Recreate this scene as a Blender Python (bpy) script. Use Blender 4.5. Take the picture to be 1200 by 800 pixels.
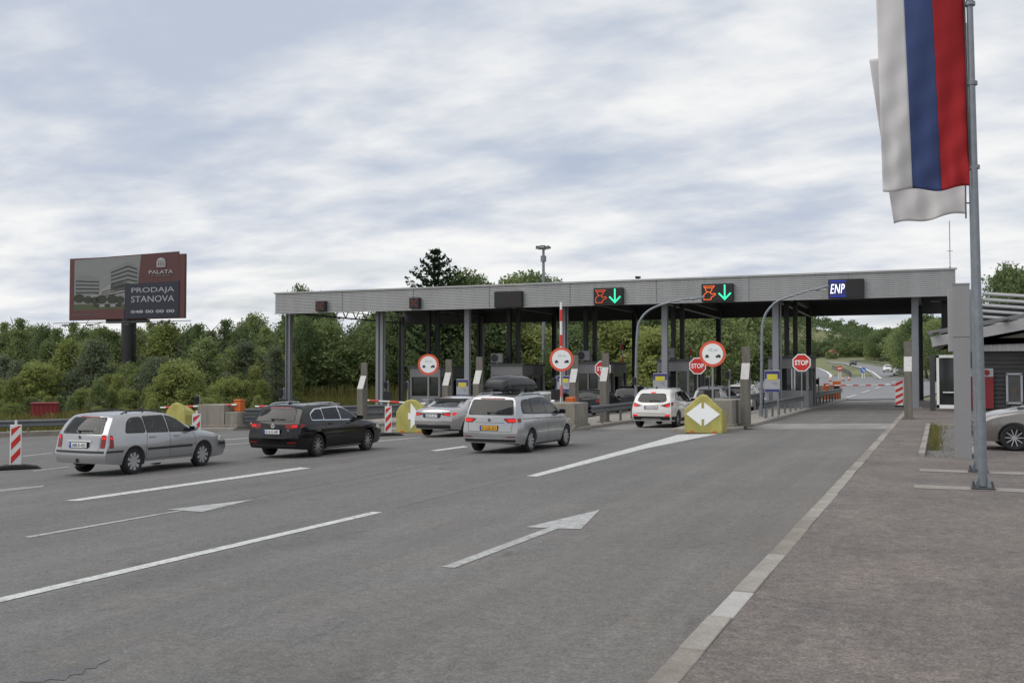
import bpy, bmesh, math, random
from math import radians as rad, sin, cos, pi, atan, sqrt
from mathutils import Vector, Matrix
from mathutils.bvhtree import BVHTree

scene = bpy.context.scene
COL = scene.collection
for o in list(bpy.data.objects):
    bpy.data.objects.remove(o)

# ------------------------------------------------------------------ camera
CAM_H = 2.0
PITCH = atan(38 / 1200)
YAW = rad(22.62)
cam_data = bpy.data.cameras.new('camera')
cam_data.sensor_width = 36
cam_data.lens = 36
cam_data.clip_start = 0.1
cam_data.clip_end = 12000
cam = bpy.data.objects.new('camera', cam_data)
COL.objects.link(cam)
cam.location = (0, 0, CAM_H)
cam.rotation_euler = (pi / 2 + PITCH, 0, YAW)
scene.camera = cam

# ------------------------------------------------------------------ sky, sun, exposure
SUN_EL, SUN_AZ = rad(52), rad(224)      # azimuth clockwise from +Y
world = bpy.data.worlds.new('World')
scene.world = world
world.use_nodes = True
wn, wl = world.node_tree.nodes, world.node_tree.links
wn.clear()
w_out = wn.new('ShaderNodeOutputWorld')
w_bg = wn.new('ShaderNodeBackground')
w_bg.inputs['Strength'].default_value = 0.1
wl.new(w_bg.outputs[0], w_out.inputs['Surface'])
w_sky = wn.new('ShaderNodeTexSky')
w_sky.sky_type = 'NISHITA'
w_sky.sun_disc = False
w_sky.sun_elevation = SUN_EL
w_sky.sun_rotation = SUN_AZ
w_sky.air_density = 1.0
w_sky.dust_density = 2.0
w_tc = wn.new('ShaderNodeTexCoord')
w_sep = wn.new('ShaderNodeSeparateXYZ')
wl.new(w_tc.outputs['Generated'], w_sep.inputs[0])
def wmath(op, a, b=None, clamp=False):
    n = wn.new('ShaderNodeMath'); n.operation = op; n.use_clamp = clamp
    for k, v in enumerate((a, b)):
        if v is None: continue
        if isinstance(v, (int, float)): n.inputs[k].default_value = v
        else: wl.new(v, n.inputs[k])
    return n.outputs[0]
w_z = wmath('MAXIMUM', w_sep.outputs[2], 0.0)
w_zz = wmath('ADD', w_z, 0.17)
w_cx = wmath('DIVIDE', w_sep.outputs[0], w_zz)
w_cy = wmath('DIVIDE', w_sep.outputs[1], w_zz)
w_vec = wn.new('ShaderNodeCombineXYZ')
wl.new(w_cx, w_vec.inputs[0]); wl.new(w_cy, w_vec.inputs[1])
def wnoise(scale, detail, rough, dist, off, st=(1, 1, 1), rot=0):
    m = wn.new('ShaderNodeMapping')
    m.inputs['Location'].default_value = off
    m.inputs['Rotation'].default_value = (0, 0, rot)
    m.inputs['Scale'].default_value = st
    wl.new(w_vec.outputs[0], m.inputs[0])
    n = wn.new('ShaderNodeTexNoise')
    n.inputs['Scale'].default_value = scale
    n.inputs['Detail'].default_value = detail
    n.inputs['Roughness'].default_value = rough
    n.inputs['Distortion'].default_value = dist
    wl.new(m.outputs[0], n.inputs['Vector'])
    return n.outputs[0]
def wramp(v, a, b, ca=(0, 0, 0, 1), cb=(1, 1, 1, 1)):
    r = wn.new('ShaderNodeValToRGB')
    r.color_ramp.interpolation = 'EASE'
    r.color_ramp.elements[0].position = a; r.color_ramp.elements[0].color = ca
    r.color_ramp.elements[1].position = b; r.color_ramp.elements[1].color = cb
    wl.new(v, r.inputs[0])
    return r.outputs[0]
n_big = wnoise(0.62, 6, 0.52, 0.2, (3.1, 1.7, 0), (0.85, 1.1, 1), 0.4)
n_med = wnoise(3.6, 6, 0.55, 0.12, (7.3, 2.2, 1), (0.85, 1.15, 1), 0.4)
n_gap = wnoise(1.3, 5, 0.55, 0.3, (11.0, 4.0, 3), (0.8, 1.4, 1), 0.2)
n_mix = wmath('ADD', wmath('MULTIPLY', n_big, 0.60), wmath('MULTIPLY', n_med, 0.40))
# low sky is brighter under a thin overcast, all the way round
n_mix = wmath('ADD', n_mix, wmath("MULTIPLY", wmath("SUBTRACT", 0.24, w_z, True), 0.36))
cloud = wramp(n_mix, 0.38, 0.66, (4.15, 4.65, 5.6, 1), (7.75, 7.75, 7.65, 1))
w_mix = wn.new('ShaderNodeMix'); w_mix.data_type = 'RGBA'
gap = wramp(n_gap, 0.52, 0.72, (0, 0, 0, 1), (0.3, 0.3, 0.3, 1))
wl.new(gap, w_mix.inputs[0])
wl.new(cloud, w_mix.inputs[6])
wl.new(w_sky.outputs[0], w_mix.inputs[7])
wl.new(w_mix.outputs[2], w_bg.inputs['Color'])

sun_data = bpy.data.lights.new('sun', 'SUN')
sun_data.energy = 1.5
sun_data.angle = rad(55)
sun_data.color = (1.0, 0.96, 0.9)
sun = bpy.data.objects.new('sun', sun_data)
COL.objects.link(sun)
sd = Vector((sin(SUN_AZ) * cos(SUN_EL), cos(SUN_AZ) * cos(SUN_EL), sin(SUN_EL)))
sun.rotation_euler = (-sd).to_track_quat('-Z', 'Y').to_euler()
sun.location = (0, 0, 50)

vs = scene.view_settings
vs.view_transform = 'Standard'; vs.look = 'None'; vs.exposure = 0.3; vs.gamma = 1.0; vs.use_curve_mapping = False

# ------------------------------------------------------------------ survey helpers: bearings measured on the photograph -> metres on the site
_d = (-sin(YAW), cos(YAW)); _r = (cos(YAW), sin(YAW))
_fw = (_d[0] * cos(PITCH), _d[1] * cos(PITCH), sin(PITCH))
_up = (-_d[0] * sin(PITCH), -_d[1] * sin(PITCH), cos(PITCH))
KERB_X = -1.75
RISE = [(85, 0.0), (225, 2.3), (300, 4.2), (380, 6.8), (450, 8.6), (700, 12.0), (1000, 18.0)]
def gz(x, y):
    """height of the paved ground"""
    z = 0.0
    if x < KERB_X: z = 0.022 * (max(x, -48) - KERB_X)
    if y > 85:
        t = min(max((y - 85) / 60, 0), 1)
        z = z * (1 - t)
        for (y0, z0), (y1, z1) in zip(RISE, RISE[1:]):
            if y <= y1: break
        z += z0 + (z1 - z0) * min((y - y0) / (y1 - y0), 1.0)
    return z
def ray(px, py):
    u = (px - 600) / 1200; v = (400 - py) / 1200
    return (_fw[0] + u * _r[0] + v * _up[0], _fw[1] + u * _r[1] + v * _up[1], _fw[2] + v * _up[2])
def spot(px, py, dz=0.0):
    R = ray(px, py); t = 3.0
    while t < 900:
        x, y, z = t * R[0], t * R[1], CAM_H + t * R[2]
        if z < gz(x, y) + dz: break
        t *= 1.0015
    return Vector((x, y, z))
def atY(px, py, Y):
    R = ray(px, py); t = Y / R[1]
    return Vector((t * R[0], Y, CAM_H + t * R[2]))

# ------------------------------------------------------------------ materials
def mat(name, base, rough=0.6, metal=0.0, var=0.0, vscale=3.0, bump=0.0, bscale=40.0, coat=0.0, emit=None, estr=1.0, spec=0.5, coords='Object', stretch=(1, 1, 1), var2=0.0, v2scale=60.0):
    m = bpy.data.materials.new(name); m.use_nodes = True
    nt = m.node_tree; n, l = nt.nodes, nt.links
    b = n['Principled BSDF']
    b.inputs['Base Color'].default_value = (*base, 1)
    b.inputs['Roughness'].default_value = rough
    b.inputs['Metallic'].default_value = metal
    b.inputs['Coat Weight'].default_value = coat
    b.inputs['Coat Roughness'].default_value = 0.05
    b.inputs['Specular IOR Level'].default_value = spec
    if emit:
        b.inputs['Emission Color'].default_value = (*emit, 1)
        b.inputs['Emission Strength'].default_value = estr
    if var or bump or var2:
        tc = n.new('ShaderNodeTexCoord')
        mp = n.new('ShaderNodeMapping'); mp.inputs['Scale'].default_value = stretch
        l.new(tc.outputs[coords], mp.inputs[0])
        col = None
        for (v, sc, det) in ((var, vscale, 5), (var2, v2scale, 2)):
            if not v: continue
            nz = n.new('ShaderNodeTexNoise'); nz.inputs['Scale'].default_value = sc; nz.inputs['Detail'].default_value = det
            nz.inputs['Roughness'].default_value = 0.65
            l.new(mp.outputs[0] if sc < 30 else tc.outputs[coords], nz.inputs['Vector'])
            r = n.new('ShaderNodeMapRange')
            r.inputs['From Min'].default_value = 0.28; r.inputs['From Max'].default_value = 0.72
            r.inputs['To Min'].default_value = 1 - v; r.inputs['To Max'].default_value = 1 + v
            l.new(nz.outputs[0], r.inputs[0])
            mx = n.new('ShaderNodeMix'); mx.data_type = 'RGBA'; mx.blend_type = 'MULTIPLY'
            mx.inputs[0].default_value = 1.0
            if col is None: mx.inputs[6].default_value = (*base, 1)
            else: l.new(col, mx.inputs[6])
            l.new(r.outputs[0], mx.inputs[7])
            col = mx.outputs[2]
        if col is not None: l.new(col, b.inputs['Base Color'])
        if bump:
            nb = n.new('ShaderNodeTexNoise'); nb.inputs['Scale'].default_value = bscale; nb.inputs['Detail'].default_value = 4
            l.new(tc.outputs[coords], nb.inputs['Vector'])
            bp = n.new('ShaderNodeBump'); bp.inputs['Strength'].default_value = bump; bp.inputs['Distance'].default_value = 0.02
            l.new(nb.outputs[0], bp.inputs['Height']); l.new(bp.outputs[0], b.inputs['Normal'])
    return m

def road_mat(name, base, warm, streak=0.09, speck=0.5, kerb_dust=0.5, blotch=0.06):
    """old asphalt: broad patches, lengthwise wheel tracks, stone speckle, oil stains"""
    m = mat(name, base, rough=0.85, spec=0.3)
    n, l = m.node_tree.nodes, m.node_tree.links
    b = n['Principled BSDF']
    tc = n.new('ShaderNodeTexCoord')
    def noise(scale, det, st=(1, 1, 1), rough=0.6):
        mp = n.new('ShaderNodeMapping'); mp.inputs['Scale'].default_value = st
        l.new(tc.outputs['Object'], mp.inputs[0])
        z = n.new('ShaderNodeTexNoise'); z.inputs['Scale'].default_value = scale; z.inputs['Detail'].default_value = det; z.inputs['Roughness'].default_value = rough
        l.new(mp.outputs[0], z.inputs['Vector'])
        return z.outputs[0]
    def rng(v, a, bb, lo, hi):
        r = n.new('ShaderNodeMapRange'); r.inputs[1].default_value = a; r.inputs[2].default_value = bb; r.inputs[3].default_value = lo; r.inputs[4].default_value = hi
        l.new(v, r.inputs[0]); return r.outputs[0]
    def mul(a, c):
        x = n.new('ShaderNodeMath'); x.operation = 'MULTIPLY'; l.new(a, x.inputs[0]); l.new(c, x.inputs[1]); return x.outputs[0]
    f = rng(noise(0.25, 6), 0.3, 0.7, 0.90, 1.10)
    f = mul(f, rng(noise(0.9, 4, (1, 0.06, 1)), 0.3, 0.7, 1 - streak, 1 + streak))
    f = mul(f, rng(noise(2.6, 3, (1, 0.035, 1)), 0.35, 0.65, 1 - streak * 0.5, 1 + streak * 0.5))
    f = mul(f, rng(noise(42, 3, rough=0.8), 0.25, 0.75, 1 - speck, 1 + speck))
    f = mul(f, rng(noise(11, 3, rough=0.7), 0.3, 0.7, 1 - speck * 0.25, 1 + speck * 0.25))
    f = mul(f, rng(noise(0.6, 5, (1, 0.5, 1)), 0.60, 0.72, 1.0, 0.84))
    f = mul(f, rng(noise(2.3, 2, (1, 0.45, 1)), 0.66, 0.74, 1.0, 0.80))
    mx = n.new('ShaderNodeMix'); mx.data_type = 'RGBA'
    # dust gathers along the kerb, so the tone warms towards it
    sp = n.new('ShaderNodeSeparateXYZ'); l.new(tc.outputs['Object'], sp.inputs[0])
    ad = n.new('ShaderNodeMath'); ad.operation = 'MULTIPLY_ADD'; ad.use_clamp = True
    l.new(rng(sp.outputs[0], -7.0, -1.9, 0, 1), ad.inputs[0]); ad.inputs[1].default_value = kerb_dust
    l.new(rng(noise(0.8, 6), 0.35, 0.65, 0, 1 - kerb_dust), ad.inputs[2])
    l.new(ad.outputs[0], mx.inputs[0])
    f = mul(f, rng(noise(5.5, 5, rough=0.7), 0.3, 0.7, 1 - blotch, 1 + blotch))
    mx.inputs[6].default_value = (*base, 1); mx.inputs[7].default_value = (*warm, 1)
    mm = n.new('ShaderNodeMix'); mm.data_type = 'RGBA'; mm.blend_type = 'MULTIPLY'; mm.inputs[0].default_value = 1
    l.new(mx.outputs[2], mm.inputs[6]); l.new(f, mm.inputs[7])
    l.new(mm.outputs[2], b.inputs['Base Color'])
    bp = n.new('ShaderNodeBump'); bp.inputs['Strength'].default_value = 0.35; bp.inputs['Distance'].default_value = 0.01
    l.new(noise(60, 3, rough=0.7), bp.inputs['Height']); l.new(bp.outputs[0], b.inputs['Normal'])
    return m

def paint_line_mat(name, base, wear=0.5):
    m = mat(name, base, rough=0.7)
    n, l = m.node_tree.nodes, m.node_tree.links
    b = n['Principled BSDF']
    tc = n.new('ShaderNodeTexCoord')
    z = n.new('ShaderNodeTexNoise'); z.inputs['Scale'].default_value = 7; z.inputs['Detail'].default_value = 10; z.inputs['Roughness'].default_value = 0.85
    l.new(tc.outputs['Object'], z.inputs['Vector'])
    r = n.new('ShaderNodeValToRGB')
    r.color_ramp.elements[0].position = 0.36 + 0.2 * (wear - 0.5); r.color_ramp.elements[0].color = (0.21, 0.205, 0.195, 1)
    r.color_ramp.elements[1].position = 0.55 + 0.2 * (wear - 0.5); r.color_ramp.elements[1].color = (*base, 1)
    l.new(z.outputs[0], r.inputs[0]); l.new(r.outputs[0], b.inputs['Base Color'])
    return m

def leaf_mat(name, c0, c1):
    """foliage: every leaf card takes its own tint between c0 and c1, some light passes through"""
    m = bpy.data.materials.new(name); m.use_nodes = True
    n, l = m.node_tree.nodes, m.node_tree.links
    n.clear()
    out = n.new('ShaderNodeOutputMaterial')
    geo = n.new('ShaderNodeNewGeometry')
    oi = n.new('ShaderNodeObjectInfo')
    ad = n.new('ShaderNodeMath'); ad.operation = 'MULTIPLY_ADD'
    ad.inputs[1].default_value = 0.55
    l.new(oi.outputs['Random'], ad.inputs[0])
    mu = n.new('ShaderNodeMath'); mu.operation = 'MULTIPLY'; mu.inputs[1].default_value = 0.45
    l.new(geo.outputs['Random Per Island'], mu.inputs[0]); l.new(mu.outputs[0], ad.inputs[2])
    r = n.new('ShaderNodeValToRGB')
    r.color_ramp.elements[0].color = (*c0, 1); r.color_ramp.elements[1].color = (*c1, 1)
    l.new(ad.outputs[0], r.inputs[0])
    d = n.new('ShaderNodeBsdfDiffuse'); t = n.new('ShaderNodeBsdfTranslucent')
    l.new(r.outputs[0], d.inputs[0]); l.new(r.outputs[0], t.inputs[0])
    mx = n.new('ShaderNodeMixShader'); mx.inputs[0].default_value = 0.42
    l.new(d.outputs[0], mx.inputs[1]); l.new(t.outputs[0], mx.inputs[2])
    l.new(mx.outputs[0], out.inputs[0])
    return m

MT = {}
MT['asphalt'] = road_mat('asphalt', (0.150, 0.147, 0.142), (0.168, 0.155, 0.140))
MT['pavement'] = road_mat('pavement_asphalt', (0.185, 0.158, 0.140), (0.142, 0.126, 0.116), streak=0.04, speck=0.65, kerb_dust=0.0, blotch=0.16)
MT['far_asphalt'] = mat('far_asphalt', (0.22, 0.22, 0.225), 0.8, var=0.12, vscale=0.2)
MT['slab'] = mat('slab_concrete', (0.25, 0.235, 0.215), 0.8, var=0.22, vscale=0.8, stretch=(1, 0.25, 1), var2=0.12, v2scale=50)
MT['kerb'] = mat('kerb_concrete', (0.29, 0.265, 0.232), 0.85, var=0.22, vscale=3.5, var2=0.2, v2scale=70, bump=0.3)
MT['kerb_pale'] = mat('kerb_concrete_pale', (0.40, 0.385, 0.36), 0.85, var=0.12, vscale=3, var2=0.15, v2scale=70, bump=0.2)
MT['kerb_dark'] = mat('kerb_concrete_dark', (0.225, 0.20, 0.17), 0.85, var=0.25, vscale=4, var2=0.2, v2scale=70, bump=0.3)
MT['concrete'] = mat('weathered_concrete', (0.24, 0.222, 0.19), 0.9, var=0.35, vscale=1.6, stretch=(2, 2, 0.5), var2=0.15, v2scale=35, bump=0.25, bscale=20)
MT['post_concrete'] = mat('post_concrete', (0.16, 0.148, 0.128), 0.9, var=0.25, vscale=2.5, stretch=(2, 2, 0.4), bump=0.2, bscale=25)
MT['line'] = paint_line_mat('road_paint', (0.62, 0.62, 0.60), 0.42)
MT['line_worn'] = paint_line_mat('road_paint_worn', (0.46, 0.46, 0.445), 0.56)
MT['line_ghost'] = paint_line_mat('road_paint_ghost', (0.36, 0.35, 0.33), 0.85)
MT['patch'] = mat('tar_patch', (0.122, 0.119, 0.117), 0.8, var=0.35, vscale=2, var2=0.25, v2scale=50)
MT['clad'] = mat('silver_cladding', (0.43, 0.43, 0.43), 0.42, metal=0.3, var=0.10, vscale=0.8, stretch=(2.5, 1, 0.12))
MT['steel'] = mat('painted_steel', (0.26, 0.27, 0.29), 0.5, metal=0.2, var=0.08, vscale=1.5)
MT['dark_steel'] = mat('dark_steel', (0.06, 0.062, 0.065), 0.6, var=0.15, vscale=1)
MT['galv'] = mat('galvanised_steel', (0.23, 0.255, 0.28), 0.48, metal=0.45, var=0.16, vscale=5, var2=0.10, v2scale=38)
MT['rail'] = mat('rail_steel', (0.15, 0.158, 0.165), 0.55, metal=0.4, var=0.22, vscale=1.2)
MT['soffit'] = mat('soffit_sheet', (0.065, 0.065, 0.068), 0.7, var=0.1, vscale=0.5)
MT['black'] = mat('black_plastic', (0.018, 0.018, 0.019), 0.5, var=0.1, vscale=5)
MT['rubber'] = mat('rubber', (0.022, 0.022, 0.022), 0.85, var=0.2, vscale=8)
MT['display'] = mat('display_black', (0.012, 0.012, 0.013), 0.35, var=0.1, vscale=3)
MT['led_red'] = mat('led_red', (0.10, 0.02, 0.018), 0.5, emit=(1.0, 0.07, 0.05), estr=0.02)
MT['led_dim'] = mat('led_dim', (0.03, 0.012, 0.012), 0.5, emit=(1.0, 0.07, 0.03), estr=0.006)
MT['led_orange'] = mat('led_orange', (0.5, 0.1, 0.02), 0.5, emit=(1.0, 0.16, 0.02), estr=0.75)
MT['led_green'] = mat('led_green', (0.05, 0.5, 0.3), 0.5, emit=(0.03, 0.85, 0.36), estr=1.0)
MT['led_white'] = mat('led_white', (0.8, 0.8, 0.8), 0.5, emit=(0.9, 0.92, 1.0), estr=0.9)
MT['led_blue'] = mat('led_blue', (0.02, 0.04, 0.35), 0.5, emit=(0.02, 0.05, 0.7), estr=0.55)
MT['white'] = mat('white_paint', (0.78, 0.78, 0.76), 0.5, var=0.06, vscale=4)
MT['reflect_white'] = mat('reflective_white_sheet', (0.9, 0.91, 0.91), 0.35, var=0.03, vscale=4)
MT['reflect_red'] = mat('reflective_red_sheet', (0.62, 0.03, 0.022), 0.4, var=0.06, vscale=6)
MT['orange_red'] = mat('reflective_orange_red', (0.78, 0.12, 0.06), 0.4, var=0.05, vscale=6)
MT['sign_grey'] = mat('faded_sign_print', (0.55, 0.62, 0.62), 0.5, var=0.05)
MT['sign_back'] = mat('sign_back_grey', (0.3, 0.31, 0.32), 0.5, metal=0.3, var=0.1)
MT['red'] = mat('red_paint', (0.5, 0.035, 0.03), 0.5, var=0.12, vscale=5)
MT['dark_red'] = mat('dark_red_paint', (0.22, 0.016, 0.02), 0.5, var=0.12, vscale=2)
MT['yellow'] = mat('faded_yellow_plastic', (0.41, 0.375, 0.10), 0.6, var=0.28, vscale=2.5, stretch=(1, 1, 0.5), bump=0.1)
MT['yellow_print'] = mat('yellow_print', (0.60, 0.52, 0.05), 0.5, var=0.08)
MT['orange'] = mat('orange_paint', (0.6, 0.13, 0.02), 0.5, var=0.12, vscale=6)
MT['blue_print'] = mat('blue_print', (0.035, 0.035, 0.16), 0.5, var=0.1)
MT['blue_sign'] = mat('blue_sign_sheet', (0.03, 0.16, 0.55), 0.4, var=0.05)
MT['pale_print'] = mat('pale_grey_print', (0.36, 0.37, 0.4), 0.5, var=0.08)
MT['booth'] = mat('booth_panel', (0.20, 0.20, 0.205), 0.5, metal=0.25, var=0.1, vscale=1)
MT['booth_dark'] = mat('booth_dark_panel', (0.07, 0.07, 0.072), 0.6, var=0.15, vscale=1)
MT['glass'] = mat('tinted_glass', (0.02, 0.024, 0.024), 0.06, var=0.3, vscale=0.7, spec=0.6)
MT['fabric_white'] = mat('flag_white', (0.64, 0.62, 0.615), 0.85, var=0.04, vscale=2)
MT['fabric_blue'] = mat('flag_blue', (0.045, 0.072, 0.19), 0.85, var=0.06, vscale=2)
MT['fabric_red'] = mat('flag_red', (0.37, 0.014, 0.018), 0.85, var=0.06, vscale=2)
MT['bark'] = mat('bark', (0.10, 0.085, 0.07), 0.9, var=0.3, vscale=6)
MT['grassland'] = mat('meadow', (0.165, 0.172, 0.078), 0.95, var=0.3, vscale=0.03, var2=0.25, v2scale=0.9)
MT['gravel'] = mat('gravel', (0.16, 0.15, 0.14), 0.95, var=0.3, vscale=6, var2=0.5, v2scale=40, bump=0.6, bscale=30)
MT['leaf_bush'] = leaf_mat('leaf_bush', (0.18, 0.23, 0.075), (0.40, 0.43, 0.16))
MT['leaf_mid'] = leaf_mat('leaf_mid', (0.16, 0.215, 0.088), (0.36, 0.415, 0.185))
MT['leaf_dark'] = leaf_mat('leaf_dark', (0.105, 0.15, 0.068), (0.235, 0.295, 0.135))
MT['leaf_grey'] = leaf_mat('leaf_grey', (0.15, 0.18, 0.11), (0.25, 0.285, 0.18))
MT['needle'] = leaf_mat('needle', (0.022, 0.038, 0.024), (0.045, 0.066, 0.038))
MT['blade'] = leaf_mat('blade', (0.085, 0.105, 0.03), (0.24, 0.215, 0.085))

# ------------------------------------------------------------------ object helpers
def tag(o, label=None, cat=None, group=None, kind=None):
    if label: o['label'] = label
    if cat: o['category'] = cat
    if group: o['group'] = group
    if kind: o['kind'] = kind
    return o
def thing(name, label, cat, loc=(0, 0, 0), rz=0.0, group=None):
    o = bpy.data.objects.new(name, None)
    o.empty_display_size = 0.2
    COL.objects.link(o)
    o.location = loc; o.rotation_euler = (0, 0, rz)
    return tag(o, label, cat, group)
def link(name, me, m=None, parent=None, smooth=False, loc=None, rz=0.0):
    o = bpy.data.objects.new(name, me)
    COL.objects.link(o)
    if m is not None and not me.materials: me.materials.append(m)
    if smooth:
        for p in me.polygons: p.use_smooth = True
        me.set_sharp_from_angle(angle=rad(40))
    if parent: o.parent = parent
    if loc is not None: o.location = loc
    if rz: o.rotation_euler = (0, 0, rz)
    return o
def copy_tree(o, parent=None):
    c = o.copy(); COL.objects.link(c); c.parent = parent
    for ch in o.children: copy_tree(ch, c)
    return c
def clear_meta(o):
    return o

class MB:
    """collects primitives into one mesh"""
    def __init__(s): s.bm = bmesh.new()
    def box(s, c, size, rz=0.0, bev=0.0, rx=0.0, ry=0.0):
        r = bmesh.ops.create_cube(s.bm, size=1.0)
        vs_ = r['verts']
        bmesh.ops.scale(s.bm, vec=size, verts=vs_)
        if bev:
            ed = list({e for v in vs_ for e in v.link_edges})
            rb = bmesh.ops.bevel(s.bm, geom=ed, offset=bev, segments=2, affect='EDGES', profile=0.5)
            vs_ = list({v for f in rb['faces'] for v in f.verts} | {v for v in vs_ if v.is_valid})
        M_ = Matrix.Rotation(rz, 4, 'Z') @ Matrix.Rotation(ry, 4, 'Y') @ Matrix.Rotation(rx, 4, 'X')
        M_ = Matrix.Translation(c) @ M_
        bmesh.ops.transform(s.bm, matrix=M_, verts=vs_)
        return s
    def cyl(s, p0, p1, r0, r1=None, n=12, caps=True):
        r1 = r0 if r1 is None else r1
        p0 = Vector(p0); p1 = Vector(p1); d = p1 - p0
        q = d.to_track_quat('Z', 'Y').to_matrix()
        a = [s.bm.verts.new(p0 + q @ Vector((cos(2 * pi * k / n) * r0, sin(2 * pi * k / n) * r0, 0))) for k in range(n)]
        b = [s.bm.verts.new(p1 + q @ Vector((cos(2 * pi * k / n) * r1, sin(2 * pi * k / n) * r1, 0))) for k in range(n)]
        for k in range(n): s.bm.faces.new((a[k], a[(k + 1) % n], b[(k + 1) % n], b[k]))
        if caps:
            s.bm.faces.new(a[::-1]); s.bm.faces.new(b)
        return s
    def tube(s, pts, r, n=8, r_end=None):
        pts = [Vector(p) for p in pts]; rings = []
        N = len(pts)
        for i, p in enumerate(pts):
            d = (pts[min(i + 1, N - 1)] - pts[max(i - 1, 0)]).normalized()
            q = d.to_track_quat('Z', 'Y').to_matrix()
            rr = r if r_end is None else r + (r_end - r) * i / (N - 1)
            if i == 0 or True:
                ref = Vector((0, 0, 1)) if abs(d.z) < 0.99 else Vector((0, 1, 0))
                ux = d.cross(ref).normalized(); uy = d.cross(ux)
            rings.append([s.bm.verts.new(p + ux * cos(2 * pi * k / n) * rr + uy * sin(2 * pi * k / n) * rr) for k in range(n)])
        for a, b in zip(rings, rings[1:]):
            # align ring starts
            best = min(range(n), key=lambda j: (a[0].co - b[j].co).length)
            b[:] = b[best:] + b[:best]
            if (a[1].co - b[1].co).length > (a[1].co - b[-1].co).length: b[1:] = b[1:][::-1]
            for k in range(n): s.bm.faces.new((a[k], a[(k + 1) % n], b[(k + 1) % n], b[k]))
        s.bm.faces.new(rings[0][::-1]); s.bm.faces.new(rings[-1])
        return s
    def prism(s, pts, axis, a, b):
        """2-D outline pushed from a to b along axis; x:(y,z) y:(x,z) z:(x,y)"""
        def P(p, t):
            return {'x': (t, p[0], p[1]), 'y': (p[0], t, p[1]), 'z': (p[0], p[1], t)}[axis]
        v0 = [s.bm.verts.new(P(p, a)) for p in pts]; v1 = [s.bm.verts.new(P(p, b)) for p in pts]
        n = len(pts)
        for k in range(n): s.bm.faces.new((v0[k], v0[(k + 1) % n], v1[(k + 1) % n], v1[k]))
        s.bm.faces.new(v0[::-1]); s.bm.faces.new(v1)
        return s
    def face(s, pts):
        s.bm.faces.new([s.bm.verts.new(p) for p in pts]); return s
    def grid(s, rows):
        vv = [[s.bm.verts.new(p) for p in r] for r in rows]
        for a, b in zip(vv, vv[1:]):
            for k in range(len(a) - 1): s.bm.faces.new((a[k], a[k + 1], b[k + 1], b[k]))
        return s
    def mesh(s, name, fix=True):
        if fix: bmesh.ops.recalc_face_normals(s.bm, faces=s.bm.faces)
        me = bpy.data.meshes.new(name); s.bm.to_mesh(me); s.bm.free()
        return me
    def build(s, name, m, parent=None, smooth=False, fix=True, loc=None, rz=0.0):
        return link(name, s.mesh(name, fix), m, parent, smooth, loc, rz)

_text_cache = {}
def text_mesh(txt, width=None, height=None, depth=0.004, bold=0.0, shear=0.0, spacing=1.0):
    """lettering as a real mesh in the XZ plane, facing -Y, centred"""
    cu = bpy.data.curves.new('lettering', 'FONT')
    cu.body = txt; cu.extrude = depth; cu.offset = bold; cu.shear = shear; cu.space_character = spacing
    cu.resolution_u = 3
    ob = bpy.data.objects.new('lettering', cu); COL.objects.link(ob)
    dg = bpy.context.evaluated_depsgraph_get()
    me = bpy.data.meshes.new_from_object(ob.evaluated_get(dg))
    bpy.data.objects.remove(ob); bpy.data.curves.remove(cu)
    xs = [v.co.x for v in me.vertices]; ys = [v.co.y for v in me.vertices]
    cx, cy = (min(xs) + max(xs)) / 2, (min(ys) + max(ys)) / 2
    sx = width / (max(xs) - min(xs)) if width else None
    sy = height / (max(ys) - min(ys)) if height else None
    sx = sx or sy; sy = sy or sx
    for v in me.vertices:
        v.co = ((v.co.x - cx) * sx, -v.co.z, (v.co.y - cy) * sy)
    me.name = 'lettering'
    return me
# ================================================================== SETTING
def smooth01(t):
    t = min(max(t, 0.0), 1.0); return t * t * (3 - 2 * t)
def lerp_table(tab, x):
    if x <= tab[0][0]: return tab[0][1]
    for (x0, v0), (x1, v1) in zip(tab, tab[1:]):
        if x <= x1: return v0 + (v1 - v0) * (x - x0) / (x1 - x0)
    return tab[-1][1]
ROAD_C = [(85, -6), (150, -9), (225, -13), (300, -20), (400, -34), (500, -52), (620, -78), (760, -112), (1000, -180)]
HILL_BEARING = [(-200, 1), (300, 3), (420, 8), (520, 20), (700, 28), (860, 24), (930, 19), (1000, 13), (1033, 8.5), (1060, 9), (1100, 14), (1400, 18)]
def hill(x, y):
    if y < 150: return 0.0
    D = math.hypot(x, y)
    dep = -x * sin(YAW) + y * cos(YAW)
    px = 600 + 1200 * (x * cos(YAW) + y * sin(YAW)) / max(dep, 1)
    a = lerp_table(HILL_BEARING, px)
    rx = lerp_table(ROAD_C, y)
    k = max(smooth01((abs(x - rx) - 20) / 90), smooth01((y - 440) / 120))
    n = sin(x * 0.013 + 1.3) * sin(y * 0.011) * 2.2 + sin(x * 0.031 + y * 0.02) * 1.0
    return (a * smooth01((D - 230) / 380) + n * smooth01((D - 250) / 200)) * k
def terrain(x, y): return gz(x, y) + hill(x, y)

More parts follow.
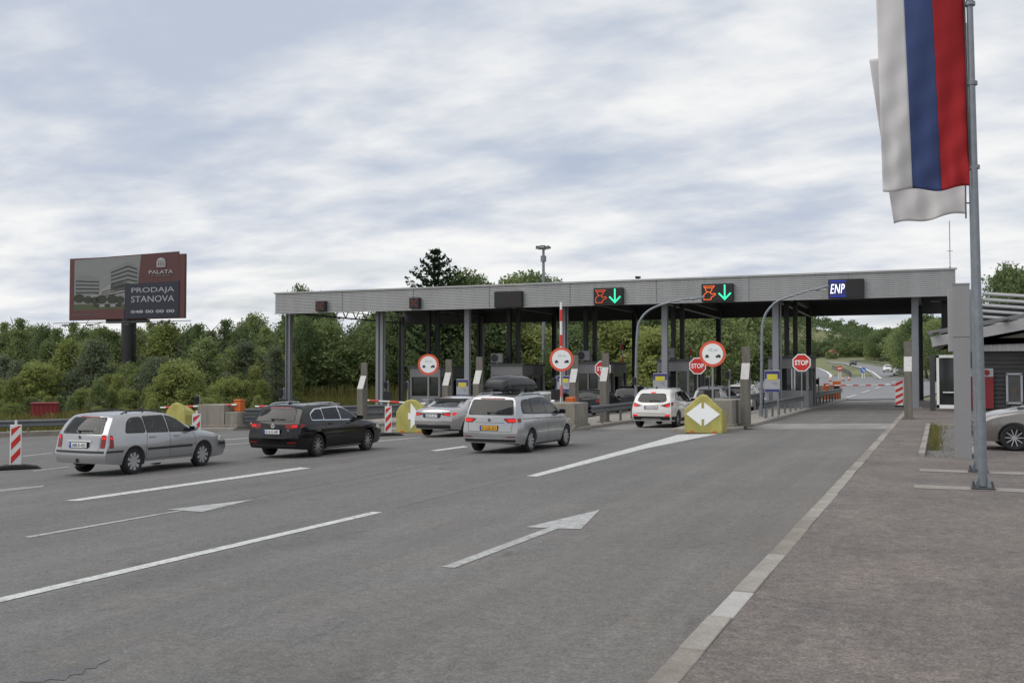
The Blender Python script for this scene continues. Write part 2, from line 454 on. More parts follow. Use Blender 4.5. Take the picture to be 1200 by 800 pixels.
xs = sorted(set([-2600, -1800, -1200, -850] + list(range(-620, -140, 20)) + list(range(-140, -48, 8)) + [-48, -44, -38, -32, -26, -20, -14, -8, KERB_X, 4, 12, 20, 30, 40] + list(range(55, 300, 15)) + [340, 420, 560, 800, 1200, 1800, 2600]))
ys = sorted(set([-300, -120, -60, -25, -10, 0, 10, 20, 30, 40, 50, 60, 70, 78, 85] + list(range(95, 230, 10)) + [225] + list(range(230, 420, 10)) + [415] + list(range(430, 720, 15)) + [700, 760, 850, 1000, 1300, 1800, 2600, 4000]))
mb = MB()
mb.grid([[(x, y, terrain(x, y) - 0.05) for x in xs] for y in ys])
tag(mb.build('ground', MT['grassland'], smooth=False), kind='structure')

# --- asphalt of the plaza, pavement beside it
mb = MB()
pts = [(KERB_X + .09, -25), (KERB_X + .09, 63), (-44, 63), (-44, 50), (-33.2, 38.2), (-38.66, 33.46), (-48, 28.3), (-48, -25)]
mb.face([(x, y, 0.022 * (x - KERB_X)) for x, y in pts])
road = tag(mb.build('road', MT['asphalt']), kind='structure')
mb = MB()
# pavement sheet with the sunken gravel bed left open
X0, X1, Y0, Y1 = -0.36, 0.72, 25.3, 40.2
for a, b, c, d in ((KERB_X + 0.262, -25, 34, Y0), (KERB_X + 0.262, Y0, X0, Y1), (X1, Y0, 34, Y1), (KERB_X + 0.262, Y1, 34, 80)):
    mb.face([(a, b, 0.115), (c, b, 0.115), (c, d, 0.115), (a, d, 0.115)])
pavement = tag(mb.build('pavement', MT['pavement']), kind='structure')
mb = MB(); mb.grid([[(X0 + (X1 - X0) * i / 16, Y0 + (Y1 - Y0) * j / 60, 0.07 + 0.02 * sin(i * 3.1 + j * 1.7) + 0.015 * sin(j * 2.3)) for i in range(17)] for j in range(61)])
tag(mb.build('gravel_bed', MT['gravel']), kind='structure')

# --- kerb of single stones along the pavement
kerb = tag(thing('kerb', None, None), kind='structure')
random.seed(5)
stone_meshes = []
for k in range(4):
    mb = MB(); mb.box((0, 0, 0), (0.185, 0.988, 0.3), bev=0.010)
    stone_meshes.append(mb.mesh('kerb_stone'))
    stone_meshes[-1].materials.append(MT[('kerb', 'kerb_dark', 'kerb', 'kerb_pale')[k]])
y = -3.0; n = 0
while y < 78:
    near = 7.9 < y < 9.0
    o = link('kerb_stone', stone_meshes[3 if near else random.choice((0, 0, 1, 2))], parent=kerb)
    o.location = (KERB_X + 0.168 + random.uniform(-.005, .005), y + 0.5, -0.026 + random.uniform(-.006, .006))
    o.rotation_euler = (random.uniform(-.006, .006), random.uniform(-.012, .012), random.uniform(-.006, .006))
    y += 1.0
# low kerb round the gravel bed
bed = tag(thing('bed_kerb', None, None), kind='structure')
for k in range(15):
    o = link('kerb_stone', stone_meshes[(0, 1, 2)[k % 3]], parent=bed)
    o.location = (X0 - 0.02 + random.uniform(-.008, .008), Y0 + 0.5 + k, 0.045); o.scale = (0.75, 1, 1)
for k in range(15):
    o = link('kerb_stone', stone_meshes[(1, 0, 2)[k % 3]], parent=bed)
    o.location = (X1 + 0.02, Y0 + 0.5 + k, 0.045); o.scale = (0.75, 1, 1)
for k in range(1):
    o = link('kerb_stone', stone_meshes[k], parent=bed)
    o.location = (X0 + 0.55 + k, Y1 - 0.05, 0.045); o.rotation_euler = (0, 0, pi / 2); o.scale = (0.75, 1, 1)
# tufts along that kerb
mb = MB()
for k in range(900):
    x = X0 + 0.1 + abs(random.gauss(0, .16)); yy = random.uniform(Y0 + 2.5, Y1 - 0.5); h = random.uniform(.08, .3)
    a = random.uniform(0, 6.28); w = .012; dx, dy = cos(a) * w, sin(a) * w
    lx, ly = random.uniform(-.1, .1), random.uniform(-.1, .1)
    mb.face([(x - dx, yy - dy, 0.06), (x + dx, yy + dy, 0.06), (x + lx, yy + ly, 0.06 + h)])
tag(mb.build('verge_grass', MT['blade'], fix=False), 'green and straw coloured grass growing along the kerb of the gravel bed', 'grass', kind='stuff')

# --- markings and concrete strips (children of the road they lie on)
def sheet(name, pxs, m, dz=0.006, parent=road):
    mb = MB(); mb.face([Vector((p.x, p.y, 0.022 * min(p.x - KERB_X, 0) + dz)) for p in (spot(*q) for q in pxs)])
    return mb.build(name, m, parent)
def strip(name, x0, y0, x1, y1, w, m, dz=0.006):
    d = Vector((x1 - x0, y1 - y0)).normalized(); nx, ny = -d.y * w / 2, d.x * w / 2
    mb = MB(); mb.face([(x, y, 0.022 * (x - KERB_X) + dz) for x, y in ((x0 + nx, y0 + ny), (x0 - nx, y0 - ny), (x1 - nx, y1 - ny), (x1 + nx, y1 + ny))])
    return mb.build(name, m, road)
strip('lane_line', -8.36, 3.0, -8.05, 13.9, 0.19, MT['line'])
sheet('lane_line', [(76, 586.6), (92, 587), (364, 548.6), (352, 547.6)], MT['line'])
sheet('lane_line', [(617, 558), (629, 558.6), (756, 525.6), (841, 508.4), (795, 509.2), (752, 521.5)], MT['line'])
sheet('lane_line', [(504, 527.8), (512, 528.6), (549, 523.6), (543, 522.6)], MT['line'])
sheet('direction_arrow', [(517, 664.8), (533, 665.5), (654, 619.6), (681, 620), (703, 597.3), (616, 618), (642, 618.6)], MT['line_worn'])
sheet('direction_arrow', [(27, 629.3), (35, 630), (215, 598.2), (236, 600), (298, 585.2), (194, 597.4), (212, 597.8)], MT['line_worn'])
for q in ([(0, 573.5), (0, 576.5), (50, 571), (52, 568.5)], [(37, 551.5), (40, 552.4), (81, 547.6), (80, 546.4)], [(22, 534.4), (24, 535.4), (62, 531.4), (61, 530.2)],
          [(96, 528.6), (98, 529.6), (62, 533)], [(262, 514.6), (262, 516), (330, 511), (330, 509.8)], [(262, 521), (262, 522), (292, 519.6), (292, 518.6)], [(440, 516.5), (440, 518), (500, 512.5), (500, 511.2)]):
    sheet('lane_line', q, MT['line_ghost'])
sheet('tar_patch', [(20, 799), (34, 795), (38, 791), (52, 792), (58, 786), (72, 788), (78, 780), (92, 781), (98, 775), (112, 776), (129, 770), (127, 774), (116, 778), (112, 783), (100, 784), (97, 790), (82, 791), (76, 797), (58, 796), (50, 800)], MT['patch'], 0.004)
sheet('tar_patch', [(515, 549.5), (530, 550), (540, 547.6), (524, 547)], MT['patch'], 0.004)
for xa, xb in ((-6.84, -1.77), (-13.2, -9.7), (-19.6, -15.6)):
    mb = MB(); mb.face([(x, y, 0.022 * (x - KERB_X) + 0.005) for x, y in ((xa, 39.6), (xb, 39.6), (xb, 44.2), (xa, 44.2))])
    mb.build('concrete_strip', MT['slab'], road)
mb = MB()
for xa, xb in ((-44, KERB_X),):
    mb.face([(x, y, 0.022 * (x - KERB_X) + 0.006) for x, y in ((xa, 63), (xb, 63), (xb, 86), (xa, 86))])
apron = tag(mb.build('toll_apron', MT['slab']), kind='structure')

for sx_, y0_, y1_ in ((-11.4, 12, 37), (-8.02, 14.5, 19.5), (-17.6, 12, 36)):
    P = [(sx_ + .02 * sin(k * 1.3) + .015 * sin(k * 3.7), y0_ + (y1_ - y0_) * k / 40) for k in range(41)]
    mb = MB(); mb.grid([[(x + d, y, 0.022 * (x - KERB_X) + 0.003) for x, y in P] for d in (-.009, .009)]); mb.build('joint_seal', MT['patch'], road)
# --- the motorway beyond
def ribbon(name, L, R, m, dz=0.05, kind='structure', parent=None):
    rows = []
    for a, b in zip(L, R):
        rows.append([(a[0] + (b[0] - a[0]) * t / 4, a[1] + (b[1] - a[1]) * t / 4, 0) for t in range(5)])
    full = []
    for r0, r1 in zip(rows, rows[1:]):
        for k in range(6):
            full.append([tuple(r0[i][j] + (r1[i][j] - r0[i][j]) * k / 6 for j in range(2)) for i in range(5)])
    full.append([r[:2] for r in rows[-1]])
    mb = MB(); mb.grid([[(x, y, gz(x, y) + dz) for x, y in r] for r in full])
    o = mb.build(name, m, parent)
    if kind and not parent: tag(o, kind=kind)
    return o
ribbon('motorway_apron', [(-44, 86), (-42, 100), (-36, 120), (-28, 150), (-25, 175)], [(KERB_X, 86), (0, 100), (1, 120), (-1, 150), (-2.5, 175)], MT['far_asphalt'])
CARR_R = [spot(*q) for q in ((1026, 444.5), (1018, 436.5), (1010, 432.5), (1001, 429.6), (990, 427.2), (969, 425))]
CARR_E = [spot(*q) for q in ((1062, 437), (1050, 433.5), (1038, 431), (1020, 427.8), (999, 425.0), (971, 423.6))]
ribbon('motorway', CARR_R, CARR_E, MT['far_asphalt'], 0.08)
OPP_R = [spot(*q) for q in ((977, 443), (977, 440), (972, 436), (962, 432), (945, 429))]
OPP_L = [(p.x - 11, p.y) for p in OPP_R]
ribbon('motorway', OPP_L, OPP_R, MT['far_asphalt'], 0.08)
def edge_line(name, P, w, m=MT['white'], dz=0.12):
    L = []; R = []
    for i, p in enumerate(P):
        a = Vector((P[min(i + 1, len(P) - 1)][0] - P[max(i - 1, 0)][0], P[min(i + 1, len(P) - 1)][1] - P[max(i - 1, 0)][1])).normalized()
        L.append((p[0] - a.y * w, p[1] + a.x * w)); R.append((p[0] + a.y * w, p[1] - a.x * w))
    return ribbon(name, L, R, m, dz)
edge_line('edge_line', [(p[0] + .8, p[1]) for p in CARR_R], 0.16)
edge_line('edge_line', [(p[0] - .5, p[1]) for p in OPP_R], 0.2)
for q in ((992, 467, 1003, 463.3), (1010, 461, 1019, 458), (1025, 456, 1032, 454.0), (1037, 451.8, 1042, 450), (1046, 448.3, 1049, 447.2)):
    a, b = spot(q[0], q[1]), spot(q[2], q[3])
    edge_line('lane_line', [a, b], 0.13, MT['line'], 0.07)

# --- islands
def island(pts, name='toll_island'):
    bot, top = [], []
    mb = MB()
    n = len(pts)
    def z(x, y): return 0.022 * (x - KERB_X)
    a = [mb.bm.verts.new((x, y, z(x, y) - 0.1)) for x, y in pts]
    b = [mb.bm.verts.new((x, y, z(x, y) + 0.11)) for x, y in pts]
    cx = sum(p[0] for p in pts) / n; cy = sum(p[1] for p in pts) / n
    c = [mb.bm.verts.new((x + (0.03 if x < cx else -0.03), y + (0.03 if y < cy else -0.03), z(x, y) + 0.14)) for x, y in pts]
    for k in range(n):
        mb.bm.faces.new((a[k], a[(k + 1) % n], b[(k + 1) % n], b[k])); mb.bm.faces.new((b[k], b[(k + 1) % n], c[(k + 1) % n], c[k]))
    mb.bm.faces.new(c)
    return tag(mb.build(name, MT['kerb']), kind='structure')
island([(-9.2, 37.6), (-7.2, 37.4), (-6.84, 39), (-6.84, 88), (-9.6, 88), (-9.6, 50), (-9.3, 40)])
island([(-15.3, 37.9), (-13.5, 37.8), (-13.2, 39), (-13.1, 48), (-13.5, 60), (-13.5, 88), (-16.8, 88), (-16.8, 55), (-15.7, 40)])
island([(-21.4, 37.8), (-19.2, 37.6), (-18.6, 40), (-19.3, 55), (-19.3, 88), (-23, 88), (-23, 55), (-21.8, 40)])
island([(-26.3, 40.0), (-25.0, 40.2), (-24.8, 43), (-24.9, 88), (-29.3, 88), (-29.3, 56), (-27, 42)])
island([(-33.2, 38.6), (-30.2, 38.9), (-30.2, 42), (-30.7, 55), (-30.7, 88), (-35.9, 88), (-35.9, 55), (-33.4, 40)])
# ================================================================== TOLL PLAZA
def under(o, root):
    """hang a part built in site coordinates under its thing"""
    o.parent = root; o.location = -Vector(root.location); return o
def G(x, y): return gz(x, y)
ISL = 0.135
COLX = [-42.57, -35.12, -28.57, -21.91, -15.34, -8.75, -1.19]
YF, YB = 59.6, 78.0
ZB, ZT = 6.2, 7.64
canopy = thing('toll_canopy', 'long flat toll canopy with ribbed silver fascia standing on rows of steel columns', 'canopy', (-20.9, 68.5, -0.3))
def fascia(x0, x1, y, face):
    mb = MB(); n = 13; h = (ZT - ZB - 0.10) / n; prof = []
    for k in range(n):
        z = ZB + 0.04 + k * h
        prof += [(0.0, z), (-0.045, z + h * .18), (-0.045, z + h * .62), (0.0, z + h * .80)]
    prof.append((0, ZT - 0.06))
    mb.grid([[(x, y + p * face, z) for p, z in prof] for x in (x0, x1)])
    mb.box(((x0 + x1) / 2, y + 0.03 * face, (ZB + ZT) / 2 - 0.03), (x1 - x0 - 0.01, 0.03, ZT - ZB - 0.12))
    return mb
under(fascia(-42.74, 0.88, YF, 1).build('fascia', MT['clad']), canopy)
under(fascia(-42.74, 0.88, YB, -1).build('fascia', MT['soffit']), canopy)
mb = MB()
mb.box((-20.93, YF - 0.02, ZT - 0.01), (43.8, 0.22, 0.09)); mb.box((-20.93, YF - 0.01, ZB), (43.7, 0.14, 0.05))
under(mb.build('edge_trim', MT['clad']), canopy)
for k in range(1, 8):
    mb = MB(); mb.box((-42.74 + 5.45 * k, YF - .03, (ZB + ZT) / 2), (.025, .045, ZT - ZB - .1)); under(mb.build('panel_joint', MT['rail']), canopy)
for k in (1, 3, 5):
    mb = MB(); mb.tube([(COLX[k] + .26, 61.1, 6.9), (COLX[k] + .26, 61.1, .4)], .055, n=8); under(mb.build('downpipe', MT['steel']), canopy)
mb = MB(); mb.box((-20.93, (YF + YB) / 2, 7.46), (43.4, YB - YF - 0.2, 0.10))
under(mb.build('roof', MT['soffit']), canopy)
for k, x in enumerate(COLX):
    gx = max(G(x, 61), 0.12) if x > KERB_X else G(x, 61) + ISL
    for yy in (61.0, 77.5):
        mb = MB()
        if x in (-35.12,) :
            mb.box((x - .17, yy, (gx + 6.9) / 2), (0.2, 0.4, 6.9 - gx)); mb.box((x + .17, yy, (gx + 6.9) / 2), (0.2, 0.4, 6.9 - gx)); mb.box((x, yy, (gx + 6.9) / 2), (0.16, 0.12, 6.9 - gx))
        elif yy > 70 or k in (0, 3):
            # H-section
            for s_ in (-1, 1): mb.box((x + s_ * .16, yy, (gx + 6.9) / 2), (0.05, 0.34, 6.9 - gx))
            mb.box((x, yy, (gx + 6.9) / 2), (0.27, 0.03, 6.9 - gx))
        else:
            mb.box((x, yy, (gx + 6.9) / 2), (0.36, 0.36, 6.9 - gx), bev=0.03)
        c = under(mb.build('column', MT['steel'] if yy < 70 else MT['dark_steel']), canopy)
        mb = MB(); mb.box((x, yy, gx + 0.02), (0.62, 0.62, 0.05)); b_ = mb.build('base_plate', MT['steel']); b_.parent = c
    mb = MB(); mb.box((x, 69.2, 7.08), (0.22, 17.2, 0.55)); mb.box((x, 69.2, 6.80), (0.34, 17.2, 0.05))
    if k: under(mb.build('beam', MT['dark_steel']), canopy)
    else: mb.bm.free()
    if k in (4, 5):
        mb = MB(); mb.tube([(x + .1, 61.2, 6.25), (x + .1, 77.3, 6.2)], 0.07); under(mb.build('brace', MT['steel']), canopy)
for yy in (64, 68.5, 73):
    mb = MB(); mb.box((-20.9, yy, 7.25), (43, 0.14, 0.3)); under(mb.build('purlin', MT['dark_steel']), canopy)
# open lattice truss closing the left end
mb = MB()
x = -42.57
mb.box((x, 69.2, 7.3), (0.1, 17, 0.1)); mb.box((x, 69.2, 6.33), (0.1, 17, 0.1)); mb.box((x, 69.2, 6.8), (0.05, 17, 0.05))
for k in range(11):
    y0 = 61 + k * 1.5; mb.cyl((x, y0, 6.33), (x, y0 + .75, 7.3), 0.045, n=6); mb.cyl((x, y0 + .75, 7.3), (x, y0 + 1.5, 6.33), 0.045, n=6)
under(mb.build('end_truss', MT['dark_steel']), canopy)
mb = MB()
for k in range(9):
    y0 = 61.5 + k * 1.9; mb.cyl((-35.1, y0, 6.5), (-35.1, y0 + .95, 7.3), 0.045, n=6); mb.cyl((-35.1, y0 + .95, 7.3), (-35.1, y0 + 1.9, 6.5), 0.045, n=6)
mb.box((-35.1, 69.2, 6.5), (0.1, 17, 0.1))
under(mb.build('inner_truss', MT['dark_steel']), canopy)
mb = MB(); mb.box((0.42, 64.5, 5.25), (0.5, 0.8, 2.1)); mb.box((0.1, 63.5, 6.4), (1.0, 1.5, 0.5))
under(mb.build('end_casing', MT['black']), canopy)
p = atY(1117, 315, 60); q = atY(1117, 258, 60)
t = thing('antenna', 'thin rod antenna standing on the right end of the canopy roof', 'antenna', (p.x - .15, 60.2, 7.55))
mb = MB(); mb.cyl((0, 0, 0), (0, 0, q.z - 7.55), 0.022, n=6); mb.build('rod', MT['steel'], t)
mb = MB(); mb.cyl((0, 0, 0), (0, 0, .25), 0.05, n=8); mb.build('socket', MT['steel'], t)
mb = MB(); mb.box((0, 0, 1.1), (.3, .03, .03)); mb.build('cross_rod', MT['steel'], t)
t = thing('roof_camera', 'small dark camera on top of the canopy edge above the signs', 'camera', (atY(748, 325, 59.9).x, 59.9, 7.66))
mb = MB(); mb.cyl((0, 0, 0), (0, 0, .1), 0.03); mb.build('foot', MT['steel'], t)
mb = MB(); mb.cyl((-.16, 0, .17), (.14, -.04, .15), 0.09, .07, n=10); mb.build('housing', MT['black'], t, smooth=True)

# --- lane signs on the fascia
def seg_strip(mb, pts, w, y, closed=False):
    P = [Vector(p) for p in pts] + ([Vector(pts[0])] if closed else [])
    for a, b in zip(P, P[1:]):
        d = b - a; L = d.length; c = (a + b) / 2
        mb.box((c.x, y, c.y), (L + w * .8, 0.02, w), ry=-math.atan2(d.y, d.x))
def lane_sign(x0, x1, z0, z1, label, draw, depth=0.3):
    t = thing('lane_sign', label, 'lane sign', ((x0 + x1) / 2, YF - 0.05, z0), group='lane signs along the canopy fascia')
    w, h = x1 - x0, z1 - z0
    mb = MB(); mb.box((0, -depth / 2, h / 2), (w, depth, h), bev=0.015); mb.build('housing', MT['black'], t)
    mb = MB(); mb.box((0, -depth - 0.006, h / 2), (w - .08, 0.012, h - .08)); mb.build('display', MT['display'], t)
    mb = MB()
    for s_ in (-1, 1): mb.box((s_ * w * .3, 0.0, h * .5), (.05, 0.1, h * .8))
    mb.build('mount', MT['steel'], t)
    draw(t, w, h, -depth - 0.03)
def x_dots(m, cx=0.0, r=0.26):
    def f(t, w, h, y):
        mb = MB()
        for sx in (-1, 1):
            for sz in (-1, 1):
                for k in (0.32, 0.66, 1.0): 
                    mb.cyl((cx + sx * r * k, y + .02, h / 2 + sz * r * k), (cx + sx * r * k, y, h / 2 + sz * r * k), 0.062, n=8)
                mb.box((cx + sx * r * .6, y + .012, h / 2 + sz * r * .6), (r * 1.0, 0.012, .055), ry=-sx * sz * pi / 4)
        mb.build('cross', m, t)
    return f
def officer_arrow(dim):
    def f(t, w, h, y):
        mb = MB(); I = lambda a, b: (-w / 2 + .10 + a * .74, .10 + b * (h - .2))
        seg_strip(mb, [I(.04, .96), I(.9, .96)], .038, y)
        seg_strip(mb, [I(.04, .96), I(.16, .84), I(.78, .84), I(.9, .96)], .034, y)
        seg_strip(mb, [I(.18, .84), I(.2, .68), I(.36, .56), I(.6, .56), I(.7, .70), I(.7, .84)], .036, y)
        seg_strip(mb, [I(.30, .55), I(.06, .36), I(.06, .03), I(.62, .03), I(.64, .18), I(.98, .36), I(.92, .46), I(.7, .40), I(.55, .50)], .036, y)
        mb.build('officer_symbol', MT['led_orange'] if not dim else MT['led_orange_dim'], t)
        mb = MB(); cx = w * .24
        seg_strip(mb, [(cx, h * .90), (cx, h * .14)], .085, y)
        seg_strip(mb, [(cx - .32, h * .44), (cx, h * .12), (cx + .32, h * .44)], .085, y)
        mb.build('arrow', MT['led_green'], t)
    return f
MT['led_orange_dim'] = mat('led_orange_dim', (0.4, 0.06, 0.02), 0.5, emit=(1.0, 0.12, 0.03), estr=0.42)
MT['enp_field'] = mat('enp_field', (.015, .02, .08), .4, emit=(.01, .02, .2), estr=.25)
def enp(t, w, h, y):
    mb = MB(); mb.box((-w * .235, y + .02, h / 2), (w * .47, 0.012, h - .1)); mb.build('blue_field', MT['enp_field'], t)
    mb = MB()
    mb.box((-w * .235, y, h * .10), (w * .46, 0.012, .03)); mb.box((-w * .235, y, h * .90), (w * .46, 0.012, .03))
    mb.build('border_line', MT['led_blue'], t)
    o = link('lettering', text_mesh('ENP', width=.76, height=.52, bold=0.004, shear=0.22, spacing=1.1), MT['led_white'], t); o.location = (-w * .235, y - .004, h * .5)
lane_sign(-39.23, -38.47, 6.27, 6.97, 'small square sign with a faint red cross at the far left of the canopy', x_dots(MT['led_dim2'] if 'led_dim2' in MT else MT['led_red'], r=.22))
lane_sign(-32.0, -31.27, 6.28, 6.99, 'small square sign with a red cross, second along the canopy from the left', x_dots(MT['led_red'], r=.22))
lane_sign(-25.91, -24.04, 6.18, 7.2, 'wide black lane sign, switched off with only a ghost cross', x_dots(MT['led_dim'], cx=.42, r=.34))
lane_sign(-19.32, -17.49, 6.19, 7.2, 'lane sign with dim orange officer and green arrow, next to the dark sign', officer_arrow(True))
lane_sign(-12.72, -10.89, 6.19, 7.22, 'lane sign with bright orange officer and green arrow, next to the ENP sign', officer_arrow(False))
lane_sign(-5.63, -3.74, 6.19, 7.24, 'lane sign with white letters ENP on blue', enp)

# --- toll booths
def booth(x0, x1, y0, y1, label, ac=None, ducts=True, acl=None):
    g = G((x0 + x1) / 2, y0) + ISL; w, L, H = x1 - x0, y1 - y0, 3.05
    t = thing('toll_booth', label, 'toll booth', ((x0 + x1) / 2, y0, g), group='toll booths under the canopy')
    mb = MB(); mb.box((0, L / 2, .52), (w, L, 1.04)); mb.box((0, L / 2, 2.66), (w, L, .66))
    for sx in (-1, 1):
        for yy in (.07, L / 2, L - .07): mb.box((sx * (w / 2 - .07), yy, 1.68), (.14, .14, 1.3))
    mb.box((w * .12, .07, 1.68), (.10, .12, 1.3))
    mb.build('wall', MT['booth'], t)
    mb = MB(); mb.box((0, L / 2, 3.02), (w + .3, L + .3, .1), bev=.02); mb.build('roof', MT['booth_dark'], t)
    for a, b in ((-w / 2 + .14, w * .07), (w * .17, w / 2 - .14)):
        mb = MB(); mb.box(((a + b) / 2, .12, 1.68), (b - a, .02, 1.29)); mb.build('window', MT['glass'], t)
    for a, b in ((.14, L / 2 - .07), (L / 2 + .07, L - .14)):
        mb = MB(); mb.box((w / 2 - .1, (a + b) / 2, 1.68), (.02, b - a, 1.29)); wd = mb.build('window', MT['glass'], t)
        mb = MB(); mb.box((w / 2 - .03, (a + b) / 2, 1.06), (.16, b - a, .05)); mb.build('sill', MT['booth_dark'], wd)
    mb = MB(); mb.box((w / 2 + .02, L * .72, 1.1), (.05, .85, 2.0), bev=.01); d = mb.build('door', MT['booth_dark'], t)
    mb = MB(); mb.box((w / 2 + .07, L * .72 - .33, 1.05), (.04, .12, .04)); mb.build('handle', MT['steel'], d)
    mb = MB()
    for k in range(9): mb.box((w / 2 + .012, L / 2 + L * .24, 2.38 + k * .07), (.03, L * .46, .03))
    mb.build('side_louvre', MT['booth_dark'], t)
    if ducts:
        for dx in (-.18, .26):
            mb = MB(); mb.box((dx, .9 + (dx > 0) * .5, (3.07 + 7.35 - g) / 2), (.26, .26, 7.35 - g - 3.07)); mb.build('cable_duct', MT['black'], t)
    if ac:
        a = thing('air_conditioner', acl, 'air conditioner', ((x0 + x1) / 2 + ac, y0 + .25, g + 3.07), group='air conditioners on the booth roofs')
        mb = MB(); mb.box((0, 0, .38), (.85, .34, .62), bev=.02); mb.build('casing', MT['booth'], a)
        mb = MB(); mb.cyl((-.14, -.165, .38), (-.14, -.19, .38), .25, n=20); f = mb.build('fan_grille', MT['black'], a)
        mb = MB()
        for k in range(5): mb.cyl((-.14, -.195, .38), (-.14 + .22 * cos(k * 1.2566), -.2, .38 + .22 * sin(k * 1.2566)), .02, n=5)
        mb.build('fan_blades', MT['dark_steel'], f)
        mb = MB()
        for sx in (-1, 1): mb.box((sx * .33, 0, .035), (.06, .34, .07))
        mb.build('foot', MT['dark_steel'], a)
    return t
booth(-9.35, -7.05, 62.0, 66.0, 'grey toll booth beside the open express lane, nearest the right end')
booth(-16.1, -14.1, 62.0, 66.5, 'grey toll booth with roof air conditioner, behind the yellow arrow block', -.35, acl='air conditioner on the booth roof left of the largest round sign')
booth(-21.9, -19.8, 62.0, 68.0, 'grey toll booth with roof air conditioner, left of the raised far barrier', -.1, acl='air conditioner on the booth roof right of the striped raised barrier')
booth(-27.35, -25.1, 62.0, 65.9, 'grey toll booth behind the roof box of the silver van', -.75, acl='air conditioner on the booth roof above the car roof box')
booth(-33.4, -31.1, 62.0, 66.0, 'grey toll booth behind the leftmost round sign')

# --- round distance signs on posts
def round_sign(px, py, rpx, Y, label, post=True):
    c = atY(px, py, Y); s = 1200 / (-c.x * sin(YAW) + c.y * cos(YAW)); R = rpx / s
    g = G(c.x, Y) + ISL
    t = thing('round_sign', label, 'road sign', (c.x, Y, g), group='round red bordered distance signs'); zc = c.z - g
    rz = math.atan2(c.x, c.y) * -1.0
    t.rotation_euler = (0, 0, rz * .9)
    mb = MB(); mb.cyl((0, .06, 0), (0, .06, zc + R * .8), .038, n=10); mb.build('post', MT['steel'], t)
    mb = MB(); mb.cyl((0, .0, zc), (0, .025, zc), R, n=48); mb.build('sign_plate', MT['orange_red'], t)
    mb = MB(); mb.cyl((0, -.006, zc), (0, .0, zc), R * .79, n=48); f = mb.build('white_disc', MT['reflect_white'], t)
    # two small cars seen end-on and sideways, a distance above them
    for cx, sw in ((-.42, .26), (.42, .36)):
        mb = MB(); mb.box((cx * R, -.012, zc - R * .2), (sw * R, .01, R * .13)); mb.box(((cx + (.0 if cx < 0 else .05)) * R, -.012, zc - R * .11), (sw * .6 * R, .01, R * .09))
        for sx in (-1, 1): mb.box(((cx + sx * sw * .3) * R, -.012, zc - R * .27), (.06 * R, .01, R * .07))
        mb.build('car_symbol', MT['black'], f)
    o = link('lettering', text_mesh('10 m', height=R * .24, depth=.003), MT['sign_grey'], f); o.location = (0.02 * R, -.012, zc + R * .33)
round_sign(502, 427, 12.3, 42.0, 'leftmost and smallest round red bordered sign, in front of a booth')
round_sign(658, 421, 14.0, 40.2, 'round red bordered sign against the striped upright barrier')
round_sign(835, 414.5, 15.2, 38.6, 'largest round red bordered sign, overlapping a STOP sign')

# --- STOP signs
def stop_sign(px, py, rpx, Y, label, arm):
    c = atY(px, py, Y); s = 1200 / (-c.x * sin(YAW) + c.y * cos(YAW)); R = rpx / s
    g = G(c.x, Y) + ISL
    t = thing('stop_sign', label, 'stop sign', (c.x, Y, g), rz=-math.atan2(c.x, c.y) * .8, group='red octagonal STOP signs')
    zc = c.z - g
    oc = lambda r: [(r / cos(pi / 8) * cos(pi / 8 + k * pi / 4), zc + r / cos(pi / 8) * sin(pi / 8 + k * pi / 4)) for k in range(8)]
    mb = MB(); mb.prism(oc(R), 'y', 0, .025); mb.build('sign_plate', MT['reflect_white'], t)
    mb = MB(); mb.prism(oc(R * .89), 'y', -.006, 0); f = mb.build('red_field', MT['reflect_red'], t)
    o = link('lettering', text_mesh('STOP', width=R * 1.5, height=R * .58, bold=.03), MT['reflect_white'], f); o.location = (0, -.012, zc)
    mb = MB()
    mb.cyl((0, .06, 0), (0, .06, zc + R * .7), .035, n=8)
    mb.build('post', MT['steel'], t)
stop_sign(939.3, 424.8, 10.2, 59.8, 'STOP sign standing alone at the right, beside the express lane booth', 1)
stop_sign(817.5, 428.6, 9.6, 60.5, 'STOP sign half covered by the largest round sign', 1)
stop_sign(706.3, 432, 9.2, 61.0, 'STOP sign cut in two by a concrete post', 1)

# --- information boards: blue head, yellow field, blue foot
def info_board(x0, y0, x1, y1, Y, label):
    a = atY(x0, y1, Y); b = atY(x1, y0, Y); g = G(a.x, Y) + ISL
    w = b.x - a.x; h = b.z - a.z; z = a.z - g
    t = thing('information_board', label, 'information board', ((a.x + b.x) / 2, Y, g), group='information boards on the islands')
    mb = MB()
    for s_ in (-1, 1): mb.cyl((s_ * w * .35, .05, 0), (s_ * w * .35, .05, z + h), .03, n=8)
    mb.build('post', MT['steel'], t)
    mb = MB(); mb.box((0, 0, z + h / 2), (w, .04, h), bev=.01); p = mb.build('panel', MT['pale_print'], t)
    mb = MB(); mb.prism([(-w * .48, z + h * .96), (-w * .48, z + h * .6), (-w * .36, z + h * .6), (-w * .36, z + h * .82), (w * .36, z + h * .82), (w * .36, z + h * .6), (w * .48, z + h * .6), (w * .48, z + h * .96)], 'y', -.025, -.019); mb.build('blue_border', MT['blue_print'], p)
    mb = MB(); mb.box((0, -.022, z + h * .07), (w * .96, .006, h * .11)); mb.build('blue_foot', MT['blue_print'], p)
    mb = MB(); mb.box((0, -.028, z + h * .68), (w * .62, .006, h * .26)); mb.build('yellow_field', MT['yellow_print'], p)
    mb = MB(); mb.box((w * .15, -.026, z + h * .42), (w * .3, .005, h * .06)); mb.box((w * .2, -.026, z + h * .34), (w * .12, .005, h * .06)); mb.build('print', MT['sign_back'], p)
info_board(535, 444, 549, 465, 46, 'blue and yellow information board above the roof of the silver saloon')
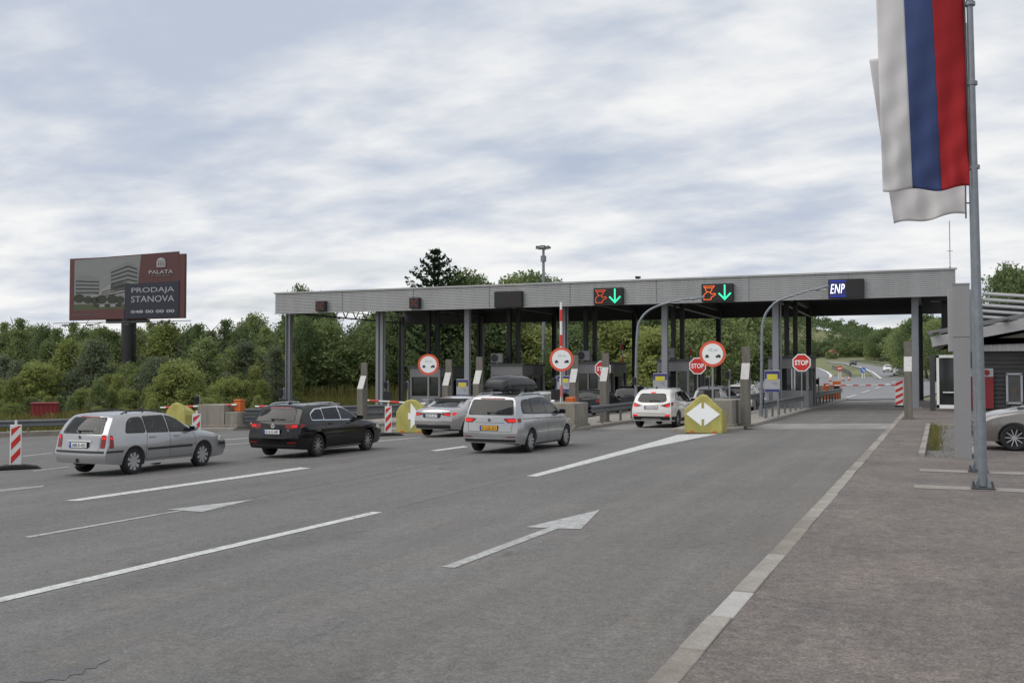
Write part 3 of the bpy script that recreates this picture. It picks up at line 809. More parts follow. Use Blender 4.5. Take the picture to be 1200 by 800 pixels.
info_board(653, 440, 669, 458, 52, 'blue and yellow information board behind the foot of the striped barrier')
info_board(765.5, 437, 782, 457, 50, 'blue and yellow information board directly above the white crossover')
info_board(896, 433.5, 914, 459, 47.5, 'blue and yellow information board at the right, beside the curved lamp post')

# --- height limit posts: concrete foot, set-back upper plate, white sloping reflector
MT['reflector'] = mat('worn_reflector', (0.52, 0.51, 0.49), .5, var=.12, vscale=6)
def gauge(px, py, ptop, label, dz=0.12, hl=2.05):
    c = spot(px, py, dz); s = 1200 / (-c.x * sin(YAW) + c.y * cos(YAW))
    H = (py - ptop) / s
    t = thing('lane_post', label, 'lane post', (c.x, c.y + .25, c.z), group='concrete lane posts with white reflectors')
    mb = MB(); mb.box((0, -.06, (H - 1.25) / 2), (.32, .46, H - 1.25), bev=.015); mb.box((0, -.06, .03), (.5, .62, .06)); mb.build('foot', MT['post_concrete'], t)
    mb = MB(); mb.box((0, .10, H - .63), (.31, .12, 1.26), bev=.008); mb.build('upper_plate', MT['post_concrete'], t)
    z = H - 1.25
    mb = MB(); mb.prism([(-.29, z + .002), (-.25, z + .002), (.038, z + .56), (.038, z + .62)], 'x', -.155, .155); mb.build('reflector_board', MT['reflector'], t)
gauge(1064.5, 491, 400, 'concrete post with white reflector at the right edge of the express lane')
gauge(873, 499.5, 406, 'concrete post with white reflector right of the yellow arrow block')
gauge(707, 495, 413.5, 'concrete post with white reflector covering part of a STOP sign')
gauge(671, 494, 416, 'concrete post with white reflector right of the striped upright barrier')
gauge(558, 496, 418, 'concrete post with white reflector just left of the car roof box')
gauge(522, 495, 421, 'concrete post with white reflector above the silver saloon, beside the leftmost round sign')
gauge(422, 497, 425, 'concrete post with white reflector farthest left, above the bonnet of the black estate')

# --- concrete blocks at the island noses
def block(x0, x1, y0, y1, h, label, g=None):
    g = G((x0 + x1) / 2, y0) + (ISL if g is None else g)
    t = thing('concrete_block', label, 'concrete barrier', ((x0 + x1) / 2, (y0 + y1) / 2, g), group='concrete blocks on the island noses')
    mb = MB(); mb.box((0, 0, h / 2), (x1 - x0, y1 - y0, h), bev=.03); mb.build('block', MT['concrete'], t)
    mb = MB(); mb.box((0, 0, .06), (x1 - x0 + .12, y1 - y0 + .12, .12), bev=.02); mb.build('footing', MT['kerb_dark'], t)
block(-15.35, -13.35, 38.5, 40.2, .98, 'stained concrete block in front of the silver van bonnet')
block(-8.6, -7.15, 38.6, 41.2, 1.02, 'stained concrete block directly behind the yellow arrow block')
block(-32.5, -30.95, 39.2, 40.6, 1.08, 'stained concrete block with the orange barrier cabinet beside it, far left')
block(-30.9, -30.2, 39.2, 40.2, .72, 'low concrete block carrying the orange barrier cabinet, far left', None)

# --- yellow crash blocks
def crash_block(x, y, w, h, d, label, kind, g=0.0):
    t = thing('crash_block', label, 'crash cushion', (x, y, G(x, y) + g), group='yellow crash blocks on the island noses')
    if kind == 'house': out = [(-w / 2, 0), (w / 2, 0), (w / 2, h * .60), (w * .10, h * .97), (0, h), (-w * .10, h * .97), (-w / 2, h * .62)]
    else: out = [(-w / 2, 0), (w / 2, 0), (w / 2, h * .62), (w * .40, h * .78), (w * .16, h * .97), (0, h), (-w * .16, h * .97), (-w * .40, h * .78), (-w / 2, h * .62)]
    mb = MB(); rows = []
    for yy, k in ((0, 1.0), (.12, 1.02), (d * .6, .92), (d, .8)):
        rows.append([(px * (1 if yy < .5 else 1.0), yy, pz * (k if pz > 0 else 1)) for px, pz in out] + [(out[0][0], yy, 0)])
    mb.grid(rows); mb.face([(px, 0, pz) for px, pz in out]); mb.face([(px, d, pz * .8) for px, pz in out])
    bmesh.ops.remove_doubles(mb.bm, verts=mb.bm.verts, dist=.0005)
    o = mb.build('body', MT['yellow'], t)
    bv = o.modifiers.new('soft_edge', 'BEVEL'); bv.width = .035; bv.segments = 2; bv.limit_method = 'ANGLE'
    mb = MB()
    for sx in (-.3, .3): mb.box((sx * w, -.003, .05), (.14, .02, .08))
    mb.build('fork_slot', MT['orange'], t)
    if kind == 'house':
        mb = MB(); cz = h * .50; rw, rh = w * .45, h * .33
        # diamond with a slot cut into its top and bottom corner
        P = [(-rw, cz), (-.05, cz - rh * .93), (-.05, cz - rh * .4), (.05, cz - rh * .4), (.05, cz - rh * .93), (rw, cz), (.05, cz + rh * .93), (.05, cz + rh * .45), (-.05, cz + rh * .45), (-.05, cz + rh * .93)]
        mb.prism(P, 'y', -.02, -.008); mb.build('white_diamond', MT['reflect_white'], t)
    elif kind == 'arrow':
        mb = MB(); cz = h * .50
        P = [(-.12, cz - .12), (.02, cz - .12), (.02, cz - .52), (.6, cz), (.02, cz + .56), (.02, cz + .14), (-.12, cz + .14)]
        mb.prism([(p[0] * .8 , p[1]) for p in P], 'y', -.02, -.008); mb.build('white_arrow', MT['reflect_white'], t)
crash_block(-7.85, 36.7, 1.36, 1.38, .9, 'yellow crash block with white double arrow diamond, right of the white crossover', 'house')
crash_block(-14.6, 36.9, 1.3, 1.3, .9, 'yellow crash block almost hidden by the bonnet of the silver van', 'plain')
crash_block(-19.9, 37.0, 1.35, 1.34, .9, 'yellow crash block with white arrow beside the silver saloon', 'arrow')
q = spot(213, 508)
crash_block(q.x - .38, q.y, 1.12, 1.36, .9, 'yellow crash block behind the bonnet of the silver estate car', 'plain')

# --- red and white beacon boards
def beacon(px, py, label, h=1.02, w=.27, ang=None):
    c = spot(px, py, 0.02)
    t = thing('beacon_board', label, 'beacon', (c.x, c.y, G(c.x, c.y) + .004), rz=-math.atan2(c.x, c.y), group='red and white beacon boards between the lanes')
    mb = MB(); mb.prism([(-.62, 0), (.62, 0), (.5, .075), (.22, .12), (-.22, .12), (-.5, .075)], 'y', -.2, .2); o = mb.build('foot', MT['rubber'], t)
    bv = o.modifiers.new('soft_edge', 'BEVEL'); bv.width = .02; bv.limit_method = 'ANGLE'
    z0 = .12
    mb = MB(); mb.box((0, 0, z0 + h / 2), (w, .05, h), bev=.012); mb.box((0, 0, z0 + h + .05), (.06, .045, .12), bev=.01); mb.build('board', MT['white'], t)
    mb = MB()
    for zc in (z0 + h * .02, z0 + h * .37, z0 + h * .72):
        a, b = -w * .40, w * .40; k = w * .9
        P = [(a, zc), (b, zc + k), (b, zc + k + h * .175), (a, zc + h * .175)]
        P = [(x, min(z, z0 + h * .985)) for x, z in P]
        mb.prism(P, 'y', -.031, -.026)
    mb.build('red_stripe', MT['reflect_red'], t)
beacon(18, 549, 'red and white beacon board at the left edge, left of the silver estate')
beacon(230, 525, 'red and white beacon board behind the bonnet of the silver estate')
beacon(455, 510, 'red and white beacon board between the black estate and the yellow block')

# --- barriers
def barrier(base, tip, label, pivot_h=1.0, cabinet='orange', r=.045, n=8, cab=True, cabh=1.05):
    base = Vector(base); tip = Vector(tip)
    t = thing('lane_barrier', label, 'barrier', base, group='red and white lane barriers')
    if cab:
        mb = MB(); mb.box((0, 0.12, cabh / 2), (.36, .36, cabh), bev=.03); c = mb.build('cabinet', MT[cabinet], t)
        mb = MB(); mb.box((0, .12, cabh + .03), (.42, .42, .06), bev=.02); mb.build('lid', MT[cabinet], c)
    a = Vector((0, -.1, pivot_h)); d = tip - base - a; 
    mb = MB(); mb.cyl(a, a + d, r, r * .8, n=8); arm = mb.build('arm', MT['white'], t)
    k = max(3, int(d.length / .9)); 
    for i in range(k):
        u0 = (i + .25) / k; u1 = u0 + .45 / k
        mb = MB(); mb.cyl(a + d * u0, a + d * u1, r * 1.06, r * 1.0, n=8); mb.build('red_band', MT['reflect_red'], arm)
# far left closed lane
c0 = atY(265, 502, 39.9); tip = atY(188, 477.5, 39.0)
barrier((-30.55, 39.7, G(-30.5, 39.7) + ISL + .73), tip, 'closed red and white barrier with orange cabinet behind the silver estate', pivot_h=.32, cabh=.5)
p = atY(299, 476, 43.5)
barrier((p.x + 4.6, 43.6, G(p.x + 4.6, 43.6)), p, 'closed barrier whose red tip shows left of the black estate roof', pivot_h=1.02, cabinet='sign_back')
a0 = atY(500, 473, 44.0); a1 = atY(426, 468.6, 43.6)
barrier((a0.x, 44.0, G(a0.x, 44) + ISL), a1, 'closed red and white barrier behind the beacon board and yellow block', pivot_h=a0.z - G(a0.x, 44) - ISL, cabinet='sign_back')
b0 = atY(659, 476, 41.6); b1 = atY(657.4, 354, 41.6)
barrier((b0.x, 41.6, G(b0.x, 41.6) + ISL), b1, 'tall raised red and white barrier behind the middle round sign', pivot_h=.9, r=.062, cab=False)
t = thing('barrier_cabinet', 'orange barrier cabinet at the foot of the tall raised barrier', 'barrier cabinet', (b0.x + .28, 41.9, G(b0.x, 41.6) + ISL))
mb = MB(); mb.box((0, 0, .58), (.4, .4, 1.16), bev=.05); mb.build('housing', MT['orange'], t)
mb = MB(); mb.box((0, -.21, .7), (.2, .03, .3), bev=.01); mb.build('hatch', MT['orange'], t)
for px, y0, y1, lab in ((730, 421.5, 399, 'raised far barrier standing above the booth right of a concrete post'), (810, 420, 402, 'raised far barrier behind a booth, left of the largest round sign')):
    a = atY(px, y0, 72); b = atY(px - .5, y1, 72)
    barrier((a.x, 72, G(a.x, 72) + ISL), b, lab, pivot_h=1.0, r=.055)
a = atY(968, 451.5, 84); b = atY(1056, 451, 82)
barrier((a.x, 84, G(-8, 84) + ISL), b, 'closed thin barrier across the exit of the express lane', pivot_h=a.z - G(-8, 84) - ISL, r=.05, cabh=1.2)
# striped board right of the express lane
p = spot(1057, 477)
t = thing('hazard_board', 'red and white striped hazard board beside the column at the right kerb', 'hazard board', (p.x - .02, 62.5, 0.115))
mb = MB(); mb.box((0, 0, .72), (.42, .08, 1.3), bev=.015); mb.build('board', MT['white'], t)
mb = MB()
for k in range(4):
    z = .1 + k * .36; mb.prism([(-.2, z), (.2, z + .2), (.2, z + .36), (-.2, z + .16)], 'y', -.05, -.041)
mb.build('red_stripe', MT['reflect_red'], t)
mb = MB(); mb.box((0, .02, .05), (.46, .3, .1)); mb.build('foot', MT['rubber'], t)

# --- guard rails
def guard_rail(P, label, top=.76, sp=2.0, beam2=False, face=1, post_m='rail', g=None):
    P = [Vector((x, y, (G(x, y) if g is None else 0) + (g or 0))) for x, y in P]
    root = thing('guard_rail', label, 'guard rail', P[0], group='steel guard rails')
    prof = [(0, -.155), (.05, -.12), (.05, -.06), (-.01, -.02), (-.01, .02), (.05, .06), (.05, .12), (0, .155)]
    mb = MB()
    for zc in ([top - .155] + ([top - .5] if beam2 else [])):
        rows = []
        for i, p in enumerate(P):
            d = (P[min(i + 1, len(P) - 1)] - P[max(i - 1, 0)]); d.z = 0; d.normalize(); nn = Vector((d.y, -d.x, 0)) * face
            rows.append([p + nn * (a + .06) + Vector((0, 0, zc + z)) for a, z in prof] + [p + nn * (a + .045) + Vector((0, 0, zc + z)) for a, z in prof[::-1]] + [p + nn * (prof[0][0] + .06) + Vector((0, 0, zc + prof[0][1]))])
        mb.grid(rows)
    under(mb.build('beam', MT['rail'], fix=False), root)
    for a, b in zip(P, P[1:]):
        n = max(1, int((b - a).length / sp))
        for k in range(n):
            q = a + (b - a) * ((k + .5) / n)
            mb = MB(); mb.box((0, 0, (top - .05) / 2 - .1), (.1, .06, top + .15)); o = mb.build('post', MT[post_m], root); o.location = q - P[0]
guard_rail([(-7.15, 45.5), (-7.15, 60.0)], 'guard rail on the island right of the information board, beside the express lane', top=.78, g=G(-7.1, 50) + ISL)
guard_rail([(-7.2, 66.6), (-7.2, 85.5)], 'guard rail behind the express lane booth, ending at the orange cabinet', top=.85, g=G(-7.1, 60) + ISL)
guard_rail([(-9.3, 44.0), (-9.5, 61)], 'guard rail on the far side of the island, behind the rightmost lamp post', top=.95, g=G(-9.3, 50) + ISL)
guard_rail([(-13.35, 40.3), (-13.35, 43.9), (-13.5, 50)], 'guard rail between the concrete block and the white crossover', top=.80, g=G(-13.3, 45) + ISL)
guard_rail([(-30.1, 39.6), (-25.6, 44.9), (-21.6, 49.0)], 'guard rail running behind the black estate car from the orange cabinet', top=1.0, beam2=True)
guard_rail([(-56, 23.2), (-47, 28.6), (-38.66, 33.4), (-33.4, 38.2)], 'long guard rail along the left edge of the plaza below the bushes', top=.74, face=1)
# kerb under the left rail
mb = MB()
for a, b in (((-50, 26.85), (-38.72, 33.36)), ((-38.72, 33.36), (-33.4, 38.1))):
    d = Vector((b[0] - a[0], b[1] - a[1])).normalized(); nx, ny = d.y * .3, -d.x * .3
    L = [(a[0] + nx, a[1] + ny), (b[0] + nx, b[1] + ny), (b[0] - nx * 3, b[1] - ny * 3), (a[0] - nx * 3, a[1] - ny * 3)]
    v0 = [mb.bm.verts.new((x, y, G(x, y) - .1)) for x, y in L]; v1 = [mb.bm.verts.new((x, y, G(x, y) + .2)) for x, y in L]
    for k in range(4): mb.bm.faces.new((v0[k], v0[(k + 1) % 4], v1[(k + 1) % 4], v1[k]))
    mb.bm.faces.new(v1)
tag(mb.build('edge_kerb', MT['kerb_dark']), kind='structure')

# --- signal heads and small equipment on posts
def signal(px, py, Y, label, hpx=10, look=-1, box=False, dz=ISL):
    c = atY(px, py, Y); g = G(c.x, Y) + dz; z = c.z - g
    t = thing('signal_head', label, 'signal', (c.x, Y, g), rz=.4, group='small signals and cameras on posts')
    mb = MB(); mb.cyl((.12, 0.06, 0), (.12, 0.06, z + .25), .04, n=8); mb.build('post', MT['steel'], t)
    mb = MB(); mb.box((0, -.02, z), (.2, .22, .36), bev=.02); mb.build('housing', MT['black'], t)
    mb = MB()
    for dzz in (-.08, .09): mb.cyl((0, -.13, z + dzz), (0, -.22, z + dzz - .01), .075, .08, n=10)
    mb.build('visor', MT['black'], t, smooth=True)
    if box:
        mb = MB(); mb.box((.1, -.06, z - .58), (.46, .25, .46), bev=.02); mb.build('control_box', MT['black'], t)
signal(230.5, 468.5, 39.5, 'black signal head on a post above the beacon behind the silver estate', dz=.3)
signal(329.5, 459.5, 45, 'black signal head with control box above the black estate roof', box=True)
signal(452, 451, 50, 'small signal head with control box left of the first booth', box=True)
signal(475, 451.5, 46, 'small camera on a slim post right of the double column')
signal(610.5, 446, 47, 'signal head right of the car roof box')
signal(649, 447, 43, 'black signal head with control box left of the striped barrier foot', box=True)
signal(828, 447, 43.5, 'black signal head with control box below the largest round sign', box=True)
signal(743, 446.5, 47, 'slim camera post left of the white crossover, beside the lamp post')
signal(852, 439, 46.5, 'small signal heads behind the largest round sign post')
signal(957.5, 447, 68, 'black signal head behind the express lane booth')
# ================================================================== CARS
def paint(name, c, metal=0.5, rough=0.32): return mat(name, c, rough, metal=metal, coat=1.0, var=0.04, vscale=2)
MT['p_silver'] = paint('paint_silver', (0.38, 0.38, 0.385), .55, .24)
MT['p_silver2'] = paint('paint_pale_silver', (0.38, 0.385, 0.39), .55, .24)
MT['p_black'] = mat('paint_black', (0.005, 0.0045, 0.005), .10, spec=.5, var=.04)
MT['p_champ'] = paint('paint_silver_saloon', (0.43, 0.415, 0.41), .55, .24)
MT['p_white'] = paint('paint_white', (0.70, 0.685, 0.65), 0, .35)
MT['p_grey'] = paint('paint_grey', (0.16, 0.165, 0.17), .5, .35)
MT['p_beige'] = paint('paint_beige_grey', (0.21, 0.195, 0.18), .4, .3)
MT['trim'] = mat('black_trim', (0.022, 0.022, 0.024), 0.55, var=.1)
MT['seam'] = mat('panel_gap', (0.02, 0.02, 0.02), 0.8, var=.1)
MT['chrome'] = mat('chrome', (0.62, 0.63, 0.64), 0.16, metal=.95, var=.03)
MT['alloy'] = mat('alloy_wheel', (0.50, 0.51, 0.52), 0.3, metal=.7, var=.05)
MT['alloy_dark'] = mat('alloy_recess', (0.03, 0.03, 0.032), 0.5, var=.1)
MT['tyre'] = mat('tyre', (0.018, 0.018, 0.018), 0.85, var=.2, vscale=12)
MT['interior'] = mat('cabin_fabric', (0.05, 0.05, 0.052), .85, var=.2, vscale=6)
def pane(name, tint, k):
    """window glass: tinted see-through with the mirror reflection of real glass"""
    m = bpy.data.materials.new(name); m.use_nodes = True; n, l = m.node_tree.nodes, m.node_tree.links; n.clear()
    out = n.new('ShaderNodeOutputMaterial'); t = n.new('ShaderNodeBsdfTransparent'); t.inputs[0].default_value = (*tint, 1)
    g = n.new('ShaderNodeBsdfGlossy'); g.inputs['Roughness'].default_value = .02
    fr = n.new('ShaderNodeFresnel'); fr.inputs[0].default_value = 1.5
    # faint dust film on the glass
    d = n.new('ShaderNodeBsdfDiffuse'); d.inputs[0].default_value = (.3, .3, .29, 1)
    nz = n.new('ShaderNodeTexNoise'); nz.inputs['Scale'].default_value = 4; tc = n.new('ShaderNodeTexCoord'); l.new(tc.outputs['Object'], nz.inputs['Vector'])
    mr = n.new('ShaderNodeMapRange'); mr.inputs[3].default_value = .0; mr.inputs[4].default_value = k; l.new(nz.outputs[0], mr.inputs[0])
    a = n.new('ShaderNodeMixShader'); l.new(mr.outputs[0], a.inputs[0]); l.new(t.outputs[0], a.inputs[1]); l.new(d.outputs[0], a.inputs[2])
    b = n.new('ShaderNodeMixShader'); l.new(fr.outputs[0], b.inputs[0]); l.new(a.outputs[0], b.inputs[1]); l.new(g.outputs[0], b.inputs[2])
    l.new(b.outputs[0], out.inputs[0]); return m
MT['cglass'] = pane('car_glass_tinted', (.10, .105, .11), .06)
MT['cglass_g'] = pane('car_glass_green', (.62, .72, .66), .10)
MT['cglass_solid'] = mat('car_glass_far', (0.012, 0.013, 0.014), 0.06, spec=.3, var=.2)
MT['lamp_red'] = mat('lamp_red', (0.22, 0.006, 0.006), 0.25, coat=.15, var=.25, vscale=14)
MT['lamp_lit'] = mat('lamp_red_lit', (0.4, 0.01, 0.01), 0.3, coat=.1, emit=(1.0, 0.022, 0.02), estr=0.5, spec=.2, var=.15, vscale=14)
MT['lamp_white'] = mat('lamp_clear', (0.6, 0.6, 0.6), 0.1, coat=1, var=.1, vscale=10)
MT['lamp_amber'] = mat('lamp_amber', (0.55, 0.2, 0.03), 0.2, coat=1, var=.1)
MT['plate_white'] = mat('plate_white', (0.80, 0.80, 0.79), .4, var=.03)
MT['plate_yellow'] = mat('plate_yellow', (0.80, 0.42, 0.02), .4, var=.03)
MT['plate_ink'] = mat('plate_ink', (0.03, 0.03, 0.04), .5, var=.05)
MT['plate_blue'] = mat('plate_blue', (0.03, 0.07, 0.40), .5, var=.05)
MT['underbody'] = mat('underbody', (0.015, 0.015, 0.015), .9, var=.1)

def tabl(tab, z):
    if z <= tab[0][0]: return tab[0][1]
    for (a, b), (c, d) in zip(tab, tab[1:]):
        if z <= c: return b + (d - b) * (z - a) / (c - a)
    return tab[-1][1]

_wheel_cache = {}
def wheel_meshes(R, wd, style):
    key = (R, wd, style)
    if key in _wheel_cache: return _wheel_cache[key]
    # axis along x, outer side at +x
    def lathe(prof, n=36):
        mb = MB(); rows = []
        for k in range(n + 1):
            a = 2 * pi * k / n
            rows.append([(x, r * cos(a), r * sin(a)) for x, r in prof])
        mb.grid(rows); bmesh.ops.remove_doubles(mb.bm, verts=mb.bm.verts, dist=1e-5)
        return mb
    h = wd / 2; rr = R * .70
    t = lathe([(-h * .8, rr), (-h, rr + .03), (-h, R - .035), (-h * .72, R - .004), (0, R), (h * .72, R - .004), (h, R - .035), (h * 1.02, rr + .045), (h * .86, rr)]).mesh('wheel')
    rim = lathe([(h * .86, rr + .004), (h * .90, rr - .008), (h * .55, rr - .03), (h * .2, rr - .05), (h * .15, 0.001)]).mesh('rim')
    mb = MB()
    mb.cyl((h * .3, 0, 0), (h * .8, 0, 0), R * .16, R * .13, n=16)
    N, w0, w1 = {'steel9': (9, .05, .088), 'multi': (10, .026, .020), 'twin': (5, .07, .05), 'turbine': (10, .03, .045)}[style]
    for k in range(N):
        a = 2 * pi * k / N; ca, sa = cos(a), sin(a)
        sk = .25 if style == 'turbine' else 0
        c2, s2 = cos(a + sk), sin(a + sk)
        r0, r1 = R * .12, rr - .004
        for off in ((0,) if style != 'twin' else (-.045, .045)):
            p = []
            for (r, w, cc, ss, xx) in ((r0, w0, ca, sa, h * .78), (r1, w1, c2, s2, h * .84)):
                p.append([(xx, r * cc - (off + w / 2) * ss, r * ss + (off + w / 2) * cc), (xx, r * cc - (off - w / 2) * ss, r * ss + (off - w / 2) * cc),
                          (xx - .03, r * cc - (off - w / 2) * ss, r * ss + (off - w / 2) * cc), (xx - .03, r * cc - (off + w / 2) * ss, r * ss + (off + w / 2) * cc)])
            v0 = [mb.bm.verts.new(q) for q in p[0]]; v1 = [mb.bm.verts.new(q) for q in p[1]]
            for j in range(4): mb.bm.faces.new((v0[j], v0[(j + 1) % 4], v1[(j + 1) % 4], v1[j]))
            mb.bm.faces.new(v0[::-1]); mb.bm.faces.new(v1)
    if style == 'steel9':
        # full wheel trim: disc with oval holes reads as broad web
        mb2 = None
    sp = mb.mesh('spokes')
    for me, m, s in ((t, 'tyre', True), (rim, 'alloy_dark', True), (sp, 'alloy', False)):
        me.materials.append(MT[m])
        if s:
            for p in me.polygons: p.use_smooth = True
            me.set_sharp_from_angle(angle=rad(50))
    _wheel_cache[key] = (t, rim, sp)
    return _wheel_cache[key]

def rounded(poly, r, n=3):
    """round the corners of a 2-D outline"""
    out = []; N = len(poly)
    for i in range(N):
        p0, p1, p2 = Vector(poly[i - 1]), Vector(poly[i]), Vector(poly[(i + 1) % N])
        a = p0 - p1; b = p2 - p1
        d = min(r, a.length * .45, b.length * .45)
        A = p1 + a.normalized() * d; B = p1 + b.normalized() * d
        for k in range(n + 1):
            t = k / n
            out.append(tuple((A * (1 - t) ** 2 + p1 * 2 * t * (1 - t) + B * t * t)))
    return out

class Car:
    """body lofted from its side outline, plan and cross-section; y forward from the rear bumper, x right, z up"""
    def __init__(s, name, label, loc, rz, m, W, rear, top, front, wheels, R, zb=0.2, belt=(0.95, 0.88), tumble=0.36, bulge=0.09, group='cars in the lanes', cat='car', style='multi', tyre_w=.21, arch=.06, glass='cglass', rise=.12, ylen=1.0, rround=.095, rlen=.5):
        s.root = thing(name, label, cat, loc, rz, group); s.W = W; s.m = m; s.glass = glass; s.rear = rear; s.capw = W / 2 * (1 - rround) - .05; s.root.scale = (1, ylen, 1)
        L = max(v for _, v in front); s.L = L
        znose = top[-1][1]
        FR = [-1, -.93, -.8, -.55, -.28, 0, .28, .55, .8, .93, 1]
        CS = [0, .06, .16, .28, .40, .50, .60, .70, .79, .87, .94, 1]
        def wp(y):
            w = W / 2
            if y < rlen: w *= 1 - rround * ((rlen - y) / rlen) ** 2
            if y > L - .9: w *= 1 - .16 * ((y - (L - .9)) / .9) ** 2
            return w
        def sec(y, z, zt):
            zbelt = belt[0] + (belt[1] - belt[0]) * y / L
            w = wp(y)
            if z < .55: w *= 1 - .10 * ((.55 - z) / .35) ** 1.6
            zs = min(zbelt, zt)
            if z > .66: w -= .055 * (max(min(z, zs) - .66, 0) / .3) ** 1.5
            if z > zbelt: w -= (z - zbelt) * tumble
            return w
        rings = []
        for (Y, Z) in top:
            zr = min(Z, znose)
            yr, yf = tabl(rear, Z), tabl(front, zr)
            si = (Y - yr) / (yf - yr); si = min(max(si, 0), 1)
            rings.append((Y, Z, si))
        bm = bmesh.new(); rows = []
        def P(ring, c, f):
            Y, Z, si = ring
            zl = zb + rise * max(0, 1 - Y / .95) ** .7 + .04 * max(0, 1 - (L - Y) / .7)
            z = zl + (Z - zl) * c
            y = tabl(rear, z) * (1 - si) + tabl(front, min(z, znose)) * si
            if c == 1: y = Y
            w = sec(y, z, Z)
            cab = Z > belt[0] + .12
            if c == 1: w -= .055 if cab else .045
            elif c > .9: w -= .018 if cab else .014
            zz = z
            if c == 1: zz += (.045 if cab else .05) * (1 - f * f)
            yy = y - bulge * (1 - f * f) * (1 - si) ** 10 * (1 if c < 1 else .6) + .10 * (1 - f * f) * si ** 10 - (0.09 * f * f * (.25 < si < 1) * (Z > znose + .02) * smooth01((si - .25) * 3) if c == 1 else 0)
            return (w * f, yy, zz)
        for r in rings:
            loop = [P(r, 0, f) for f in FR] + [P(r, c, 1) for c in CS[1:-1]] + [P(r, 1, f) for f in FR[::-1]] + [P(r, c, -1) for c in CS[-2:0:-1]]
            rows.append([bm.verts.new(p) for p in loop])
        n = len(rows[0])
        for a, b in zip(rows, rows[1:]):
            for k in range(n): bm.faces.new((a[k], a[(k + 1) % n], b[(k + 1) % n], b[k]))
        for r in (rings[0], rings[-1]):
            g = [[bm.verts.new(P(r, c, f)) for f in FR] for c in CS]
            for a, b in zip(g, g[1:]):
                for k in range(len(FR) - 1): bm.faces.new((a[k], a[k + 1], b[k + 1], b[k]))
        bmesh.ops.remove_doubles(bm, verts=bm.verts, dist=1e-4)
        bmesh.ops.recalc_face_normals(bm, faces=bm.faces)
        me = bpy.data.meshes.new('body'); bm.to_mesh(me)
        bm.free()
        # wheel wells
        body = bpy.data.objects.new('body', me); COL.objects.link(body)
        cb = MB()
        for yw in wheels:
            for sx in (-1, 1):
                cb.cyl((sx * (W / 2 - .30), yw, R), (sx * (W / 2 + .1), yw, R), R + arch, n=32)
                cb.box((sx * (W / 2 - .10), yw, R - .2), (.40, 2 * (R + arch) * .985, .4))
        cut = cb.build('cutter', None)
        # keep cutter clean: union of overlapping shapes handled by self option
        md = body.modifiers.new('wells', 'BOOLEAN'); md.object = cut; md.operation = 'DIFFERENCE'; md.solver = 'EXACT'; md.use_self = True
        dg = bpy.context.evaluated_depsgraph_get()
        me2 = bpy.data.meshes.new_from_object(body.evaluated_get(dg))
        bpy.data.objects.remove(body); bpy.data.objects.remove(cut)
        me2.name = 'body'; me2.materials.clear(); me2.materials.append(MT[m]); me2.materials.append(MT['underbody'])
        for p in me2.polygons:
            p.use_smooth = True; p.material_index = 0
            c = p.center
            for yw in wheels:
                d = math.hypot(c.y - yw, c.z - R)
                if d < R + arch + .004 and (abs(c.x) < W / 2 - .28 or d > R + arch - .03) and abs(p.normal.x) * (abs(c.x) > W / 2 - .27) < .5: p.material_index = 1
            if c.z < .45 and p.normal.z < -.7: p.material_index = 1
        me2.set_sharp_from_angle(angle=rad(38))
        s.body = link('body', me2, None, s.root)
        s.bvh = BVHTree.FromPolygons([v.co.copy() for v in me2.vertices], [tuple(p.vertices) for p in me2.polygons])
        s.cuts = []; s.rearcut = None
        for yw in wheels:
            for sx in (-1, 1):
                t, rim, sp = wheel_meshes(R, tyre_w, style)
                w = link('wheel', t, None, s.root)
                w.location = (sx * (W / 2 - tyre_w / 2 - .025), yw, R); w.rotation_euler = (0 if sx > 0 else 0, 0, 0 if sx > 0 else pi)
                for me_, nm in ((rim, 'rim'), (sp, 'spokes')):
                    link(nm, me_, None, w)
        for yw in wheels:
            mb = MB(); mb.box((0, yw, R), (W - .5, .12, .12)); mb.build('axle', MT['underbody'], s.root)
    def hit(s, side, a, b):
        if side == 'R': o, d = Vector((3, a, b)), Vector((-1, 0, 0))
        elif side == 'L': o, d = Vector((-3, a, b)), Vector((1, 0, 0))
        elif side == 'B': o, d = Vector((a, -3, b)), Vector((0, 1, 0))
        elif side == 'F': o, d = Vector((a, s.L + 3, b)), Vector((0, -1, 0))
        else: o, d = Vector((a, b, 4)), Vector((0, 0, -1))
        p, nrm, i, dist = s.bvh.ray_cast(o, d)
        return p, d
    def panel(s, name, side, poly, m, off=.006, r=.0, parent=None, step=.10, rim=.02):
        if side == 'B': poly = [(max(-s.capw, min(s.capw, p[0])), p[1]) for p in poly]
        elif side in 'RL': poly = [(max(p[0], tabl(s.rear, p[1]) + .03), p[1]) for p in poly]
        if r: poly = rounded(poly, r)
        bm = bmesh.new()
        vs_ = [bm.verts.new((p[0], p[1], 0)) for p in poly]
        bm.faces.new(vs_)
        lo = [min(p[i] for p in poly) for i in (0, 1)]; hi = [max(p[i] for p in poly) for i in (0, 1)]
        for ax in (0, 1):
            k = lo[ax] + step
            while k < hi[ax] - .01:
                bmesh.ops.bisect_plane(bm, geom=bm.verts[:] + bm.edges[:] + bm.faces[:], plane_co=(k if ax == 0 else 0, k if ax == 1 else 0, 0), plane_no=(1 if ax == 0 else 0, 1 if ax == 1 else 0, 0))
                k += step
        ok = True; last = None
        for v in bm.verts:
            p, d = s.hit(side, v.co.x, v.co.y)
            if p is None:
                p = last if last is not None else Vector((0, 0, 0)); ok = False
                q = Vector((0, 0, 0))
                if side in 'RL': q = Vector((p.x, v.co.x, v.co.y))
                elif side in 'BF': q = Vector((v.co.x, p.y, v.co.y))
                else: q = Vector((v.co.x, v.co.y, p.z))
                v.co = q - d * off; continue
            last = p
            v.co = p - d * off
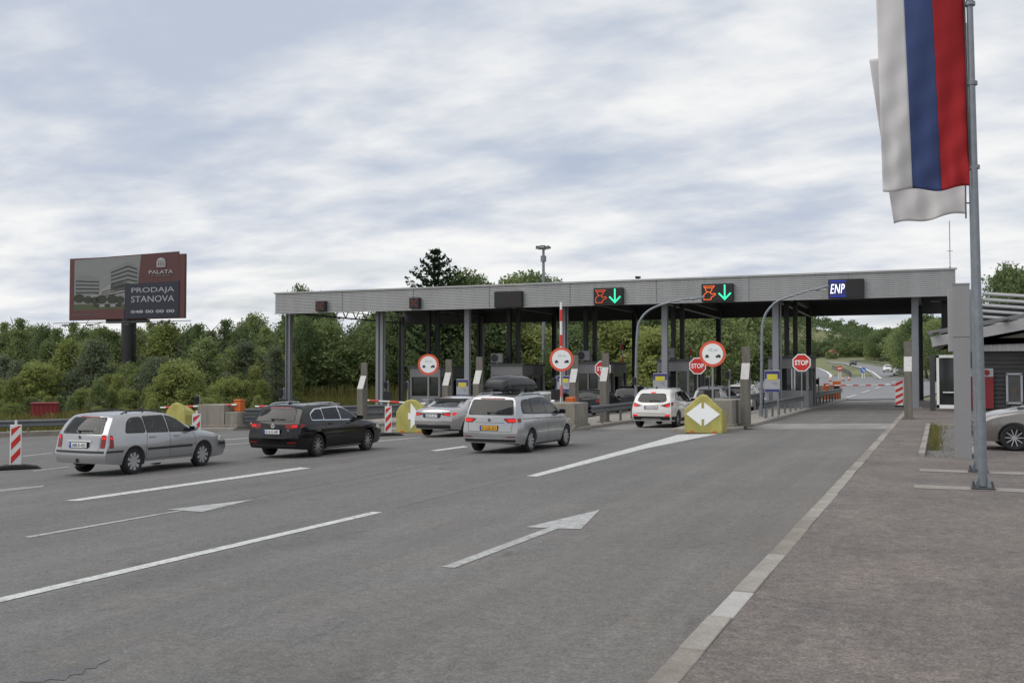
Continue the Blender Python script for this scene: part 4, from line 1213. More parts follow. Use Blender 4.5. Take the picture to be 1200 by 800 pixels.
        d = s.hit(side, sum(p[0] for p in poly) / len(poly), sum(p[1] for p in poly) / len(poly))[1]
        for f in bm.faces:
            f.normal_update()
        tot = sum((f.normal for f in bm.faces), Vector())
        if tot.dot(d) > 0: bmesh.ops.reverse_faces(bm, faces=bm.faces)
        ed = [e for e in bm.edges if e.is_boundary]
        r_ = bmesh.ops.extrude_edge_only(bm, edges=ed)
        for g in r_['geom']:
            if isinstance(g, bmesh.types.BMVert): g.co += d * (off + rim)
        me = bpy.data.meshes.new(name); bm.to_mesh(me); bm.free()
        o = link(name, me, MT[m], parent or s.root)
        for p in me.polygons: p.use_smooth = True
        me.set_sharp_from_angle(angle=rad(40))
        return o
    def both(s, name, poly, m, **k):
        return [s.panel(name, 'R', poly, m, **k), s.panel(name, 'L', poly, m, **k)]
    def window(s, poly, m=None, seal=.022, r=.05, sealm='trim', grow=None, **k):
        out = []
        c = Vector((sum(p[0] for p in poly) / len(poly), sum(p[1] for p in poly) / len(poly)))
        big = []
        for p in poly:
            v = Vector(p) - c; big.append(tuple(c + v + Vector((math.copysign(seal, v.x), math.copysign(seal, v.y)))))
        for sd in 'RL':
            w = s.panel('window', sd, poly, m or s.glass, off=.008, r=r, rim=.004, **k)
            s.ring('frame', sd, rounded(poly, r), rounded(big, r + .01), sealm, parent=w)
            out.append(w)
        s.cuts.append(rounded(poly, r))
        return out
    def rear_window(s, poly, m=None, seal=.03, r=.07):
        w = s.panel('rear_window', 'B', poly, m or s.glass, off=.008, r=r, rim=.004); s.rearcut = rounded(poly, r)
        c = Vector((0, sum(p[1] for p in poly) / len(poly)))
        big = [(p[0] + math.copysign(seal, p[0]), p[1] + math.copysign(seal * .7, p[1] - c.y)) for p in poly]
        s.ring('frame', 'B', rounded(poly, r), rounded(big, r), 'trim', parent=w)
        x = max(p[0] for p in poly) * .5; z = min(p[1] for p in poly) + .04
        mb = MB(); pts = []
        for k in range(6):
            xx = -.05 + (x + .1) * k / 5; p, d = s.hit('B', xx, z + .015); pts.append(p - d * .03)
        mb.tube(pts, .011, n=6); p, d = s.hit('B', -.05, z); mb.cyl(p, p - d * .05, .03, n=8)
        mb.build('wiper', MT['trim'], w)
        return w
    def ring(s, name, side, inner, outer, m, off=.006, parent=None):
        I, O = [], []
        for k in range(len(inner)):
            a0, a1 = Vector(inner[k]), Vector(inner[(k + 1) % len(inner)]); b0, b1 = Vector(outer[k]), Vector(outer[(k + 1) % len(outer)])
            n = max(1, int((b1 - b0).length / .10))
            for j in range(n): I.append(a0.lerp(a1, j / n)); O.append(b0.lerp(b1, j / n))
        rows = []
        for i_, o_ in zip(I + I[:1], O + O[:1]):
            h0, d = s.hit(side, i_.x, i_.y); h1, d = s.hit(side, o_.x, o_.y)
            if h0 is None or h1 is None: 
                rows.append(rows[-1] if rows else None); continue
            rows.append((h0 + d * .02, h0 - d * off, h1 - d * off, h1 + d * .01))
        rows = [r for r in rows if r]
        mb = MB(); mb.grid(rows); bmesh.ops.remove_doubles(mb.bm, verts=mb.bm.verts, dist=1e-5)
        return mb.build(name, MT[m], parent or s.root)
    def cabin(s, wheel_side=-1, front=None, rows=((1.55,), (2.55,)), seat_h=1.0):
        """hollow the cabin out behind the glass and put seats, dashboard and steering wheel in"""
        before = s.bvh; body = s.body
        cutters = []
        for P in s.cuts:
            mb = MB(); mb.prism(P, 'x', -1.4, 1.4); cutters.append(mb)
        z0 = min(p[1] for p in s.rearcut); z1 = max(p[1] for p in s.rearcut)
        zb_ = seat_h
        sec_ = [(p[0] * .97, p[1]) for p in s.rearcut]
        yf = front
        mb = MB(); mb.prism(sec_, 'y', -1.0, yf); cutters.append(mb)
        # middle of the cabin, inside the pillars
        w_ = s.W / 2 - .30
        ya = min(p[0] for P in s.cuts for p in P) + .02; yb_ = max(p[0] for P in s.cuts for p in P) - .35
        mb = MB(); mb.box((0, (ya + yb_) / 2, (zb_ + z1 + .02) / 2), (2 * w_, yb_ - ya, z1 + .02 - zb_)); cutters.append(mb)
        for mb in cutters:
            cut = mb.build('cutter', None, s.root)
            md = body.modifiers.new('cut', 'BOOLEAN'); md.object = cut; md.operation = 'DIFFERENCE'; md.solver = 'EXACT'
            me = bpy.data.meshes.new_from_object(body.evaluated_get(bpy.context.evaluated_depsgraph_get()))
            body.modifiers.clear(); old = body.data; body.data = me; bpy.data.objects.remove(cut); bpy.data.meshes.remove(old)
        me = body.data; me.name = 'body'
        me.materials.clear()
        for m_ in (s.m, 'underbody', 'interior'): me.materials.append(MT[m_])
        for p in me.polygons:
            if max(before.find_nearest(me.vertices[v].co)[3] or 0 for v in p.vertices) > .02: p.material_index = 2
            elif p.material_index > 1: p.material_index = 0
        me.set_sharp_from_angle(angle=rad(38))
        for k, (ys,) in enumerate(rows):
            for sx in ((-.36, .36) if k == len(rows) - 1 else (-.42, 0, .42)):
                mb = MB(); mb.box((sx, ys, zb_ + .06), (.40, .13, .34), bev=.04, rx=-.22); st = mb.build('seat', MT['interior'], s.root, smooth=True)
                mb = MB(); mb.box((sx, ys - .05, zb_ + .27), (.25, .10, .15), bev=.035, rx=-.15); mb.build('headrest', MT['interior'], st, smooth=True)
        yd = rows[-1][0] + .78
        mb = MB(); mb.box((0, yd + .12, zb_ - .02), (s.W - .55, .34, .16), bev=.05); mb.build('dashboard', MT['interior'], s.root, smooth=True)
        mb = MB(); c0 = Vector((-.36, yd - .12, zb_ + .02)); pts = [c0 + Vector((.18 * cos(a), .05 * sin(a), .17 * sin(a))) for a in [k * pi / 8 for k in range(17)]]
        mb.tube(pts, .016, n=6); mb.build('steering_wheel', MT['trim'], s.root)
        mb = MB(); mb.box((0, yd - .05, z1 - .09), (.22, .03, .06), bev=.01); mb.build('rear_mirror', MT['trim'], s.root)
        s.panel('windscreen', 'F', [(p[0] * 1.06, p[1] + (.03 if p[1] > (z0 + z1) / 2 else -.05)) for p in s.rearcut], 'cglass_g', off=.008, rim=.004)
    def windscreen(s, poly): return s.panel('windscreen', 'F', poly, s.glass, off=.010, r=.08)
    def plate(s, z, text, m='plate_white', w=.52, h=.115, x=0, blue=True):
        p, d = s.hit('B', x, z)
        y = min(s.hit('B', x + a, z + b)[0].y for a in (-.25, 0, .25) for b in (-.05, .05))
        mb = MB(); mb.box((x, y - .012, z), (w, .012, h), bev=.004); pl = mb.build('number_plate', MT[m], s.root)
        mb = MB(); mb.box((x, y - .004, z), (w + .035, .014, h + .03), bev=.004); mb.build('plate_frame', MT['trim'], pl)
        if blue:
            mb = MB(); mb.box((x - w / 2 + .022, y - .0195, z), (.042, .004, h - .006)); mb.build('blue_strip', MT['plate_blue'], pl)
        o = link('lettering', text_mesh(text, width=w * .80, height=h * .66, depth=.002), MT['plate_ink'], pl); o.location = (x + .022, y - .021, z)
    def seam(s, side, pts, w=.009, m='seam'):
        """a narrow shut line laid along the body"""
        P = []
        for (a0, b0), (a1, b1) in zip(pts, pts[1:]):
            n = max(1, int(math.hypot(a1 - a0, b1 - b0) / .08))
            for k in range(n): P.append((a0 + (a1 - a0) * k / n, b0 + (b1 - b0) * k / n))
        P.append(pts[-1])
        mb = MB(); rows = []
        for i, p in enumerate(P):
            q, r_ = P[max(i - 1, 0)], P[min(i + 1, len(P) - 1)]
            t = Vector((r_[0] - q[0], r_[1] - q[1])).normalized(); nx, ny = -t.y * w / 2, t.x * w / 2
            row = []
            for sg in (-1, 1):
                h, d = s.hit(side, p[0] + nx * sg, p[1] + ny * sg)
                if h is None: break
                row.append(h - d * .003)
            if len(row) == 2: rows.append(row)
        if len(rows) > 1:
            mb.grid(rows)
            return mb.build('shut_line', MT[m], s.body)
    def mirror(s, y, z, m=None):
        for sx, sd in ((1, 'R'), (-1, 'L')):
            h, d = s.hit(sd, y, z)
            mb = MB(); mb.box((h.x + sx * .13, y + .02, z + .03), (.20, .13, .14), bev=.04); o = mb.build('mirror', MT[m or s.m], s.root, smooth=True)
            mb = MB(); mb.box((h.x + sx * .13, y - .047, z + .03), (.165, .01, .105), bev=.003); mb.build('mirror_glass', MT['cglass'], o)
            mb = MB(); mb.box((h.x + sx * .02, y + .03, z - .02), (.10, .07, .05), bev=.01); mb.build('mirror_foot', MT['trim'], o)
    def handles(s, pts, m=None):
        for y, z in pts:
            for sx, sd in ((1, 'R'), (-1, 'L')):
                h, d = s.hit(sd, y, z)
                mb = MB(); mb.box((h.x + sx * .018, y, z), (.03, .20, .035), bev=.010); mb.build('door_handle', MT[m or s.m], s.root)
    def roof_rails(s, y0, y1, x, m='chrome', h=.06, r=.018):
        for sx in (-1, 1):
            pts = []
            for k in range(9):
                t = k / 8; y = y0 + (y1 - y0) * t; p, d = s.hit('T', sx * x, y)
                pts.append(Vector((sx * x, y, p.z + (h if 0 < k < 8 else .0))))
            mb = MB(); mb.tube(pts, r, n=8)
            for k in (1, 4, 7): mb.cyl(pts[k], pts[k] - Vector((0, 0, h + .02)), r * .9, n=8)
            mb.build('roof_rail', MT[m], s.root, smooth=True)
    def aerial(s, y, x=0, h=.12):
        p, d = s.hit('T', x, y)
        mb = MB(); mb.box((x, y, p.z + .02), (.04, .16, .06), bev=.015); mb.cyl((x, y, p.z), (x, y - .05, p.z + h), .008, n=6); mb.build('aerial', MT['trim'], s.root)
    def tailpipe(s, x, z, y=.08, r=.035, m='chrome'):
        mb = MB(); mb.cyl((x, y - .04, z), (x, y + .3, z), r, n=12); mb.build('tailpipe', MT[m], s.root)
    def badge(s, side, a, b, r=.05, m='chrome'):
        p, d = s.hit(side, a, b)
        mb = MB(); mb.cyl(p + d * .01, p - d * .014, r, n=20); o = mb.build('badge', MT[m], s.root)
        mb = MB(); mb.cyl(p - d * .013, p - d * .017, r * .78, n=20); mb.build('badge_field', MT['trim'], o)
        mb = MB(); q = p - d * .019
        for sx in (-1, 1):
            mb.box((q.x + sx * r * .22, q.y, q.z), (r * .16, .004, r * 1.3), ry=sx * -.42)
        mb.build('badge_mark', MT[m], o)

def car_pos(px, py, yw, xw, rz=0.0, tweak=(0, 0)):
    """root of a car whose rear right wheel stands where the photograph shows it"""
    w = spot(px, py); c, s_ = cos(rz), sin(rz)
    x = w.x - (xw * c - yw * s_); y = w.y - (xw * s_ + yw * c)
    return (x + tweak[0], y + tweak[1], G(x + tweak[0], y + tweak[1] + 1.5) + .004)

# --- silver estate car (nearest, left)
rzo = rad(-2.0)
c = Car('estate_car', 'old silver estate car with black roof rails, nearest of the queue on the left', car_pos(157.5, 555, .92, .78, rzo), rzo, 'p_silver', 1.74,
        rear=[(.2, .14), (.3, .06), (.42, .015), (.56, 0), (.60, .03), (.62, .07), (.95, .11), (1.0, .13), (1.2, .26), (1.38, .43)],
        top=[(.43, 1.375), (.50, 1.395), (.7, 1.412), (1.2, 1.43), (1.8, 1.43), (2.2, 1.405), (2.42, 1.36), (2.75, 1.21), (3.08, 1.03), (3.2, .975), (3.35, .95), (3.7, .905), (4.05, .83), (4.28, .745), (4.40, .67)],
        front=[(.2, 4.36), (.32, 4.46), (.5, 4.51), (.6, 4.47), (.67, 4.40)], wheels=(.92, 3.44), R=.315, zb=.22, belt=(.95, .90), style='steel9', glass='cglass_g', ylen=.925, rise=.13)
c.rear_window([(-.60, 1.0), (.60, 1.0), (.50, 1.335), (-.50, 1.335)])
c.window([(.66, 1.0), (1.33, .985), (1.29, 1.325), (.98, 1.32), (.80, 1.24)], r=.08)
c.window([(1.40, .985), (2.12, .965), (2.08, 1.345), (1.36, 1.335)], r=.03)
c.window([(2.20, .965), (3.03, .945), (2.86, 1.04), (2.55, 1.225), (2.38, 1.305), (2.16, 1.34)], r=.03)
for sd in 'RL':
    c.seam(sd, [(1.36, 1.36), (1.38, .95), (1.33, .75), (1.30, .34)]); c.seam(sd, [(2.15, 1.36), (2.17, .95), (2.17, .34)]); c.seam(sd, [(3.04, .94), (3.12, .75), (3.10, .36)]); c.seam(sd, [(1.33, .34), (3.10, .34)])
    c.panel('side_strip', sd, [(1.36, .555), (2.98, .555), (2.98, .61), (1.36, .61)], 'trim', off=.012)
    c.panel('sill', sd, [(1.30, .225), (3.08, .225), (3.08, .275), (1.30, .275)], 'p_white', off=.02)
    c.panel('bumper_strip', sd, [(.05, .555), (.52, .555), (.52, .60), (.05, .60)], 'trim', off=.014)
    c.panel('bumper_strip', sd, [(4.08, .53), (4.40, .53), (4.40, .59), (4.08, .59)], 'trim', off=.014)
    c.panel('headlight', sd, [(4.02, .66), (4.33, .62), (4.30, .72), (4.08, .78)], 'lamp_white', off=.006, r=.03)
c.panel('bumper_strip', 'B', [(-.80, .545), (.80, .545), (.80, .60), (-.80, .60)], 'trim', off=.014)
for sx in (-1, 1):
    q = lambda a: [(sx * x, z) for x, z in a]
    c.panel('tail_light', 'B', q([(.62, .66), (.80, .66), (.80, .96), (.63, .96)]), 'lamp_red', off=.010, r=.03)
    lit = c.panel('brake_light', 'B', q([(.645, .86), (.785, .86), (.785, .93), (.65, .93)]), 'lamp_lit', off=.014, r=.02)
    c.panel('tail_light', 'R' if sx > 0 else 'L', [(.11, .66), (.24, .66), (.24, .95), (.18, .96)], 'lamp_red', off=.010, r=.03)
    c.panel('brake_light', 'R' if sx > 0 else 'L', [(.16, .86), (.22, .86), (.22, .92), (.17, .92)], 'lamp_lit', off=.014, r=.02)
c.panel('plate_recess', 'B', [(-.33, .665), (.33, .665), (.30, .80), (-.30, .80)], 'trim', off=.004, r=.03)
c.panel('boot_strip', 'B', [(-.40, .80), (.36, .80), (.36, .835), (-.40, .835)], 'chrome', off=.02, r=.01)
c.plate(.725, 'A80-K-453'); c.badge('B', 0, .905, .042)
c.panel('third_brake_light', 'B', [(-.28, 1.355), (.28, 1.355), (.28, 1.378), (-.28, 1.378)], 'lamp_red', off=.012)
for sx in (-1, 1): c.seam('B', [(sx * .59, .62), (sx * .60, .98)])
c.cabin(front=3.2, rows=((1.45,), (2.35,)), seat_h=.97); c.roof_rails(.75, 2.2, .56, 'trim', .05, .017); c.mirror(2.93, .98); c.handles([(1.55, .865), (2.42, .85)]); c.aerial(2.05)
c.tailpipe(-.3, .23, .2); 
mb = MB(); mb.cyl((0, .1, .36), (0, -.07, .36), .022, n=8); mb.cyl((0, -.07, .33), (0, -.07, .42), .028, n=10); mb.build('tow_hitch', MT['trim'], c.root)
c.badge('B', -.13, .40, .001) if False else None

# --- black estate car
rzp = rad(-1.5)
c = Car('estate_car', 'black estate car with chrome window line and tinted glass, second in the left queue', car_pos(372, 534.5, .98, .80, rzp), rzp, 'p_black', 1.83,
        rear=[(.2, .16), (.3, .08), (.45, .02), (.62, 0), (.70, .06), (.98, .11), (1.02, .13), (1.2, .27), (1.40, .47)],
        top=[(.46, 1.40), (.55, 1.425), (.8, 1.445), (1.4, 1.462), (2.0, 1.46), (2.4, 1.43), (2.62, 1.38), (2.95, 1.24), (3.35, 1.04), (3.5, .985), (3.65, .965), (4.0, .93), (4.35, .86), (4.55, .79), (4.66, .70)],
        front=[(.2, 4.6), (.32, 4.72), (.5, 4.77), (.6, 4.74), (.70, 4.66)], wheels=(.98, 3.77), R=.33, zb=.2, belt=(1.0, .93), style='multi', ylen=.93)
c.rear_window([(-.64, 1.03), (.64, 1.03), (.54, 1.355), (-.54, 1.355)])
mtr = 'chrome'
c.window([(.72, 1.06), (1.33, 1.045), (1.30, 1.345), (1.0, 1.335), (.70, 1.20)], r=.06, sealm='chrome', seal=.028)
c.window([(1.36, 1.042), (2.22, 1.02), (2.18, 1.375), (1.33, 1.352)], r=.03, sealm='chrome', seal=.028)
c.window([(2.27, 1.02), (3.22, 1.0), (2.95, 1.15), (2.65, 1.30), (2.50, 1.345), (2.23, 1.375)], r=.03, sealm='chrome', seal=.028, m='cglass_g')
for sd in 'RL':
    c.seam(sd, [(1.34, 1.03), (1.36, .8), (1.40, .36)], m='seam'); c.seam(sd, [(2.25, 1.02), (2.26, .34)]); c.seam(sd, [(3.25, .98), (3.32, .75), (3.28, .36)])
    c.panel('side_crease', sd, [(.30, .90), (3.5, .855), (3.5, .868), (.30, .915)], 'p_black', off=.012, rim=.01)
    c.panel('sill', sd, [(1.36, .225), (3.38, .225), (3.38, .25), (1.36, .25)], 'chrome', off=.012)
    c.panel('headlight', sd, [(4.25, .70), (4.58, .64), (4.55, .74), (4.30, .80)], 'lamp_white', off=.006, r=.03)
for sx in (-1, 1):
    q = lambda a: [(sx * x, z) for x, z in a]
    c.panel('tail_light', 'B', q([(.40, .86), (.50, .82), (.84, .84), (.84, .96), (.42, .955)]), 'lamp_red', off=.010, r=.03)
    c.panel('tail_light', 'R' if sx > 0 else 'L', [(.095, .84), (.22, .86), (.42, .935), (.13, .965)], 'lamp_red', off=.010, r=.03)
    c.panel('brake_light', 'B', q([(.60, .875), (.80, .875), (.80, .92), (.60, .92)]), 'lamp_lit', off=.014, r=.02)
    c.panel('reflector', 'B', q([(.50, .42), (.80, .43), (.80, .47), (.50, .46)]), 'lamp_red', off=.010, r=.015)
c.panel('bumper_strip', 'B', [(-.78, .335), (.78, .335), (.70, .39), (-.70, .39)], 'trim', off=.008, r=.04)
c.plate(.735, 'E14-O-487'); c.badge('B', 0, .90, .06)
c.panel('third_brake_light', 'B', [(-.36, 1.378), (.36, 1.378), (.34, 1.405), (-.34, 1.405)], 'lamp_red', off=.012)
o = link('lettering', text_mesh('TDI', height=.035, depth=.002), MT['chrome'], c.root); h_, d_ = c.hit('B', .5, .78); o.location = h_ + Vector((0, -.012, 0))
c.cabin(front=3.4, rows=((1.55,), (2.5,)), seat_h=1.02); c.roof_rails(.7, 2.35, .60, 'chrome', .045, .018); c.mirror(3.12, 1.02); c.handles([(1.62, .92), (2.62, .90)]); c.aerial(.85)
for sx in (-1, 1): c.seam('B', [(sx * .64, .66), (sx * .66, 1.0)])
c.seam('B', [(-.64, .655), (.64, .655)])

# --- silver saloon
rzj = rad(-3.0)
c = Car('saloon_car', 'silver saloon car with slim rear lights, between the black estate and the silver van', car_pos(549, 510.2, .98, .80, rzj, (0, -.35)), rzj, 'p_champ', 1.88,
        rear=[(.2, .2), (.3, .10), (.45, .03), (.62, 0), (.72, .03), (.96, .06), (1.02, .10), (1.06, .14)],
        top=[(.10, 1.015), (.18, 1.04), (.40, 1.06), (.78, 1.09), (.95, 1.14), (1.4, 1.34), (1.75, 1.425), (2.2, 1.455), (2.6, 1.44), (2.9, 1.38), (3.25, 1.22), (3.65, 1.02), (3.85, .97), (4.2, .92), (4.55, .84), (4.75, .76), (4.86, .66)],
        front=[(.2, 4.8), (.32, 4.92), (.5, 4.96), (.6, 4.93), (.66, 4.86)], wheels=(.98, 3.89), R=.335, zb=.2, belt=(1.0, .92), tumble=.42, style='twin', rround=.17, rlen=.9, bulge=.16)
c.rear_window([(-.56, 1.13), (.56, 1.13), (.42, 1.385), (-.42, 1.385)], m='cglass_g')
c.window([(1.22, 1.10), (1.62, 1.06), (1.62, 1.31), (1.52, 1.29)], r=.04, sealm='chrome')
c.window([(1.68, 1.055), (2.45, 1.02), (2.42, 1.375), (1.85, 1.35), (1.66, 1.31)], r=.03, sealm='chrome')
c.window([(2.52, 1.02), (3.45, .99), (3.12, 1.19), (2.85, 1.32), (2.5, 1.375)], r=.03, sealm='chrome')
for sx in (-1, 1):
    q = lambda a: [(sx * x, z) for x, z in a]
    c.panel('tail_light', 'B', q([(.40, .84), (.80, .78), (.88, .86), (.86, .925), (.42, .90)]), 'lamp_red', off=.010, r=.03)
    c.panel('brake_light', 'B', q([(.50, .845), (.78, .805), (.84, .86), (.50, .885)]), 'lamp_lit', off=.014, r=.02)
    c.panel('tail_light', 'R' if sx > 0 else 'L', [(.09, .80), (.26, .85), (.36, .91), (.10, .925)], 'lamp_lit', off=.010, r=.03)
    c.tailpipe(sx * .58, .38, .06, .05)
c.panel('diffuser', 'B', [(-.80, .33), (.80, .33), (.74, .46), (-.74, .46)], 'trim', off=.010, r=.05)
c.panel('boot_chrome', 'B', [(-.46, .90), (.46, .90), (.46, .93), (-.46, .93)], 'chrome', off=.022, r=.01)
c.panel('plate_recess', 'B', [(-.36, .72), (.36, .72), (.40, .89), (-.40, .89)], 'trim', off=.003, r=.03)
c.cabin(front=3.6, rows=((1.75,), (2.7,)), seat_h=1.06); c.plate(.80, '182 D 417'); c.mirror(3.38, 1.0); c.handles([(1.9, .90), (2.85, .88)])
c.panel('bumper_crease', 'B', [(-.84, .50), (.84, .50), (.84, .525), (-.84, .525)], 'p_champ', off=.014, r=.01)

# --- silver people carrier with roof box
rzt = rad(-2.5)
pos = car_pos(620.5, 529.4, .92, .80, rzt)
c = Car('family_van', 'silver family van with a black roof box and yellow number plate', pos, rzt, 'p_silver2', 1.83,
        rear=[(.2, .16), (.3, .08), (.45, .02), (.60, 0), (.68, .05), (1.0, .08), (1.06, .10), (1.35, .19), (1.55, .30)],
        top=[(.29, 1.545), (.40, 1.58), (.8, 1.61), (1.4, 1.625), (2.0, 1.62), (2.4, 1.59), (2.65, 1.54), (3.0, 1.38), (3.45, 1.12), (3.55, 1.07), (3.7, 1.03), (3.95, .96), (4.2, .86), (4.33, .78), (4.42, .68)],
        front=[(.2, 4.36), (.32, 4.48), (.5, 4.53), (.6, 4.50), (.68, 4.42)], wheels=(.92, 3.71), R=.33, zb=.2, belt=(1.05, .98), tumble=.30, style='twin', ylen=.94)
c.rear_window([(-.68, 1.09), (.68, 1.09), (.60, 1.475), (-.60, 1.475)])
c.window([(.48, 1.13), (1.12, 1.10), (1.10, 1.49), (.66, 1.46), (.52, 1.36)], r=.07)
c.window([(1.18, 1.098), (2.12, 1.08), (2.06, 1.53), (1.16, 1.495)], r=.03)
c.window([(2.20, 1.08), (3.32, 1.05), (3.0, 1.26), (2.70, 1.44), (2.52, 1.50), (2.14, 1.53)], r=.03, m='cglass_g')
for sd in 'RL':
    c.seam(sd, [(1.14, 1.08), (1.2, .8), (1.36, .34)]); c.seam(sd, [(2.16, 1.08), (2.18, .32)]); c.seam(sd, [(3.30, 1.02), (3.30, .75), (3.24, .34)]); c.seam(sd, [(.42, .965), (3.6, .925)], w=.016)
    c.panel('sill', sd, [(1.30, .215), (3.32, .215), (3.32, .25), (1.30, .25)], 'trim', off=.012)
for sx in (-1, 1):
    q = lambda a: [(sx * x, z) for x, z in a]
    c.panel('tail_light', 'B', q([(.42, .955), (.55, .86), (.87, .87), (.87, .985), (.45, .985)]), 'lamp_red', off=.010, r=.03)
    c.panel('brake_light', 'B', q([(.52, .955), (.58, .89), (.82, .895), (.83, .965)]), 'lamp_lit', off=.014, r=.02)
    c.panel('tail_light', 'R' if sx > 0 else 'L', [(.085, .87), (.26, .88), (.30, .985), (.11, .985)], 'lamp_red', off=.010, r=.03)
    c.panel('reflector', 'B', q([(.52, .455), (.82, .47), (.82, .495), (.52, .48)]), 'lamp_red', off=.010, r=.01)
c.panel('bumper_lower', 'B', [(-.84, .33), (.84, .33), (.80, .40), (-.80, .40)], 'trim', off=.010, r=.05)
c.panel('chrome_strip', 'B', [(-.86, .405), (.86, .405), (.86, .43), (-.86, .43)], 'chrome', off=.016, r=.01)
c.plate(.715, 'P-530-SH', 'plate_yellow'); c.badge('B', 0, .935, .052)
c.panel('third_brake_light', 'B', [(-.38, 1.51), (.38, 1.51), (.36, 1.54), (-.36, 1.54)], 'lamp_red', off=.012)
for sx in (-1, 1): c.seam('B', [(sx * .66, .62), (sx * .70, 1.02)])
c.seam('B', [(-.66, .62), (.66, .62)]); c.seam('B', [(-.45, .86), (.45, .86)])
c.cabin(front=3.5, rows=((1.6,), (2.55,)), seat_h=1.08); c.roof_rails(.55, 2.35, .62, 'chrome', .055, .02); c.mirror(3.15, 1.07, 'trim'); c.handles([(1.55, .955), (2.6, .945)])
# crossbars are part of the car; the box on them is a thing of its own
for yb in (.95, 1.85):
    mb = MB(); mb.box((0, yb, 1.73), (1.24, .07, .03), bev=.008); mb.build('crossbar', MT['trim'], c.root)
rb = thing('roof_box', 'black glossy roof box on the silver family van', 'roof box', Vector(pos) + Vector((0, 0, 1.765)) + Matrix.Rotation(rzt, 3, 'Z') @ Vector((.02, .35, 0)), rzt)
MT['boxplastic'] = mat('roof_box_plastic', (0.022, 0.022, 0.024), 0.34, var=.12, vscale=3)
secs = [(0, .28, .02, .22), (.06, .38, 0, .30), (.35, .41, 0, .385), (.9, .42, 0, .40), (1.5, .42, 0, .37), (1.9, .40, 0, .28), (2.15, .33, .01, .16), (2.26, .22, .04, .10)]
mb = MB(); rows = []
for yv, w, z0, z1 in secs:
    prof = [(-w * .8, z0), (-w, z0 + (z1 - z0) * .25), (-w, z0 + (z1 - z0) * .45), (-w * .86, z0 + (z1 - z0) * .85), (-w * .6, z1), (0, z1 + .012), (w * .6, z1), (w * .86, z0 + (z1 - z0) * .85), (w, z0 + (z1 - z0) * .45), (w, z0 + (z1 - z0) * .25), (w * .8, z0), (-w * .8, z0)]
    rows.append([(a, yv, b) for a, b in prof])
mb.grid(rows); mb.face(rows[0][:-1]); mb.face(rows[-1][:-1]); bmesh.ops.remove_doubles(mb.bm, verts=mb.bm.verts, dist=1e-4)
mb.build('shell', MT['boxplastic'], rb, smooth=True)
mb = MB()
for sx in (-1, 1): mb.box((sx * .415, 1.05, .125), (.02, 1.7, .02))
mb.box((0, .035, .11), (.70, .02, .02)); mb.build('lid_seam', MT['seam'], rb)
mb = MB(); mb.box((-.12, .052, .22), (.16, .03, .035), rx=-.6); mb.build('sticker', MT['sign_grey'], rb)
mb = MB(); mb.box((-.3, .6, -.02), (.06, .3, .04)); mb.box((.3, .6, -.02), (.06, .3, .04)); mb.box((.3, 1.5, -.02), (.06, .3, .04)); mb.box((-.3, 1.5, -.02), (.06, .3, .04)); mb.build('clamp', MT['trim'], rb)

